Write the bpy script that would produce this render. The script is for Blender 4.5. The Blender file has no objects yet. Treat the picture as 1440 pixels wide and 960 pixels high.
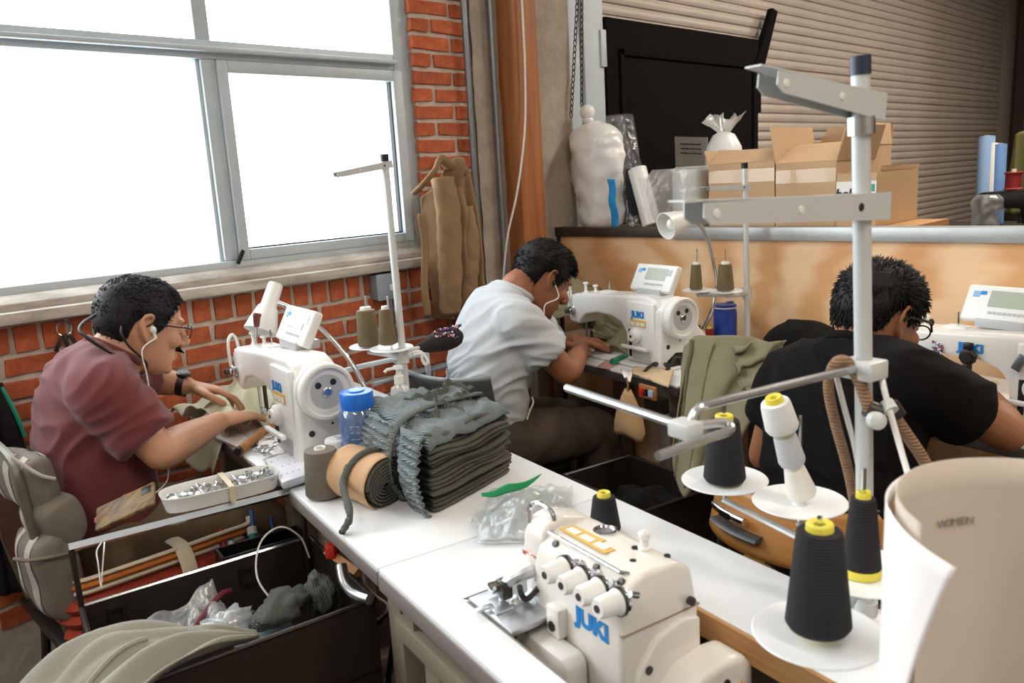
import bpy, bmesh, math, random
import numpy as np
from mathutils import Vector, Matrix, Quaternion, noise

# ------------------------------------------------------------------ camera, sky, light, exposure
scene = bpy.context.scene
COL = scene.collection
camd = bpy.data.cameras.new('camera'); cam = bpy.data.objects.new('camera', camd); COL.objects.link(cam)
camd.sensor_width = 36.0; camd.lens = 28.505; camd.clip_start = 0.05; camd.clip_end = 100
R3 = Matrix(((0.712887, 0.176409, -0.678728), (-0.698907, 0.099183, -0.708302), (-0.057632, 0.979307, 0.194)))
cam.matrix_world = Matrix.Translation((0, 0, 1.42)) @ R3.to_4x4()
camd.dof.use_dof = True; camd.dof.focus_distance = 2.3; camd.dof.aperture_fstop = 6.3
scene.camera = cam
scene.view_settings.view_transform = 'Standard'
scene.view_settings.look = 'None'
scene.view_settings.exposure = 0.0
scene.view_settings.gamma = 1.0
scene.view_settings.use_curve_mapping = False

world = bpy.data.worlds.new('overcast_sky'); scene.world = world; world.use_nodes = True
bg = world.node_tree.nodes['Background']
bg.inputs[0].default_value = (0.90, 0.96, 1.0, 1); bg.inputs[1].default_value = 7.5

def area(name, loc, size, rot, power, color=(1, 1, 1), portal=False):
    l = bpy.data.lights.new(name, 'AREA'); l.shape = 'RECTANGLE'; l.size, l.size_y = size
    l.energy = power; l.color = color
    o = bpy.data.objects.new(name, l); COL.objects.link(o); o.location = loc; o.rotation_euler = rot
    if portal: l.cycles.is_portal = True
    return o
# daylight enters through the long window band in the brick wall (portal only guides sampling)
area('window_daylight_portal', (-0.35, 2.80, 2.06), (4.6, 1.9), (math.radians(-90), 0, 0), 1, portal=True)
# unseen fill lamps added as ceiling fixtures (tubes are built with the ceiling)
FILL_LAMPS = [(1.0, -0.9), (4.2, 0.6), (-1.2, 0.2), (1.0, -2.4), (6.4, 0.6)]
for i, (lx, ly) in enumerate(FILL_LAMPS):
    area('ceiling_fill_light', (lx, ly, 3.25), (0.3, 1.3), (0, 0, 0), 62 if lx > 3 else 25, (1.0, 0.90, 0.78))  # far ones stronger, added to brighten the roller door

# ------------------------------------------------------------------ helpers
RNG = random.Random(7)
def lin(c):
    return tuple((x / 12.92 if x <= 0.04045 else ((x + 0.055) / 1.055) ** 2.4) for x in c)
def hexc(h):
    h = h.lstrip('#'); return lin(tuple(int(h[i:i + 2], 16) / 255 for i in (0, 2, 4))) + (1.0,)
MATS = {}
def mat(name, col, rough=0.6, metal=0.0, var=0.0, vscale=8.0, bump=0.0, bscale=60.0, col2=None, trans=0.0,
        stretch=(1, 1, 1), coat=0.0, rand=0.0, sheen=0.0, spec=None, sss=0.0, wave=None, detail=4.0, ior=None):
    """one procedural node material: base colour, noise variation to col2, bump, optional ribbing (wave)"""
    if name in MATS: return MATS[name]
    m = bpy.data.materials.new(name); m.use_nodes = True; MATS[name] = m
    nt = m.node_tree; N = nt.nodes; L = nt.links; b = N['Principled BSDF']
    c = hexc(col) if isinstance(col, str) else tuple(col)
    b.inputs['Base Color'].default_value = c; b.inputs['Roughness'].default_value = rough
    b.inputs['Metallic'].default_value = metal
    if trans: b.inputs['Transmission Weight'].default_value = trans
    if coat: b.inputs['Coat Weight'].default_value = coat
    if sheen: b.inputs['Sheen Weight'].default_value = sheen; b.inputs['Sheen Roughness'].default_value = 0.5
    if spec is not None: b.inputs['Specular IOR Level'].default_value = spec
    if ior: b.inputs['IOR'].default_value = ior
    if sss:
        b.inputs['Subsurface Weight'].default_value = sss; b.inputs['Subsurface Radius'].default_value = (0.012, 0.005, 0.003)
        b.inputs['Subsurface Scale'].default_value = 1.0
    tc = N.new('ShaderNodeTexCoord'); mp = N.new('ShaderNodeMapping'); mp.inputs['Scale'].default_value = stretch
    L.new(tc.outputs['Object'], mp.inputs['Vector'])
    src = None
    if var or col2:
        nz = N.new('ShaderNodeTexNoise'); nz.inputs['Scale'].default_value = vscale; nz.inputs['Detail'].default_value = detail
        nz.inputs['Roughness'].default_value = 0.65
        L.new(mp.outputs[0], nz.inputs['Vector'])
        rp = N.new('ShaderNodeValToRGB'); rp.color_ramp.elements[0].position = 0.3; rp.color_ramp.elements[1].position = 0.72
        d = hexc(col2) if col2 else tuple(x * (1 - var) for x in c[:3]) + (1,)
        rp.color_ramp.elements[0].color = d; rp.color_ramp.elements[1].color = c
        L.new(nz.outputs['Fac'], rp.inputs[0]); src = rp.outputs[0]
    if rand:
        oi = N.new('ShaderNodeObjectInfo'); hs = N.new('ShaderNodeHueSaturation')
        mr = N.new('ShaderNodeMapRange'); mr.inputs['To Min'].default_value = 1 - rand; mr.inputs['To Max'].default_value = 1 + rand
        L.new(oi.outputs['Random'], mr.inputs['Value']); L.new(mr.outputs[0], hs.inputs['Value'])
        if src: L.new(src, hs.inputs['Color'])
        else: hs.inputs['Color'].default_value = c
        src = hs.outputs[0]
    if src: L.new(src, b.inputs['Base Color'])
    hgt = None
    if bump:
        n2 = N.new('ShaderNodeTexNoise'); n2.inputs['Scale'].default_value = bscale; n2.inputs['Detail'].default_value = 5
        L.new(mp.outputs[0], n2.inputs['Vector']); hgt = n2.outputs['Fac']
    if wave:   # (axis, scale)
        w = N.new('ShaderNodeTexWave'); w.bands_direction = wave[0]; w.inputs['Scale'].default_value = wave[1]
        w.inputs['Distortion'].default_value = 0.6; w.inputs['Detail'].default_value = 1
        L.new(tc.outputs['Object'], w.inputs['Vector'])
        if hgt:
            ad = N.new('ShaderNodeMath'); ad.operation = 'ADD'; L.new(hgt, ad.inputs[0]); L.new(w.outputs['Fac'], ad.inputs[1]); hgt = ad.outputs[0]
        else: hgt = w.outputs['Fac']
        if not bump: bump = 0.4
    if hgt:
        bp = N.new('ShaderNodeBump'); bp.inputs['Strength'].default_value = bump; bp.inputs['Distance'].default_value = 0.004
        L.new(hgt, bp.inputs['Height']); L.new(bp.outputs[0], b.inputs['Normal'])
    return m
def emis(name, col, strength):
    m = bpy.data.materials.new(name); m.use_nodes = True; MATS[name] = m
    b = m.node_tree.nodes['Principled BSDF']; b.inputs['Base Color'].default_value = hexc(col)
    b.inputs['Emission Color'].default_value = hexc(col); b.inputs['Emission Strength'].default_value = strength
    return m
def film(name, tint='#ffffff', amount=0.25, rough=0.15, bump=0.6, bscale=14.0, body=0.35):
    """thin clear film / pane: see-through with gloss and a little milky body"""
    m = bpy.data.materials.new(name); m.use_nodes = True; MATS[name] = m
    nt = m.node_tree; N = nt.nodes; L = nt.links
    for n in list(N): N.remove(n)
    out = N.new('ShaderNodeOutputMaterial'); tr = N.new('ShaderNodeBsdfTransparent'); tr.inputs[0].default_value = hexc(tint)
    gl = N.new('ShaderNodeBsdfGlossy'); gl.inputs['Roughness'].default_value = rough; gl.inputs['Color'].default_value = (1, 1, 1, 1)
    df = N.new('ShaderNodeBsdfDiffuse'); df.inputs['Color'].default_value = hexc(tint)
    tl = N.new('ShaderNodeBsdfTranslucent'); tl.inputs['Color'].default_value = hexc(tint)
    m0 = N.new('ShaderNodeMixShader'); m0.inputs[0].default_value = 0.5; L.new(df.outputs[0], m0.inputs[1]); L.new(tl.outputs[0], m0.inputs[2])
    m1 = N.new('ShaderNodeMixShader'); m1.inputs[0].default_value = 1 - body; L.new(m0.outputs[0], m1.inputs[1]); L.new(gl.outputs[0], m1.inputs[2])
    m2 = N.new('ShaderNodeMixShader'); m2.inputs[0].default_value = amount
    L.new(tr.outputs[0], m2.inputs[1]); L.new(m1.outputs[0], m2.inputs[2]); L.new(m2.outputs[0], out.inputs[0])
    if bump:
        tc = N.new('ShaderNodeTexCoord'); nz = N.new('ShaderNodeTexNoise'); nz.inputs['Scale'].default_value = bscale; nz.inputs['Detail'].default_value = 3
        L.new(tc.outputs['Object'], nz.inputs['Vector'])
        bp = N.new('ShaderNodeBump'); bp.inputs['Strength'].default_value = bump; bp.inputs['Distance'].default_value = 0.01
        L.new(nz.outputs['Fac'], bp.inputs['Height']); L.new(bp.outputs[0], gl.inputs['Normal']); L.new(bp.outputs[0], df.inputs['Normal'])
    return m

def V(*a): return Vector(a[0]) if len(a) == 1 else Vector(a)
def catmull(pts, n):
    """resample a polyline of equal-length tuples (any dimension) smoothly to n points"""
    P = np.array([list(p) for p in pts], float)
    if len(P) < 3:
        t = np.linspace(0, 1, n)[:, None]; return P[0] * (1 - t) + P[-1] * t
    E = np.vstack([2 * P[0] - P[1], P, 2 * P[-1] - P[-2]]); out = []
    for s in np.linspace(0, len(P) - 1, n):
        i = min(int(s), len(P) - 2); t = s - i; a, b, c, d = E[i], E[i + 1], E[i + 2], E[i + 3]
        out.append(0.5 * (2 * b + (c - a) * t + (2 * a - 5 * b + 4 * c - d) * t * t + (3 * b - a - 3 * c + d) * t ** 3))
    return np.array(out)

class MB:
    def __init__(s): s.v = []; s.f = []
    def add(s, v, f):
        o = len(s.v); s.v += [tuple(p) for p in v]; s.f += [tuple(i + o for i in q) for q in f]; return s
    def box(s, c, d, rz=0.0, rot=None):
        h = [x / 2 for x in d]; M = rot if rot is not None else Matrix.Rotation(rz, 3, 'Z'); c = Vector(c)
        v = [c + M @ Vector((x * h[0], y * h[1], z * h[2])) for x in (-1, 1) for y in (-1, 1) for z in (-1, 1)]
        return s.add(v, [(0, 1, 3, 2), (4, 6, 7, 5), (0, 4, 5, 1), (2, 3, 7, 6), (0, 2, 6, 4), (1, 5, 7, 3)])
    def bx(s, x0, x1, y0, y1, z0, z1):
        return s.box(((x0 + x1) / 2, (y0 + y1) / 2, (z0 + z1) / 2), (x1 - x0, y1 - y0, z1 - z0))
    def rings(s, rings, cap=True, closed=True):
        n = len(rings[0]); v = [p for r in rings for p in r]; f = []
        for i in range(len(rings) - 1):
            for j in range(n if closed else n - 1):
                k = (j + 1) % n; f.append((i * n + j, i * n + k, (i + 1) * n + k, (i + 1) * n + j))
        if cap and closed:
            f.append(tuple(reversed(range(n)))); f.append(tuple((len(rings) - 1) * n + j for j in range(n)))
        return s.add(v, f)
    def tube(s, path, r, n=8, cap=True, flat=1.0, up=None):
        """sweep a circle (or an ellipse: flat = height/width ratio along `up`) along a path"""
        P = [Vector(p) for p in path]; rr = r if hasattr(r, '__len__') else [r] * len(P); R = []
        T = [(P[min(i + 1, len(P) - 1)] - P[max(i - 1, 0)]).normalized() for i in range(len(P))]
        a = Vector(up) if up is not None else (Vector((0, 0, 1)) if abs(T[0].z) < 0.9 else Vector((1, 0, 0)))
        for i, p in enumerate(P):
            if up is not None: a = Vector(up)
            b = a - T[i] * a.dot(T[i])
            b = b.normalized() if b.length > 1e-6 else T[i].orthogonal().normalized()
            c = T[i].cross(b); a = b
            R.append([p + (b * math.sin(2 * math.pi * j / n) * flat + c * math.cos(2 * math.pi * j / n)) * rr[i] for j in range(n)])
        return s.rings(R, cap)
    def lathe(s, prof, n=20, o=(0, 0, 0), axis=(0, 0, 1), cap=True):
        q = Vector((0, 0, 1)).rotation_difference(Vector(axis).normalized()); o = Vector(o)
        R = [[o + q @ Vector((max(r, 1e-5) * math.cos(2 * math.pi * j / n), max(r, 1e-5) * math.sin(2 * math.pi * j / n), z)) for j in range(n)] for r, z in prof]
        return s.rings(R, cap)
    def cyl(s, a, b, r, r2=None, n=16):
        return s.tube([a, b], [r, r if r2 is None else r2], n)
    def prism(s, poly, fn, t0, t1):
        """poly: 2-D outline; fn(u, v, t) -> 3-D point; extruded from t0 to t1"""
        n = len(poly); return s.rings([[fn(u, v, t0) for u, v in poly], [fn(u, v, t1) for u, v in poly]])
    def ell(s, c, r, n=14, m=9, rot=None):
        c = Vector(c); M = rot if rot is not None else Matrix.Identity(3); R = []
        for i in range(m):
            t = math.pi * (i + 0.02) / (m - 1 + 0.04)
            R.append([c + M @ Vector((r[0] * math.sin(t) * math.cos(2 * math.pi * j / n), r[1] * math.sin(t) * math.sin(2 * math.pi * j / n), -r[2] * math.cos(t))) for j in range(n)])
        return s.rings(R)
    def grid(s, nu, nv, fn, thick=0.0):
        """surface fn(u,v)->point over the unit square, given thickness along its normals"""
        P = np.array([[list(fn(i / (nu - 1), j / (nv - 1))) for j in range(nv)] for i in range(nu)], float)
        if not thick:
            return s.add(P.reshape(-1, 3), [(i * nv + j, (i + 1) * nv + j, (i + 1) * nv + j + 1, i * nv + j + 1) for i in range(nu - 1) for j in range(nv - 1)])
        du = np.gradient(P, axis=0); dv = np.gradient(P, axis=1); nn = np.cross(du, dv); nn /= np.linalg.norm(nn, axis=2, keepdims=True) + 1e-9
        A = (P + nn * thick / 2).reshape(-1, 3); B = (P - nn * thick / 2).reshape(-1, 3); o = nu * nv; f = []
        for i in range(nu - 1):
            for j in range(nv - 1):
                q = (i * nv + j, (i + 1) * nv + j, (i + 1) * nv + j + 1, i * nv + j + 1)
                f.append(q); f.append(tuple(k + o for k in reversed(q)))
        bd = [i * nv for i in range(nu)] + [(nu - 1) * nv + j for j in range(1, nv)] + [i * nv + nv - 1 for i in range(nu - 2, -1, -1)] + [j for j in range(nv - 2, 0, -1)]
        for k in range(len(bd)):
            a, b = bd[k], bd[(k + 1) % len(bd)]; f.append((b, a, a + o, b + o))
        return s.add(np.vstack([A, B]), f)
    def xf(s, M):
        s.v = [tuple(M @ Vector(p)) for p in s.v]; return s
    def mesh(s, name, bevel=0.0, seg=2, smooth=True, ang=35, mod=None):
        me = bpy.data.meshes.new(name); me.from_pydata(s.v, [], s.f); me.update()
        if bevel or True:
            bm = bmesh.new(); bm.from_mesh(me)
            bmesh.ops.recalc_face_normals(bm, faces=bm.faces)
            if bevel:
                ed = [e for e in bm.edges if len(e.link_faces) == 2 and e.calc_face_angle(0) > math.radians(28)]
                bmesh.ops.bevel(bm, geom=ed, offset=bevel, segments=seg, profile=0.5, affect='EDGES', clamp_overlap=True)
            bm.to_mesh(me); bm.free()
        if smooth:
            me.polygons.foreach_set('use_smooth', [True] * len(me.polygons))
            if ang < 180: me.set_sharp_from_angle(angle=math.radians(ang))
        return me
    def obj(s, name, m, parent=None, bevel=0.0, seg=2, smooth=True, ang=35, world=False):
        if world and parent is not None: s.xf(wmat(parent).inverted())
        return link(name, s.mesh(name, bevel, seg, smooth, ang), m, parent)
def wmat(o):
    M = o.matrix_basis.copy()
    return wmat(o.parent) @ M if o.parent else M
def link(name, me, m, parent=None):
    if m is not None and not len(me.materials): me.materials.append(m)
    o = bpy.data.objects.new(name, me); COL.objects.link(o)
    if parent is not None: o.parent = parent
    return o
def tag(o, label, cat, group=None):
    o['label'] = label; o['category'] = cat
    if group: o['group'] = group
    return o
def thing(name, label, cat, loc=(0, 0, 0), rz=0.0, group=None):
    o = bpy.data.objects.new(name, None); COL.objects.link(o); o.empty_display_size = 0.05
    o.location = loc; o.rotation_euler = (0, 0, rz)
    return tag(o, label, cat, group)
def struct(o):
    o['kind'] = 'structure'; return o
def dup(root, loc, rz=None, label=None, group=None, parent=None):
    r = root.copy(); COL.objects.link(r); r.parent = parent
    r.location = loc
    if rz is not None: r.rotation_euler = (0, 0, rz)
    if label: r['label'] = label
    if group: r['group'] = group
    for ch in list(root.children):
        c = ch.copy(); COL.objects.link(c); c.parent = r
        for g in list(ch.children):
            d = g.copy(); COL.objects.link(d); d.parent = c
    return r
FONT_CACHE = {}
def text_mesh(txt, size, thick=0.0006, weight=0.0, shear=0.0, spacing=1.0):
    cu = bpy.data.curves.new('lettering', 'FONT'); cu.body = txt; cu.size = size; cu.extrude = thick; cu.offset = weight
    cu.shear = shear; cu.space_character = spacing; cu.align_x = 'CENTER'; cu.align_y = 'CENTER'; cu.resolution_u = 3
    o = bpy.data.objects.new('lettering', cu); COL.objects.link(o)
    dg = bpy.context.evaluated_depsgraph_get(); me = bpy.data.meshes.new_from_object(o.evaluated_get(dg))
    bpy.data.objects.remove(o); bpy.data.curves.remove(cu); me.materials.clear()
    return me
def lettering(name, txt, size, m, parent, loc, right, up, weight=0.0, shear=0.0, sx=1.0, spacing=1.0):
    """flat letters on a surface: `right` and `up` are the reading directions in the parent's space"""
    me = text_mesh(txt, size, 0.0004, weight, shear, spacing)
    r = Vector(right).normalized(); u = Vector(up); u = (u - r * u.dot(r)).normalized(); n = r.cross(u)
    M = Matrix((r * sx, u, n)).transposed().to_4x4(); M.translation = Vector(loc); me.transform(M)
    return link(name, me, m, parent)
def nz(p, s=1.0, seed=0.0):
    return noise.noise(Vector((p[0] * s + seed, p[1] * s - seed * 0.7, p[2] * s + seed * 1.3)))
def remeshed(mb, voxel, smooth=2, disp=None):
    """union the shapes of a builder into one continuous skin: voxel remesh, relax, optional displacement fn(co, no)->float"""
    me = bpy.data.meshes.new('tmp'); me.from_pydata(mb.v, [], mb.f); me.update()
    bm = bmesh.new(); bm.from_mesh(me); bmesh.ops.recalc_face_normals(bm, faces=bm.faces); bm.to_mesh(me); bm.free()
    o = bpy.data.objects.new('tmp', me); COL.objects.link(o)
    r = o.modifiers.new('r', 'REMESH'); r.mode = 'VOXEL'; r.voxel_size = voxel; r.use_smooth_shade = True
    if smooth:
        s = o.modifiers.new('s', 'SMOOTH'); s.factor = 0.5; s.iterations = smooth
    dg = bpy.context.evaluated_depsgraph_get(); out = bpy.data.meshes.new_from_object(o.evaluated_get(dg))
    bpy.data.objects.remove(o); bpy.data.meshes.remove(me)
    if disp:
        n = len(out.vertices); co = np.empty(n * 3); out.vertices.foreach_get('co', co); co = co.reshape(-1, 3)
        no = np.empty(n * 3); out.vertices.foreach_get('normal', no); no = no.reshape(-1, 3)
        co += no * np.array([disp(c, q) for c, q in zip(co, no)])[:, None]
        out.vertices.foreach_set('co', co.ravel()); out.update()
    out.polygons.foreach_set('use_smooth', [True] * len(out.polygons))
    return out
TH = math.radians(-12.0)                 # the sewing tables stand turned 12 degrees to the walls
UX, UY = math.cos(TH), math.sin(TH)      # away from the operator
VX, VY = -math.sin(TH), math.cos(TH)     # along the table, away from the camera
MROT = math.radians(-102.0)              # machine frame: +x = towards handwheel, +y = away from the operator

# ------------------------------------------------------------------ the room
M_brick = mat('red_brick', '#c4683f', 0.85, var=0.35, vscale=26, bump=0.7, bscale=70, col2='#9a4628', rand=0.2)
M_mortar = mat('lime_mortar', '#cfc3b6', 0.95, var=0.3, vscale=20, bump=0.9, bscale=55)
M_conc = mat('rough_concrete', '#b3a596', 0.92, var=0.35, vscale=7, bump=0.8, bscale=45)
M_paintw = mat('white_painted_metal', '#c3ced4', 0.45, var=0.12, vscale=6, bump=0.08)
M_sill = mat('worn_painted_sill', '#cfc9bf', 0.75, var=0.0, vscale=9, col2='#8d8379', bump=0.4, bscale=30, stretch=(0.5, 1, 2.2))
M_floor = mat('dark_concrete_floor', '#54463b', 0.7, var=0.4, vscale=3, bump=0.2)
M_plaster = mat('plaster_wall', '#b4aaa0', 0.9, var=0.1, vscale=2)
M_darkwall = mat('dark_brown_wall', '#2c211a', 0.9, var=0.3, vscale=3)
M_ceil = mat('white_ceiling_boards', '#cfcac4', 0.9, var=0.08, vscale=2)
M_post = mat('fir_post', '#b0703c', 0.6, col2='#8a4e24', vscale=5, stretch=(6, 6, 0.35), bump=0.25, bscale=30, detail=6)
M_slat = mat('galvanized_roller_slat', '#c4b7ab', 0.5, metal=0.1, var=0.22, vscale=2.5, stretch=(0.6, 1, 4))
M_black = mat('matte_black_board', '#090605', 0.9, spec=0.15)
M_blackmetal = mat('black_painted_metal', '#191613', 0.45, var=0.2)
M_cap = mat('aluminium_cap', '#b7bab9', 0.42, metal=0.55, var=0.2, vscale=12)
M_capdark = mat('dark_steel_cap', '#4a403a', 0.5, metal=0.4, var=0.3, vscale=12)
M_conduit = mat('galvanized_conduit', '#8f969b', 0.38, metal=0.75, var=0.15, vscale=15)
M_cable = mat('white_cable', '#dcdad4', 0.5)
M_steel = mat('bright_steel', '#c9ccce', 0.22, metal=0.95)
M_glass = film('window_glass', '#ffffff', 0.06, 0.02, bump=0, body=0.1)

def plywood_material():
    m = bpy.data.materials.new('varnished_plywood'); m.use_nodes = True
    nt = m.node_tree; N = nt.nodes; L = nt.links; b = N['Principled BSDF']; b.inputs['Roughness'].default_value = 0.42
    tc = N.new('ShaderNodeTexCoord'); mp = N.new('ShaderNodeMapping'); mp.inputs['Scale'].default_value = (1, 0.8, 2.2)
    L.new(tc.outputs['Object'], mp.inputs['Vector'])
    w = N.new('ShaderNodeTexWave'); w.wave_type = 'BANDS'; w.bands_direction = 'Y'; w.inputs['Scale'].default_value = 1.6
    w.inputs['Distortion'].default_value = 9; w.inputs['Detail'].default_value = 3; w.inputs['Detail Scale'].default_value = 0.9; w.inputs['Detail Roughness'].default_value = 0.55
    n = N.new('ShaderNodeTexNoise'); n.inputs['Scale'].default_value = 2.0; n.inputs['Detail'].default_value = 5
    L.new(mp.outputs[0], w.inputs['Vector']); L.new(mp.outputs[0], n.inputs['Vector'])
    r1 = N.new('ShaderNodeValToRGB'); r1.color_ramp.elements[0].color = hexc('#dfaa76'); r1.color_ramp.elements[1].color = hexc('#f3d0a6')
    r1.color_ramp.elements[0].position = 0.1; r1.color_ramp.elements[1].position = 0.8
    r2 = N.new('ShaderNodeValToRGB'); r2.color_ramp.elements[0].color = (0.72, 0.63, 0.55, 1); r2.color_ramp.elements[1].color = (1.0, 1.0, 1.0, 1)
    r2.color_ramp.elements[0].position = 0.3; r2.color_ramp.elements[1].position = 0.62
    mx = N.new('ShaderNodeMix'); mx.data_type = 'RGBA'; mx.blend_type = 'MULTIPLY'; mx.inputs['Factor'].default_value = 0.75
    L.new(w.outputs['Fac'], r1.inputs[0]); L.new(n.outputs['Fac'], r2.inputs[0])
    L.new(r1.outputs[0], mx.inputs['A']); L.new(r2.outputs[0], mx.inputs['B']); L.new(mx.outputs['Result'], b.inputs['Base Color'])
    return m
M_ply = plywood_material()

# floor, ceiling, plain walls
struct(MB().bx(-3.0, 10.2, -3.2, 2.9, -0.12, 0.0).obj('floor', M_floor))
struct(MB().bx(-3.0, 10.2, -3.2, 2.9, 3.4, 3.55).obj('ceiling', M_ceil))
struct(MB().bx(-3.15, -3.0, -3.2, 2.9, 0, 3.4).obj('wall_near', M_plaster))
struct(MB().bx(-3.0, 10.2, -3.35, -3.2, 0, 3.4).obj('wall_right', M_plaster))
struct(MB().bx(10.0, 10.2, -3.2, 2.9, 0, 3.4).obj('wall_far', M_darkwall))
M_tube = emis('fill_tube_glow', '#fff2e0', 14.0)  # glowing tubes of the added fill fixtures
for i, (lx, ly) in enumerate(FILL_LAMPS):
    t = thing('ceiling_fill_fixture', 'added fill fixture on the white ceiling, out of view', 'lamp', (lx, ly, 3.4), 0, 'added ceiling fill fixtures')
    MB().bx(-0.16, 0.16, -0.68, 0.68, -0.07, 0.0).obj('housing', M_paintw, t, bevel=0.01)
    for sx in (-0.08, 0.08):
        MB().cyl((sx, -0.62, -0.095), (sx, 0.62, -0.095), 0.016, n=10).obj('tube', M_tube, t)

# brick wall with its long window opening
YW = 2.60
WX0, WX1, WZ0, WZ1 = -2.65, 2.055, 1.115, 3.02     # opening
mb = MB()
mb.bx(-3.0, 2.35, YW + 0.008, YW + 0.28, 0, WZ0 - 0.005)
mb.bx(WX1, 2.35, YW + 0.008, YW + 0.28, WZ0 - 0.01, 3.4)
mb.bx(-3.0, WX1, YW + 0.008, YW + 0.28, WZ1, 3.4); mb.bx(-3.0, WX0, YW + 0.008, YW + 0.28, WZ0 - 0.01, WZ1)
wall = struct(mb.obj('wall_left', M_mortar))
def brick_mesh(L, H, seed):
    r = random.Random(seed); bm = bmesh.new(); n = 4
    top = []
    for k, y in ((0, YW + 0.02), (1, YW)):
        ring = []; s = 0.004 if k else 0.0
        pts = [(-L / 2 + s, -H / 2 + s), (-L / 6, -H / 2 + s), (L / 6, -H / 2 + s), (L / 2 - s, -H / 2 + s), (L / 2 - s, H / 2 - s), (L / 6, H / 2 - s), (-L / 6, H / 2 - s), (-L / 2 + s, H / 2 - s)]
        for (x, z) in pts:
            ring.append(bm.verts.new((x + r.uniform(-.0035, .0035), y - YW, z + r.uniform(-.003, .003))))
        top.append(ring)
    a, b = top
    for i in range(8): bm.faces.new((a[i], a[(i + 1) % 8], b[(i + 1) % 8], b[i]))
    bm.faces.new(b); bmesh.ops.recalc_face_normals(bm, faces=bm.faces)
    me = bpy.data.meshes.new('brick'); bm.to_mesh(me); bm.free(); me.materials.append(M_brick); return me
PITCH, J = 0.0657, 0.0115
def variants(L, H, n, s0): return [brick_mesh(L, H, s0 + i) for i in range(n)]
B_str = variants(0.193, PITCH - J, 6, 10); B_hd = variants(0.092, PITCH - J, 4, 30); B_row = variants(0.061, 0.078, 5, 50)
def put(mesh, x, z):
    o = bpy.data.objects.new('brick', mesh); COL.objects.link(o); o.parent = wall
    o.location = (x, YW + RNG.uniform(-.003, .002), z); o.rotation_euler = (0, RNG.uniform(-.012, .012), 0); return o
x = -0.52
while x < 2.30:
    if x < WX1 + 0.0: put(RNG.choice(B_row), x, 1.061)
    x += 0.0735
ROW0 = 1.022 - J - (PITCH - J) / 2
RXR = 2.345
def course(z, k, xl):
    # from the right end at the concrete column leftwards: odd courses start with a header
    x = RXR
    L = 0.092 if k % 2 else 0.193
    if k % 6 == 5 and xl < 1: L = 0.092
    first = True
    while x > xl + 0.05:
        l = L if first else (0.092 if (k % 6 == 5 and xl < 1) else 0.193); first = False
        if x - l < xl - 0.02:
            if x - 0.092 > xl - 0.03: l = 0.092
            else: break
        put(RNG.choice(B_str if l > 0.15 else B_hd), x - l / 2, z); x -= l + J
for k in range(12): course(ROW0 - k * PITCH, k, -0.30)
z = ROW0 + PITCH; k = 1
while z < 2.55:
    course(z, k, WX1 + 0.005); z += PITCH; k += 1

# window: painted steel frame, transom, mullions, panes, sill
win = struct(bpy.data.objects.new('window_1', None)); COL.objects.link(win); win.location = (0, 2.66, 1.2)
def wp(mb, name, m, **k): return mb.obj(name, m, win, world=True, **k)
FX = 2.010                                  # inner right edge of the outer frame
TZ0, TZ1 = 1.862, 1.921                     # transom
MX = 1.238                                  # mullion centre
wp(MB().bx(FX - 0.03, WX1 + 0.005, 2.63, 2.72, WZ0, WZ1), 'jamb', M_paintw, bevel=0.004)
wp(MB().bx(WX0, WX0 + 0.05, 2.63, 2.72, WZ0, WZ1), 'jamb', M_paintw, bevel=0.004)
wp(MB().bx(WX0, WX1, 2.63, 2.72, WZ1 - 0.05, WZ1), 'head_rail', M_paintw, bevel=0.004)
wp(MB().bx(WX0 + 0.051, FX - 0.0305, 2.625, 2.72, WZ0 + 0.06, WZ0 + 0.095), 'bottom_rail', M_paintw, bevel=0.004)
mb = MB().bx(WX0 + 0.051, FX - 0.0305, 2.632, 2.72, TZ0, TZ1); mb.bx(WX0 + 0.051, FX - 0.0305, 2.605, 2.6318, TZ0 + 0.02, TZ0 + 0.035); wp(mb, 'transom', M_paintw, bevel=0.004)
for mx in (MX, -0.05, -1.3):
    mb = MB().bx(mx - 0.024, mx + 0.024, 2.635, 2.72, WZ0 + 0.096, TZ0 - 0.0005); mb.bx(mx - 0.036, mx - 0.024, 2.65, 2.70, WZ0 + 0.06, TZ0)
    wp(mb, 'mullion', M_paintw, bevel=0.003)
    wp(MB().bx(mx - 0.03, mx + 0.02, 2.64, 2.72, TZ1, WZ1), 'upper_mullion', M_paintw, bevel=0.003)
# opening sash in the bay on the right
mb = MB(); s0, s1, z0, z1 = MX + 0.0245, FX - 0.0305 + 0.028, WZ0 + 0.093, TZ0 - 0.002
mb.bx(s0, s0 + 0.035, 2.62, 2.69, z0, z1); mb.bx(s1 - 0.045, s1, 2.62, 2.69, z0, z1); mb.bx(s0 + 0.035, s1 - 0.045, 2.62, 2.69, z0, z0 + 0.035); mb.bx(s0 + 0.035, s1 - 0.045, 2.62, 2.69, z1 - 0.04, z1)
sash = wp(mb, 'sash', M_paintw, bevel=0.004)
M_gasket = mat('black_gasket', '#20242a', 0.6)
mb = MB(); mb.bx(s1 - 0.05, s1 - 0.0455, 2.64, 2.66, z0 + 0.0355, z1 - 0.0405); mb.bx(s0 + 0.0355, s1 - 0.05, 2.64, 2.66, z0 + 0.0355, z0 + 0.040)
wp(mb, 'gasket', M_gasket)
wp(MB().box((MX + 0.022, 2.618, z0 + 0.012), (0.05, 0.006, 0.012), rot=Matrix.Rotation(math.radians(-60), 3, 'Y')), 'latch', M_blackmetal)
xs = [WX0 + 0.03, -1.3, -0.05, MX, FX]
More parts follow.
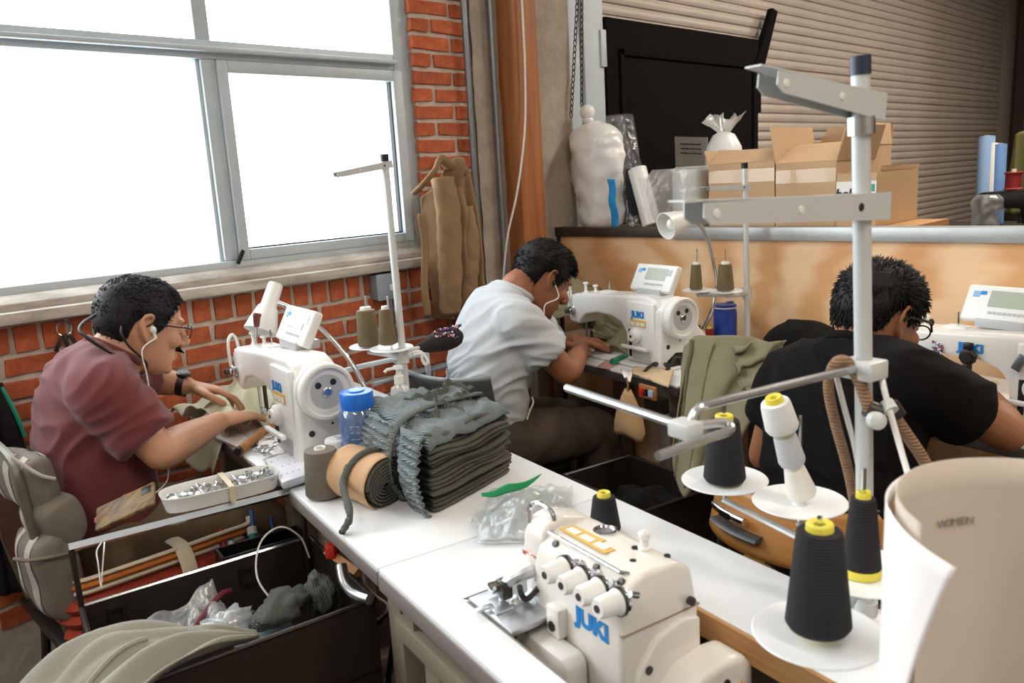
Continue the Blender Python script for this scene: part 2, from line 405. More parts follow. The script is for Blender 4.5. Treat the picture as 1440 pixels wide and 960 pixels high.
for i in range(4):
    wp(MB().bx(xs[i] + 0.02, xs[i + 1] - 0.02, 2.668, 2.674, WZ0 + 0.07, TZ0 + 0.01), 'pane', M_glass)
    wp(MB().bx(xs[i] + 0.02, xs[i + 1] - 0.02, 2.668, 2.674, TZ1 - 0.01, WZ1 - 0.04), 'pane', M_glass)
# sill in two steps
mb = MB()
mb.prism([(2.545, 1.110), (2.66, 1.112), (2.66, 1.152), (2.545, 1.143)], lambda u, v, t: (t, u, v), -2.7, WX1 + 0.02)
struct(mb.obj('trim_1', M_sill, bevel=0.004))
mb = MB().prism([(2.572, 1.135), (2.70, 1.14), (2.70, 1.195), (2.61, 1.185), (2.572, 1.165)], lambda u, v, t: (t, u, v), -2.7, WX1 + 0.005)
struct(mb.obj('trim_2', M_sill, bevel=0.004))

# concrete strip, fir post, concrete pillar
def rough_slab(name, x0, x1, y0, y1, m, amp=0.006, nx=8, n=60):
    mb = MB(); 
    def f(u, v):
        x = x0 + (x1 - x0) * u; z = 3.4 * v
        return (x, y0 + amp * nz((x, 0, z), 9, 3) + amp * nz((x, 0, z), 30, 8), z)
    mb.grid(nx, n, f); mb.bx(x0, x1, y0 + 0.012, y1, 0, 3.4); return struct(mb.obj(name, m, ang=60))
rough_slab('wall_concrete_strip', 2.345, 2.50, 2.585, 2.88, M_conc)
struct(MB().bx(2.496, 2.640, 2.49, 2.70, 0, 3.4).obj('wall_post', M_post, bevel=0.006))
rough_slab('wall_concrete_pillar', 2.65, 2.945, 2.58, 2.88, M_conc)

# conduits and cable on the wall
tag(MB().cyl((2.305, 2.572, 0.02), (2.305, 2.572, 3.39), 0.0125, n=12).obj('conduit_pipe', M_conduit), 'thin grey steel conduit running up the edge of the bricks', 'pipe')
tag(MB().cyl((2.440, 2.562, 0.02), (2.440, 2.562, 3.39), 0.0105, n=12).obj('conduit_pipe', M_conduit), 'thin grey steel conduit running up beside the fir post', 'pipe')
pts = catmull([(2.5463, 2.4700, 2.3096), (2.5375, 2.4700, 2.1447), (2.5346, 2.4700, 1.8931), (2.5145, 2.4700, 1.6343), (2.4525, 2.4700, 1.3867), (2.3882, 2.4800, 1.1981), (2.3688, 2.5000, 1.0339), (2.3679, 2.5200, 0.8947)], 40)
tag(MB().tube(pts, 0.0045, 8).obj('white_cable', M_cable), 'white cable hanging loosely in front of the fir post', 'cable')

# roller door in its white frame
fr = struct(MB().bx(2.935, 3.04, 2.60, 2.70, 0, 3.4).bx(3.055, 3.20, 2.585, 2.70, 0, 3.4).bx(3.03, 3.06, 2.64, 2.70, 0, 3.4).obj('door_frame', M_paintw, bevel=0.004))
fr.name = 'trim_3'
MB().bx(3.17, 3.215, 2.575, 2.60, 1.93, 2.10).obj('bracket', M_paintw, fr, bevel=0.003)
door = struct(bpy.data.objects.new('door_1', None)); COL.objects.link(door); door.location = (6.4, 2.66, 0)
SP = 0.0555
prof = [(0.0, -0.0277), (-0.009, -0.024), (-0.013, -0.011), (-0.013, 0.006), (-0.008, 0.015), (-0.001, 0.019), (-0.001, 0.0273), (0.012, 0.0273), (0.012, -0.0277)]
slat_me = MB().prism(prof, lambda u, v, t: (t, u, v), -3.24, 3.30).mesh('slat', 0.0, ang=30); slat_me.materials.append(M_slat)
for k in range(8, 61):
    o = bpy.data.objects.new('slat', slat_me); COL.objects.link(o); o.parent = door; o.location = (0, RNG.uniform(-.002, .002), k * SP)
struct(MB().bx(9.66, 9.74, 2.54, 2.78, 0, 3.4).obj('trim_4', mat('tan_door_guide', '#8c8073', 0.6), bevel=0.004))
struct(MB().bx(9.74, 10.0, 2.62, 2.88, 0, 3.4).obj('wall_corner', M_darkwall))
struct(MB().bx(2.94, 9.75, 2.70, 2.88, 0, 3.4).obj('wall_behind_door', M_darkwall))
# black board leaning against the door, with its slanted stay
bb = thing('black_board', 'large matte black board standing against the roller door', 'board', (3.9, 2.60, 0.0))
MB().bx(3.205, 4.645, 2.575, 2.605, 0.45, 2.16).obj('panel', M_black, bb, bevel=0.003, world=True)
mb = MB(); x0, x1, z0, z1 = 3.30, 4.60, 0.5, 2.02
for a in ((x0, x0 + 0.03, z0, z1), (x1 - 0.03, x1, z0, z1), (x0, x1, z1 - 0.03, z1)): mb.bx(a[0], a[1], 2.562, 2.577, a[2], a[3])
mb.obj('moulding', M_black, bb, bevel=0.003, world=True)
for fx in (3.24, 4.55): MB().bx(fx, fx + 0.06, 2.545, 2.575, 0.0, 0.46).obj('foot', M_black, bb, world=True)
mb = MB().prism([(4.60, 1.74), (4.66, 1.74), (4.66, 1.92), (4.86, 2.335), (4.80, 2.35), (4.60, 2.02)], lambda u, v, t: (u, t, v), 2.565, 2.60)
mb.obj('stay', M_black, bb, world=True)
# hoist chains
def chain(pa, pb, label, sag=0.0):
    mb = MB(); pa, pb = V(pa), V(pb); n = int((pa - pb).length / 0.026)
    for i in range(n):
        t = (i + 0.5) / n; c = pa.lerp(pb, t) + V(0, 0, -sag * math.sin(math.pi * t)); a = (i % 2) * math.pi / 2
        d = V(math.cos(a), math.sin(a), 0)
        ring = [c + d * 0.008 * math.cos(w) + V(0, 0, 1) * 0.017 * math.sin(w) for w in [2 * math.pi * q / 8 for q in range(9)]]
        mb.tube(ring, 0.0028, 5)
    return tag(mb.obj('hoist_chain', mat('dark_chain', '#5a5350', 0.45, metal=0.7)), label, 'chain')
chain((2.9884, 2.5500, 2.2669), (2.9134, 2.5600, 1.6905), 'dark hoist chain hanging beside the white door frame, left strand')
chain((3.0013, 2.5400, 2.2664), (2.9799, 2.5500, 1.7382), 'dark hoist chain hanging beside the white door frame, right strand')

# plywood half wall with metal cap
hw = struct(MB().bx(2.80, 2.825, -1.6, 2.555, 0.0, 1.175).obj('wall_partition', M_ply))
struct(MB().bx(2.795, 2.84, 2.555, 2.585, 0, 1.196).obj('trim_5', M_capdark))
struct(MB().bx(2.786, 2.85, 1.93, 2.585, 1.155, 1.196).obj('trim_6', M_capdark, bevel=0.003))
struct(MB().bx(2.784, 2.85, -1.6, 1.93, 1.148, 1.197).obj('trim_7', M_cap, bevel=0.003))

# ------------------------------------------------------------------ tables
M_lam = mat('white_laminate', '#e9ebec', 0.32, var=0.05, vscale=5)
M_edge = mat('grey_table_edge', '#7e7671', 0.5)
M_edge_d = mat('dark_grey_edge', '#55504d', 0.5)
M_birch = mat('cut_wood_edge', '#c99a68', 0.6, col2='#a87846', vscale=12, stretch=(0.4, 1, 8), bump=0.2)
M_legm = mat('beige_machine_stand', '#8d8272', 0.5, metal=0.2)
M_ivory = mat('ivory_enamel', '#e6e2da', 0.32, coat=0.25)
M_white = mat('white_enamel', '#e9e9e6', 0.3, coat=0.25)
M_wplas = mat('white_plastic', '#e6e6e2', 0.4)
M_grayplas = mat('light_grey_plastic', '#b9bcbd', 0.4)
M_chrome = mat('chrome', '#d8dadc', 0.12, metal=1.0)
M_satin = mat('satin_steel', '#cfd3d6', 0.36, metal=0.85)
M_dsteel = mat('dark_steel', '#4b4744', 0.35, metal=0.8)
M_blackp = mat('black_plastic', '#16130f', 0.4)
M_blue = mat('logo_blue', '#1583cf', 0.5)
M_yellow = mat('warning_yellow', '#e2b632', 0.5)
M_amber = mat('amber_sticker', '#dfb65e', 0.5)
M_redp = mat('red_plastic', '#c22a22', 0.4)
M_redlet = mat('red_lettering', '#c8453a', 0.5)
M_ink = mat('black_ink', '#1a1712', 0.6)
M_lcd = mat('lcd_screen', '#a9b3a2', 0.25)
FROT = math.radians(-101.5)
def FG(v, u, z=0.0):   # foreground table frame (v towards camera, u away from its operator) -> world
    c, s = math.cos(FROT), math.sin(FROT)
    return (0.836 + v * c - u * s, 1.636 + v * s + u * c, z)

def leg_frame(t, x, y0, y1, h, m=None):
    m = m or M_legm
    MB().bx(x - 0.03, x + 0.03, y0, y0 + 0.06, 0, h).obj('leg', m, t, bevel=0.006)
    MB().bx(x - 0.03, x + 0.03, y1 - 0.06, y1, 0, h).obj('leg', m, t, bevel=0.006)
    MB().bx(x - 0.025, x + 0.025, y0 + 0.06, y1 - 0.06, 0.10, 0.16).obj('foot_rail', m, t, bevel=0.006)

# foreground table: a short section and a long one with the cut-out for the overlock
t = thing('work_table', 'white laminate work table section carrying the rib fabric bundle, beyond the seam', 'table', FG(0, 0), FROT)
MB().bx(0.0, 0.4975, 0.0, 0.52, 0.728, 0.76).obj('tabletop', M_lam, t, bevel=0.004)
MB().bx(-0.002, 0.4975, -0.003, 0.523, 0.724, 0.752).obj('edge_band', M_edge, t, bevel=0.003)
leg_frame(t, 0.06, 0.05, 0.47, 0.724); leg_frame(t, 0.43, 0.05, 0.47, 0.724)
t = thing('machine_table', 'white laminate machine table with a cut-out around the overlock machine', 'table', FG(0.5, 0), FROT)
HX0, HX1, HY0, HY1 = 0.20, 0.80, 0.067, 0.345
mb = MB(); xs = [0.0015, HX0, HX1, 1.25]; ys = [0.0, HY0, HY1, 0.525]; 
vs = []; idx = {}
for zz in (0.725, 0.76):
    for i, x in enumerate(xs):
        for j, y in enumerate(ys): idx[(i, j, zz)] = len(vs); vs.append((x, y, zz))
fs = []
for i in range(3):
    for j in range(3):
        if (i, j) == (1, 1): continue
        fs.append([idx[(a, b, 0.76)] for a, b in ((i, j), (i + 1, j), (i + 1, j + 1), (i, j + 1))]); fs.append([idx[(a, b, 0.725)] for a, b in ((i, j), (i, j + 1), (i + 1, j + 1), (i + 1, j))])
def side(a, b): fs.append([idx[a + (0.76,)], idx[b + (0.76,)], idx[b + (0.725,)], idx[a + (0.725,)]])
for i in range(3): side((i, 0), (i + 1, 0)); side((i, 3), (i + 1, 3)); side((0, i), (0, i + 1)); side((3, i), (3, i + 1))
side((1, 1), (2, 1)); side((1, 2), (2, 2)); side((1, 1), (1, 2)); side((2, 1), (2, 2))
mb.add(vs, fs); mb.obj('tabletop', M_lam, t, bevel=0.003)
mb = MB(); mb.bx(0.0015, 1.25, -0.003, 0.006, 0.720, 0.752); mb.obj('edge_band', M_edge, t, bevel=0.002)
MB().bx(0.0015, 1.25, 0.519, 0.528, 0.722, 0.752).obj('edge_band', M_edge, t, bevel=0.002)
MB().bx(HX0 + 0.002, HX1, HY1 - 0.008, HY1 - 0.001, 0.716, 0.7575).obj('cut_edge', M_birch, t)
MB().bx(HX0 + 0.002, HX1, HY0 + 0.001, HY0 + 0.004, 0.716, 0.7575).obj('cut_edge', M_edge, t)
MB().bx(0.0, 1.25, 0.02, 0.075, 0.62, 0.66).obj('apron_rail', M_legm, t, bevel=0.005)
MB().bx(0.0, 1.25, 0.46, 0.515, 0.64, 0.70).obj('apron_rail', M_legm, t, bevel=0.005)
for xx in (0.05, 0.55, 1.15):
    for yy in (0.047, 0.487): MB().bx(xx - 0.02, xx + 0.02, yy - 0.02, yy + 0.02, 0.655, 0.726).obj('bracket', M_legm, t)
MB().bx(HX0 - 0.06, HX1 + 0.06, HY0 - 0.005, HY1 + 0.03, 0.575, 0.600).obj('drip_pan', M_dsteel, t, bevel=0.004)
leg_frame(t, 0.10, 0.04, 0.48, 0.64); leg_frame(t, 1.15, 0.04, 0.48, 0.64)
# shiny cloth plate let into the table at the needle end
plate = thing('cloth_plate', 'polished steel cloth plate let into the white table beside the overlock', 'plate', FG(0.765, 0.13, 0.76), FROT)
mb = MB(); mb.prism([(-0.068, -0.058), (-0.072, 0.066), (0.05, 0.07), (0.062, -0.02), (0.062, -0.058)], lambda u, v, q: (u, v, q), -0.006, 0.0035)
mb.obj('plate', M_satin, plate, bevel=0.002)
mb = MB(); mb.prism([(-0.074, -0.064), (-0.078, 0.072), (-0.072, 0.066), (-0.068, -0.058)], lambda u, v, q: (u, v, q), -0.004, 0.001); mb.obj('gap_shadow_strip', mat('painted_gap_shadow', '#4d3d33', 0.7), plate)  # dark brown strip painting the shadow in the gap beside the plate
MB().cyl((0.02, 0.03, 0.003), (0.02, 0.03, 0.006), 0.006, n=10).obj('screw', M_steel, plate)

# the tables of the three seated workers
def station_table(label, loc, rz, x0, x1, y0, y1, h=0.76, top=M_lam, edge=M_edge_d):
    t = thing('sewing_table', label, 'table', loc, rz, 'sewing tables of the three workers')
    MB().bx(x0, x1, y0, y1, h - 0.030, h).obj('tabletop', top, t, bevel=0.004)
    MB().bx(x0 - 0.003, x1 + 0.003, y0 - 0.003, y1 + 0.003, h - 0.034, h - 0.006).obj('edge_band', edge, t, bevel=0.003)
    leg_frame(t, x0 + 0.12, y0 + 0.05, y1 - 0.05, h - 0.034); leg_frame(t, x1 - 0.12, y0 + 0.05, y1 - 0.05, h - 0.034)
    return t
# machine positions
M1 = (1.028, 1.987); M2 = (2.314, 1.836); M3 = (2.282, 0.632)
tb1 = station_table('sewing table under the brick wall, beside the man in maroon', (M1[0], M1[1], 0), math.radians(-99), -0.50, 0.335, -0.14, 0.42)
tb2 = station_table('sewing table by the plywood wall, in front of the man in the light grey shirt', (M2[0], M2[1], 0), MROT, -0.56, 0.455, -0.155, 0.44)
tb3 = station_table('sewing table in front of the man in the black shirt', (M3[0], M3[1], 0), MROT, -0.66, 0.70, -0.20, 0.36)

# ------------------------------------------------------------------ flat-bed sewing machines
def flatbed(label, loc, rz, zs=1.0, panel=(0.16, 0.02), body=M_white, logo_at=(0.17, 0.185), sticker=True, tilt=62, flare=True, watch=False):
    t = thing('sewing_machine', label, 'sewing machine', loc, rz, 'lockstitch sewing machines')
    Z = lambda z: z * zs
    MB().bx(-0.24, 0.30, -0.088, 0.095, 0.0005, 0.012).obj('bed', body, t, bevel=0.006)
    prof = [(-0.238, 0.118), (-0.178, 0.112), (-0.166, 0.132), (-0.135, 0.155), (-0.07, 0.168), (0.02, 0.165), (0.068, 0.148), (0.092, 0.115), (0.098, 0.06), (0.098, 0.008),
            (0.262, 0.008), (0.272, 0.10), (0.272, 0.215), (0.255, 0.245), (0.21, 0.258), (0.05, 0.250), (-0.15, 0.236), (-0.205, 0.232), (-0.238, 0.215)]
    mb = MB().prism(prof, lambda u, v, q: (u, q, Z(v)), -0.055, 0.055)
    mb.obj('body', body, t, bevel=0.012, seg=3)
    # raised rounded shoulder of the arm, pillar front cover
    MB().bx(0.115, 0.255, -0.066, -0.052, Z(0.02), Z(0.235)).obj('pillar_cover', body, t, bevel=0.006)
    if flare:
        fl = [(-0.075, 0.0), (0.185, 0.0), (0.190, 0.045), (0.15, 0.095), (0.085, 0.165), (0.05, 0.22), (-0.02, 0.25), (-0.058, 0.21), (-0.062, 0.10)]
        mb = MB().prism(fl, lambda u, v, q: (q, u, Z(v) + 0.002), 0.235, 0.288); fo = mb.obj('motor_cover', body, t, bevel=0.010, seg=3)
        for yy, zz, r in ((-0.035, 0.085, 0.008), (0.085, 0.075, 0.006), (0.02, 0.10, 0.003)):
            MB().cyl((0.286, yy, Z(zz)), (0.2895, yy, Z(zz)), r, n=12).obj('screw_hole', M_dsteel, fo)
        MB().prism([(-0.045, 0.006), (0.03, 0.006), (0.035, 0.055), (0.0, 0.06), (-0.04, 0.035)], lambda u, v, q: (q, u, Z(v)), 0.286, 0.2895).obj('opening', M_blackp, fo)
        MB().tube([(0.29, -0.03, 0.02), (0.292, -0.01, 0.045), (0.292, 0.015, 0.04), (0.291, 0.02, 0.012)], 0.006, 8).obj('linkage', M_dsteel, fo)
    # hand wheel
    wz = Z(0.187); R = 0.069
    hw_ = MB().lathe([(0.045, 0.0), (R - 0.004, 0.0), (R, 0.004), (R, 0.014), (R - 0.003, 0.017), (R - 0.003, 0.022), (R, 0.025), (R, 0.044), (R - 0.004, 0.048), (R - 0.010, 0.048), (R - 0.013, 0.040), (0.02, 0.038)], 40, (0.285, 0, wz), (1, 0, 0)).obj('hand_wheel', M_wplas, t, ang=40)
    MB().lathe([(R - 0.012, 0.0), (R - 0.0125, 0.002), (0.0, 0.003)], 36, (0.322, 0, wz), (1, 0, 0)).obj('wheel_disc', M_grayplas, hw_)
    MB().lathe([(0.013, 0.0), (0.013, 0.006), (0.009, 0.009), (0.0, 0.009)], 18, (0.322, 0, wz), (1, 0, 0)).obj('hub', M_steel, hw_)
    for a in (0.9, 2.4): MB().cyl((0.323, 0.028 * math.cos(a), wz + 0.028 * math.sin(a)), (0.3262, 0.028 * math.cos(a), wz + 0.028 * math.sin(a)), 0.008, n=10).obj('wheel_slot', M_dsteel, hw_)
    # head: face plate, needle bar, presser foot, thread guard, tensioner
    MB().bx(-0.246, -0.236, -0.046, 0.046, Z(0.122), Z(0.222)).obj('face_plate', body, t, bevel=0.004)
    MB().cyl((-0.205, 0.0, 0.022), (-0.205, 0.0, Z(0.115)), 0.0045, n=10).obj('needle_bar', M_steel, t)
    MB().cyl((-0.19, 0.012, 0.03), (-0.19, 0.012, Z(0.115)), 0.006, n=10).obj('presser_bar', M_dsteel, t)
    MB().bx(-0.215, -0.195, -0.03, 0.022, 0.014, 0.020).bx(-0.20, -0.185, -0.005, 0.02, 0.018, 0.05).obj('presser_foot', M_steel, t, bevel=0.002)
    ring = [(-0.252, -0.03 + 0.0 * a, 0) for a in range(1)]
    loop = catmull([(-0.222, -0.058, Z(0.14)), (-0.225, -0.066, Z(0.185)), (-0.228, -0.064, Z(0.245)), (-0.245, -0.045, Z(0.262)), (-0.258, -0.03, Z(0.235)), (-0.256, -0.03, Z(0.17)), (-0.248, -0.04, Z(0.13))], 24)
    MB().tube(loop, 0.0045, 8).obj('take_up_guard', M_wplas, t)
    tn = MB().lathe([(0.016, 0), (0.018, 0.004), (0.010, 0.008), (0.018, 0.012), (0.016, 0.016), (0.008, 0.018), (0.008, 0.026)], 18, (-0.215, -0.053, Z(0.165)), (0, -1, 0)).obj('thread_tensioner', M_chrome, t)
    MB().lathe([(0.009, 0.022), (0.010, 0.034), (0.004, 0.037)], 14, (-0.215, -0.053, Z(0.165)), (0, -1, 0)).obj('knob', M_dsteel, tn)
    for (px_, py_, hh) in ((-0.20, 0.0, 0.03), (-0.165, 0.02, 0.02)):
        MB().lathe([(0.010, 0), (0.007, 0.004), (0.005, 0.008), (0.005, hh), (0.011, hh + 0.002), (0.009, hh + 0.008), (0.0, hh + 0.009)], 14, (px_, py_, Z(0.232))).obj('oil_cap', M_wplas, t)
    MB().tube([(-0.07, 0.01, Z(0.238)), (-0.07, 0.01, Z(0.288))], 0.0028, 8).obj('thread_pin', M_chrome, t)
    MB().bx(-0.10, -0.04, -0.012, 0.028, Z(0.236), Z(0.247)).obj('thread_guide_block', M_wplas, t, bevel=0.003)
    # pillar front: stitch dial, reverse lever, sticker, logo
    d = MB().lathe([(0.027, 0), (0.027, 0.012), (0.024, 0.016), (0.018, 0.018), (0.018, 0.026), (0.0, 0.027)], 24, (0.165, -0.066, Z(0.115)), (0, -1, 0)).obj('stitch_dial', M_wplas, t)
    MB().cyl((0.165, -0.092, Z(0.115)), (0.165, -0.094, Z(0.115)), 0.005, n=10).obj('dial_centre', M_blackp, d)
    MB().bx(0.125, 0.14, -0.069, -0.064, Z(0.035), Z(0.135)).obj('lever_slot', M_blackp, t, bevel=0.002)
    MB().bx(0.145, 0.235, -0.068, -0.064, Z(0.025), Z(0.065)).obj('spec_plate', M_grayplas, t, bevel=0.001)
    lv = MB().box((0.175, -0.088, Z(0.075)), (0.13, 0.014, 0.012)).obj('reverse_lever', M_wplas, t, bevel=0.004)
    lz = Z(logo_at[1])
    yl = -0.0675 if logo_at[0] > 0.1 else -0.0562
    lettering('logo_lettering', 'JUKI', 0.030, M_blue, t, (logo_at[0], yl, lz), (1, 0, 0), (0, 0, 1), weight=0.0016, sx=1.15)
    if sticker:
        st = MB().bx(0.135, 0.215, -0.0685, -0.0655, Z(0.148), Z(0.172)).obj('caution_sticker', M_amber, t)
        for k in range(3):
            MB().bx(0.139 + k * 0.026, 0.159 + k * 0.026, -0.0692, -0.068, Z(0.151), Z(0.164)).obj('sticker_field', M_wplas, st)
    # control panel on the arm, facing the operator
    if panel:
        px0, py0 = panel; a = math.radians(tilt)
        Rm = Matrix.Rotation(a, 3, 'X'); c = Vector((px0, py0 + 0.018, Z(0.254) + 0.052))
        cp = MB().box(c, (0.205, 0.098, 0.026), rot=Rm).obj('control_panel', M_wplas, t, bevel=0.007, seg=3)
        n = Rm @ Vector((0, 0, 1)); up = Rm @ Vector((0, 1, 0))
        if n.y > 0: n = -n
        def on(du, dv, e=0.0135): return c + Vector((1, 0, 0)) * du + up * dv + n * e
        MB().box(on(0.01, 0.012), (0.10, 0.044, 0.002), rot=Rm).obj('screen', M_lcd, cp)
        MB().box(on(0.072, 0.02), (0.022, 0.022, 0.002), rot=Rm).obj('key_field', M_grayplas, cp)
        for k in range(8): MB().box(on(-0.03 + 0.012 * k, -0.026), (0.008, 0.007, 0.003), rot=Rm).obj('key', M_grayplas, cp)
        MB().box(on(-0.058, 0.026), (0.014, 0.010, 0.002), rot=Rm).obj('blue_mark', M_blue, cp)
        MB().box(on(-0.075, 0.022), (0.016, 0.016, 0.002), rot=Rm).obj('blue_mark', mat('pale_blue_print', '#86b4de', 0.5), cp)
        MB().bx(px0 - 0.06, px0 + 0.06, py0 - 0.02, py0 + 0.05, Z(0.25), Z(0.254) + 0.02).obj('panel_foot', M_grayplas, t, bevel=0.004)
    return t
mach1 = flatbed('white lockstitch sewing machine with its hand wheel toward the camera, by the brick wall', (M1[0], M1[1], 0.76), math.radians(-99), 1.03, (0.05, 0.03), M_white, (0.165, 0.185), True)
mach2 = flatbed('white lockstitch sewing machine in front of the man in the light grey shirt', (M2[0], M2[1], 0.76), MROT, 0.97, (0.165, 0.01), M_white, (0.175, 0.190), True)
mach3 = flatbed('white lockstitch sewing machine beside the man in the black shirt, dark watch on its arm', (M3[0], M3[1], 0.76), MROT, 0.88, (0.035, 0.02), M_ivory, (0.0, 0.20), False)

# ------------------------------------------------------------------ overlock machine on the foreground table
ov = thing('overlock_machine', 'cream overlock machine with four thread tension knobs, sunk into the white table', 'sewing machine', FG(0.87, 0.0, 0.76), FROT)
# local x towards the camera, y away from the operator; 0 = table top
prof = [(0.150, -0.150), (0.150, 0.070), (0.160, 0.098), (0.180, 0.114), (0.200, 0.120), (0.262, 0.116), (0.288, 0.098), (0.300, 0.03), (0.300, -0.150)]
mb = MB().prism(prof, lambda u, v, q: (q, u, v), -0.095, 0.115)
body = mb.obj('body', M_ivory, ov, bevel=0.009, seg=3)
MB().bx(-0.095, 0.1165, 0.1515, 0.2995, 0.0385, 0.0405).obj('cover_seam', mat('seam_brown', '#9a8570', 0.6), body)
MB().prism([(0.162, -0.14), (0.292, -0.14), (0.292, 0.025), (0.26, 0.032), (0.21, 0.018), (0.175, -0.02), (0.162, -0.06)], lambda u, v, q: (q, u, v), 0.112, 0.125).obj('side_panel', M_ivory, ov, bevel=0.004)
# end cover with hand wheel, low at the near end
mb = MB().prism([(0.150, -0.16), (0.345, -0.16), (0.345, -0.045), (0.325, -0.022), (0.285, -0.018), (0.235, -0.026), (0.195, -0.060), (0.155, -0.085)], lambda u, v, q: (q, u, v), 0.118, 0.180)
cov = mb.obj('belt_cover', M_ivory, ov, bevel=0.012, seg=3)
w = MB().lathe([(0.0, 0.0), (0.045, 0.0), (0.047, 0.006), (0.047, 0.016), (0.040, 0.022), (0.026, 0.022), (0.024, 0.032), (0.0, 0.032)], 30, (0.180, 0.215, -0.105), (1, 0, 0)).obj('hand_wheel', M_ivory, ov)
for (yy, zz) in ((0.285, -0.03), (0.18, -0.085)): MB().cyl((0.178, yy, zz - 0.02), (0.1825, yy, zz - 0.02), 0.006, n=12).obj('screw', M_dsteel, cov)
tri = [(-0.010, 0), (0.010, 0), (0, 0.017)]
MB().prism(tri, lambda u, v, q: (q, 0.315 + u, -0.075 + v), 0.1795, 0.1812).obj('warning_triangle', M_yellow, cov)
for (yy, zz) in ((0.19, -0.02), (0.275, 0.055)): MB().cyl((0.120, yy, zz), (0.127, yy, zz), 0.0065, n=12).obj('screw', M_dsteel, ov)
# raised carrying head at the far end
mb = MB().prism([(0.158, 0.04), (0.162, 0.105), (0.178, 0.130), (0.205, 0.136), (0.250, 0.122), (0.275, 0.108), (0.275, 0.04)], lambda u, v, q: (q, u, v), -0.140, -0.085)
mb.obj('head_cover', M_ivory, ov, bevel=0.010, seg=3)
MB().tube(catmull([(-0.132, 0.172, 0.118), (-0.136, 0.178, 0.143), (-0.122, 0.186, 0.151), (-0.098, 0.190, 0.146), (-0.09, 0.192, 0.130)], 16), 0.004, 8).obj('thread_hook', M_chrome, ov)
MB().prism([(0.155, -0.15), (0.155, 0.075), (0.27, 0.075), (0.27, -0.15)], lambda u, v, q: (q, u, v), -0.128, -0.090).obj('head_side', M_ivory, ov, bevel=0.006)
lettering('model_lettering', 'MO-6704', 0.0115, M_redlet, ov, (-0.112, 0.1570, 0.072), (1, 0, 0), (0, 0, 1), weight=0.0002)
lettering('logo_lettering', 'JUKI', 0.036, M_blue, ov, (0.052, 0.1492, 0.030), (1, 0, 0), (0, 0, 1), weight=0.0020, sx=1.12)
# tension knobs in a slanting row
for k in range(4):
    x = -0.010 + 0.0405 * k; z = 0.092; o = (x, 0.158, z)
    kb = MB().lathe([(0.0185, 0.0), (0.0195, 0.003), (0.0165, 0.006), (0.0195, 0.009), (0.0175, 0.012), (0.0165, 0.014), (0.0165, 0.020), (0.0145, 0.040), (0.0125, 0.044), (0.0, 0.044)], 22, o, (0, -1, 0.05)).obj('tension_knob', M_wplas, ov)
    MB().lathe([(0.0205, 0.0005), (0.021, 0.0025), (0.0205, 0.0045)], 22, o, (0, -1, 0.05)).obj('tension_disc', M_chrome, kb)
    MB().lathe([(0.0205, 0.0062), (0.021, 0.008), (0.0205, 0.0098)], 22, o, (0, -1, 0.05)).obj('tension_disc', M_dsteel, kb)
    MB().cyl((x, 0.1145, z + 0.0022), (x, 0.1125, z + 0.0023), 0.0055, n=10).obj('dimple', M_dsteel, kb)
    MB().cyl((x + 0.02, 0.168, z + 0.012), (x + 0.02, 0.155, z + 0.018), 0.005, n=10).obj('thread_eyelet', M_chrome, ov)
MB().tube([(-0.085, 0.184, 0.116), (-0.08, 0.174, 0.119), (0.09, 0.174, 0.119), (0.096, 0.184, 0.116)], 0.003, 8).obj('thread_rod', M_chrome, ov)
for x in (-0.06, 0.04, 0.095): MB().lathe([(0.006, 0), (0.0055, 0.004), (0.0, 0.005)], 12, (x, 0.172, 0.107), (0, -0.8, 0.6)).obj('screw', M_dsteel, ov)
st = MB().prism([(-0.075, 0.190), (0.035, 0.190), (0.035, 0.212), (0.0, 0.212), (0.0, 0.222), (-0.075, 0.218)], lambda u, v, q: (u, v, 0.1205 - (v - 0.2) * 0.06 + q), 0.0, 0.001).obj('instruction_sticker', M_amber, ov)
for k in range(3): MB().box((-0.055 + 0.034 * k, 0.203, 0.1217), (0.026, 0.014, 0.001)).obj('sticker_field', M_wplas, st)
MB().lathe([(0.019, 0), (0.019, 0.004), (0.015, 0.005), (0.013, 0.002), (0.0, 0.002)], 24, (-0.03, 0.245, 0.1160)).obj('oil_sight', M_chrome, ov)
MB().lathe([(0.010, 0), (0.010, 0.006), (0.006, 0.008), (0.006, 0.018), (0.009, 0.02), (0.009, 0.028), (0.004, 0.032)], 16, (0.055, 0.250, 0.115)).obj('oil_filler_cap', M_wplas, ov)
for (x, y) in ((0.045, 0.24), (0.09, 0.262), (0.075, 0.21)): MB().cyl((x, y, 0.110), (x, y, 0.1202 if y < 0.25 else 0.1175), 0.005, n=10).obj('screw', M_dsteel, ov)
# sewing end: looper cover, presser arm, needle clamp
lc = MB().prism([(-0.075, -0.135), (0.045, -0.135), (0.045, -0.030), (0.035, -0.018), (-0.075, -0.018)], lambda u, v, q: (u, q, v), 0.105, 0.145).obj('looper_cover', M_ivory, ov, bevel=0.006)
MB().prism(tri, lambda u, v, q: (-0.045 + u * 0.8, q, -0.048 + v * 0.8), 0.104, 0.1055).obj('warning_triangle', M_yellow, lc)
MB().cyl((-0.062, 0.107, -0.05), (-0.062, 0.1035, -0.05), 0.004, n=10).obj('screw', M_dsteel, lc)
MB().bx(-0.128, -0.09, 0.13, 0.152, -0.13, -0.012).obj('front_post', M_ivory, ov, bevel=0.005)
MB().bx(-0.04, -0.008, 0.132, 0.152, -0.018, 0.030).obj('feed_block', M_ivory, ov, bevel=0.004)
MB().cyl((-0.024, 0.133, 0.0), (-0.024, 0.1295, 0.0), 0.008, n=12).obj('hole', M_dsteel, ov)
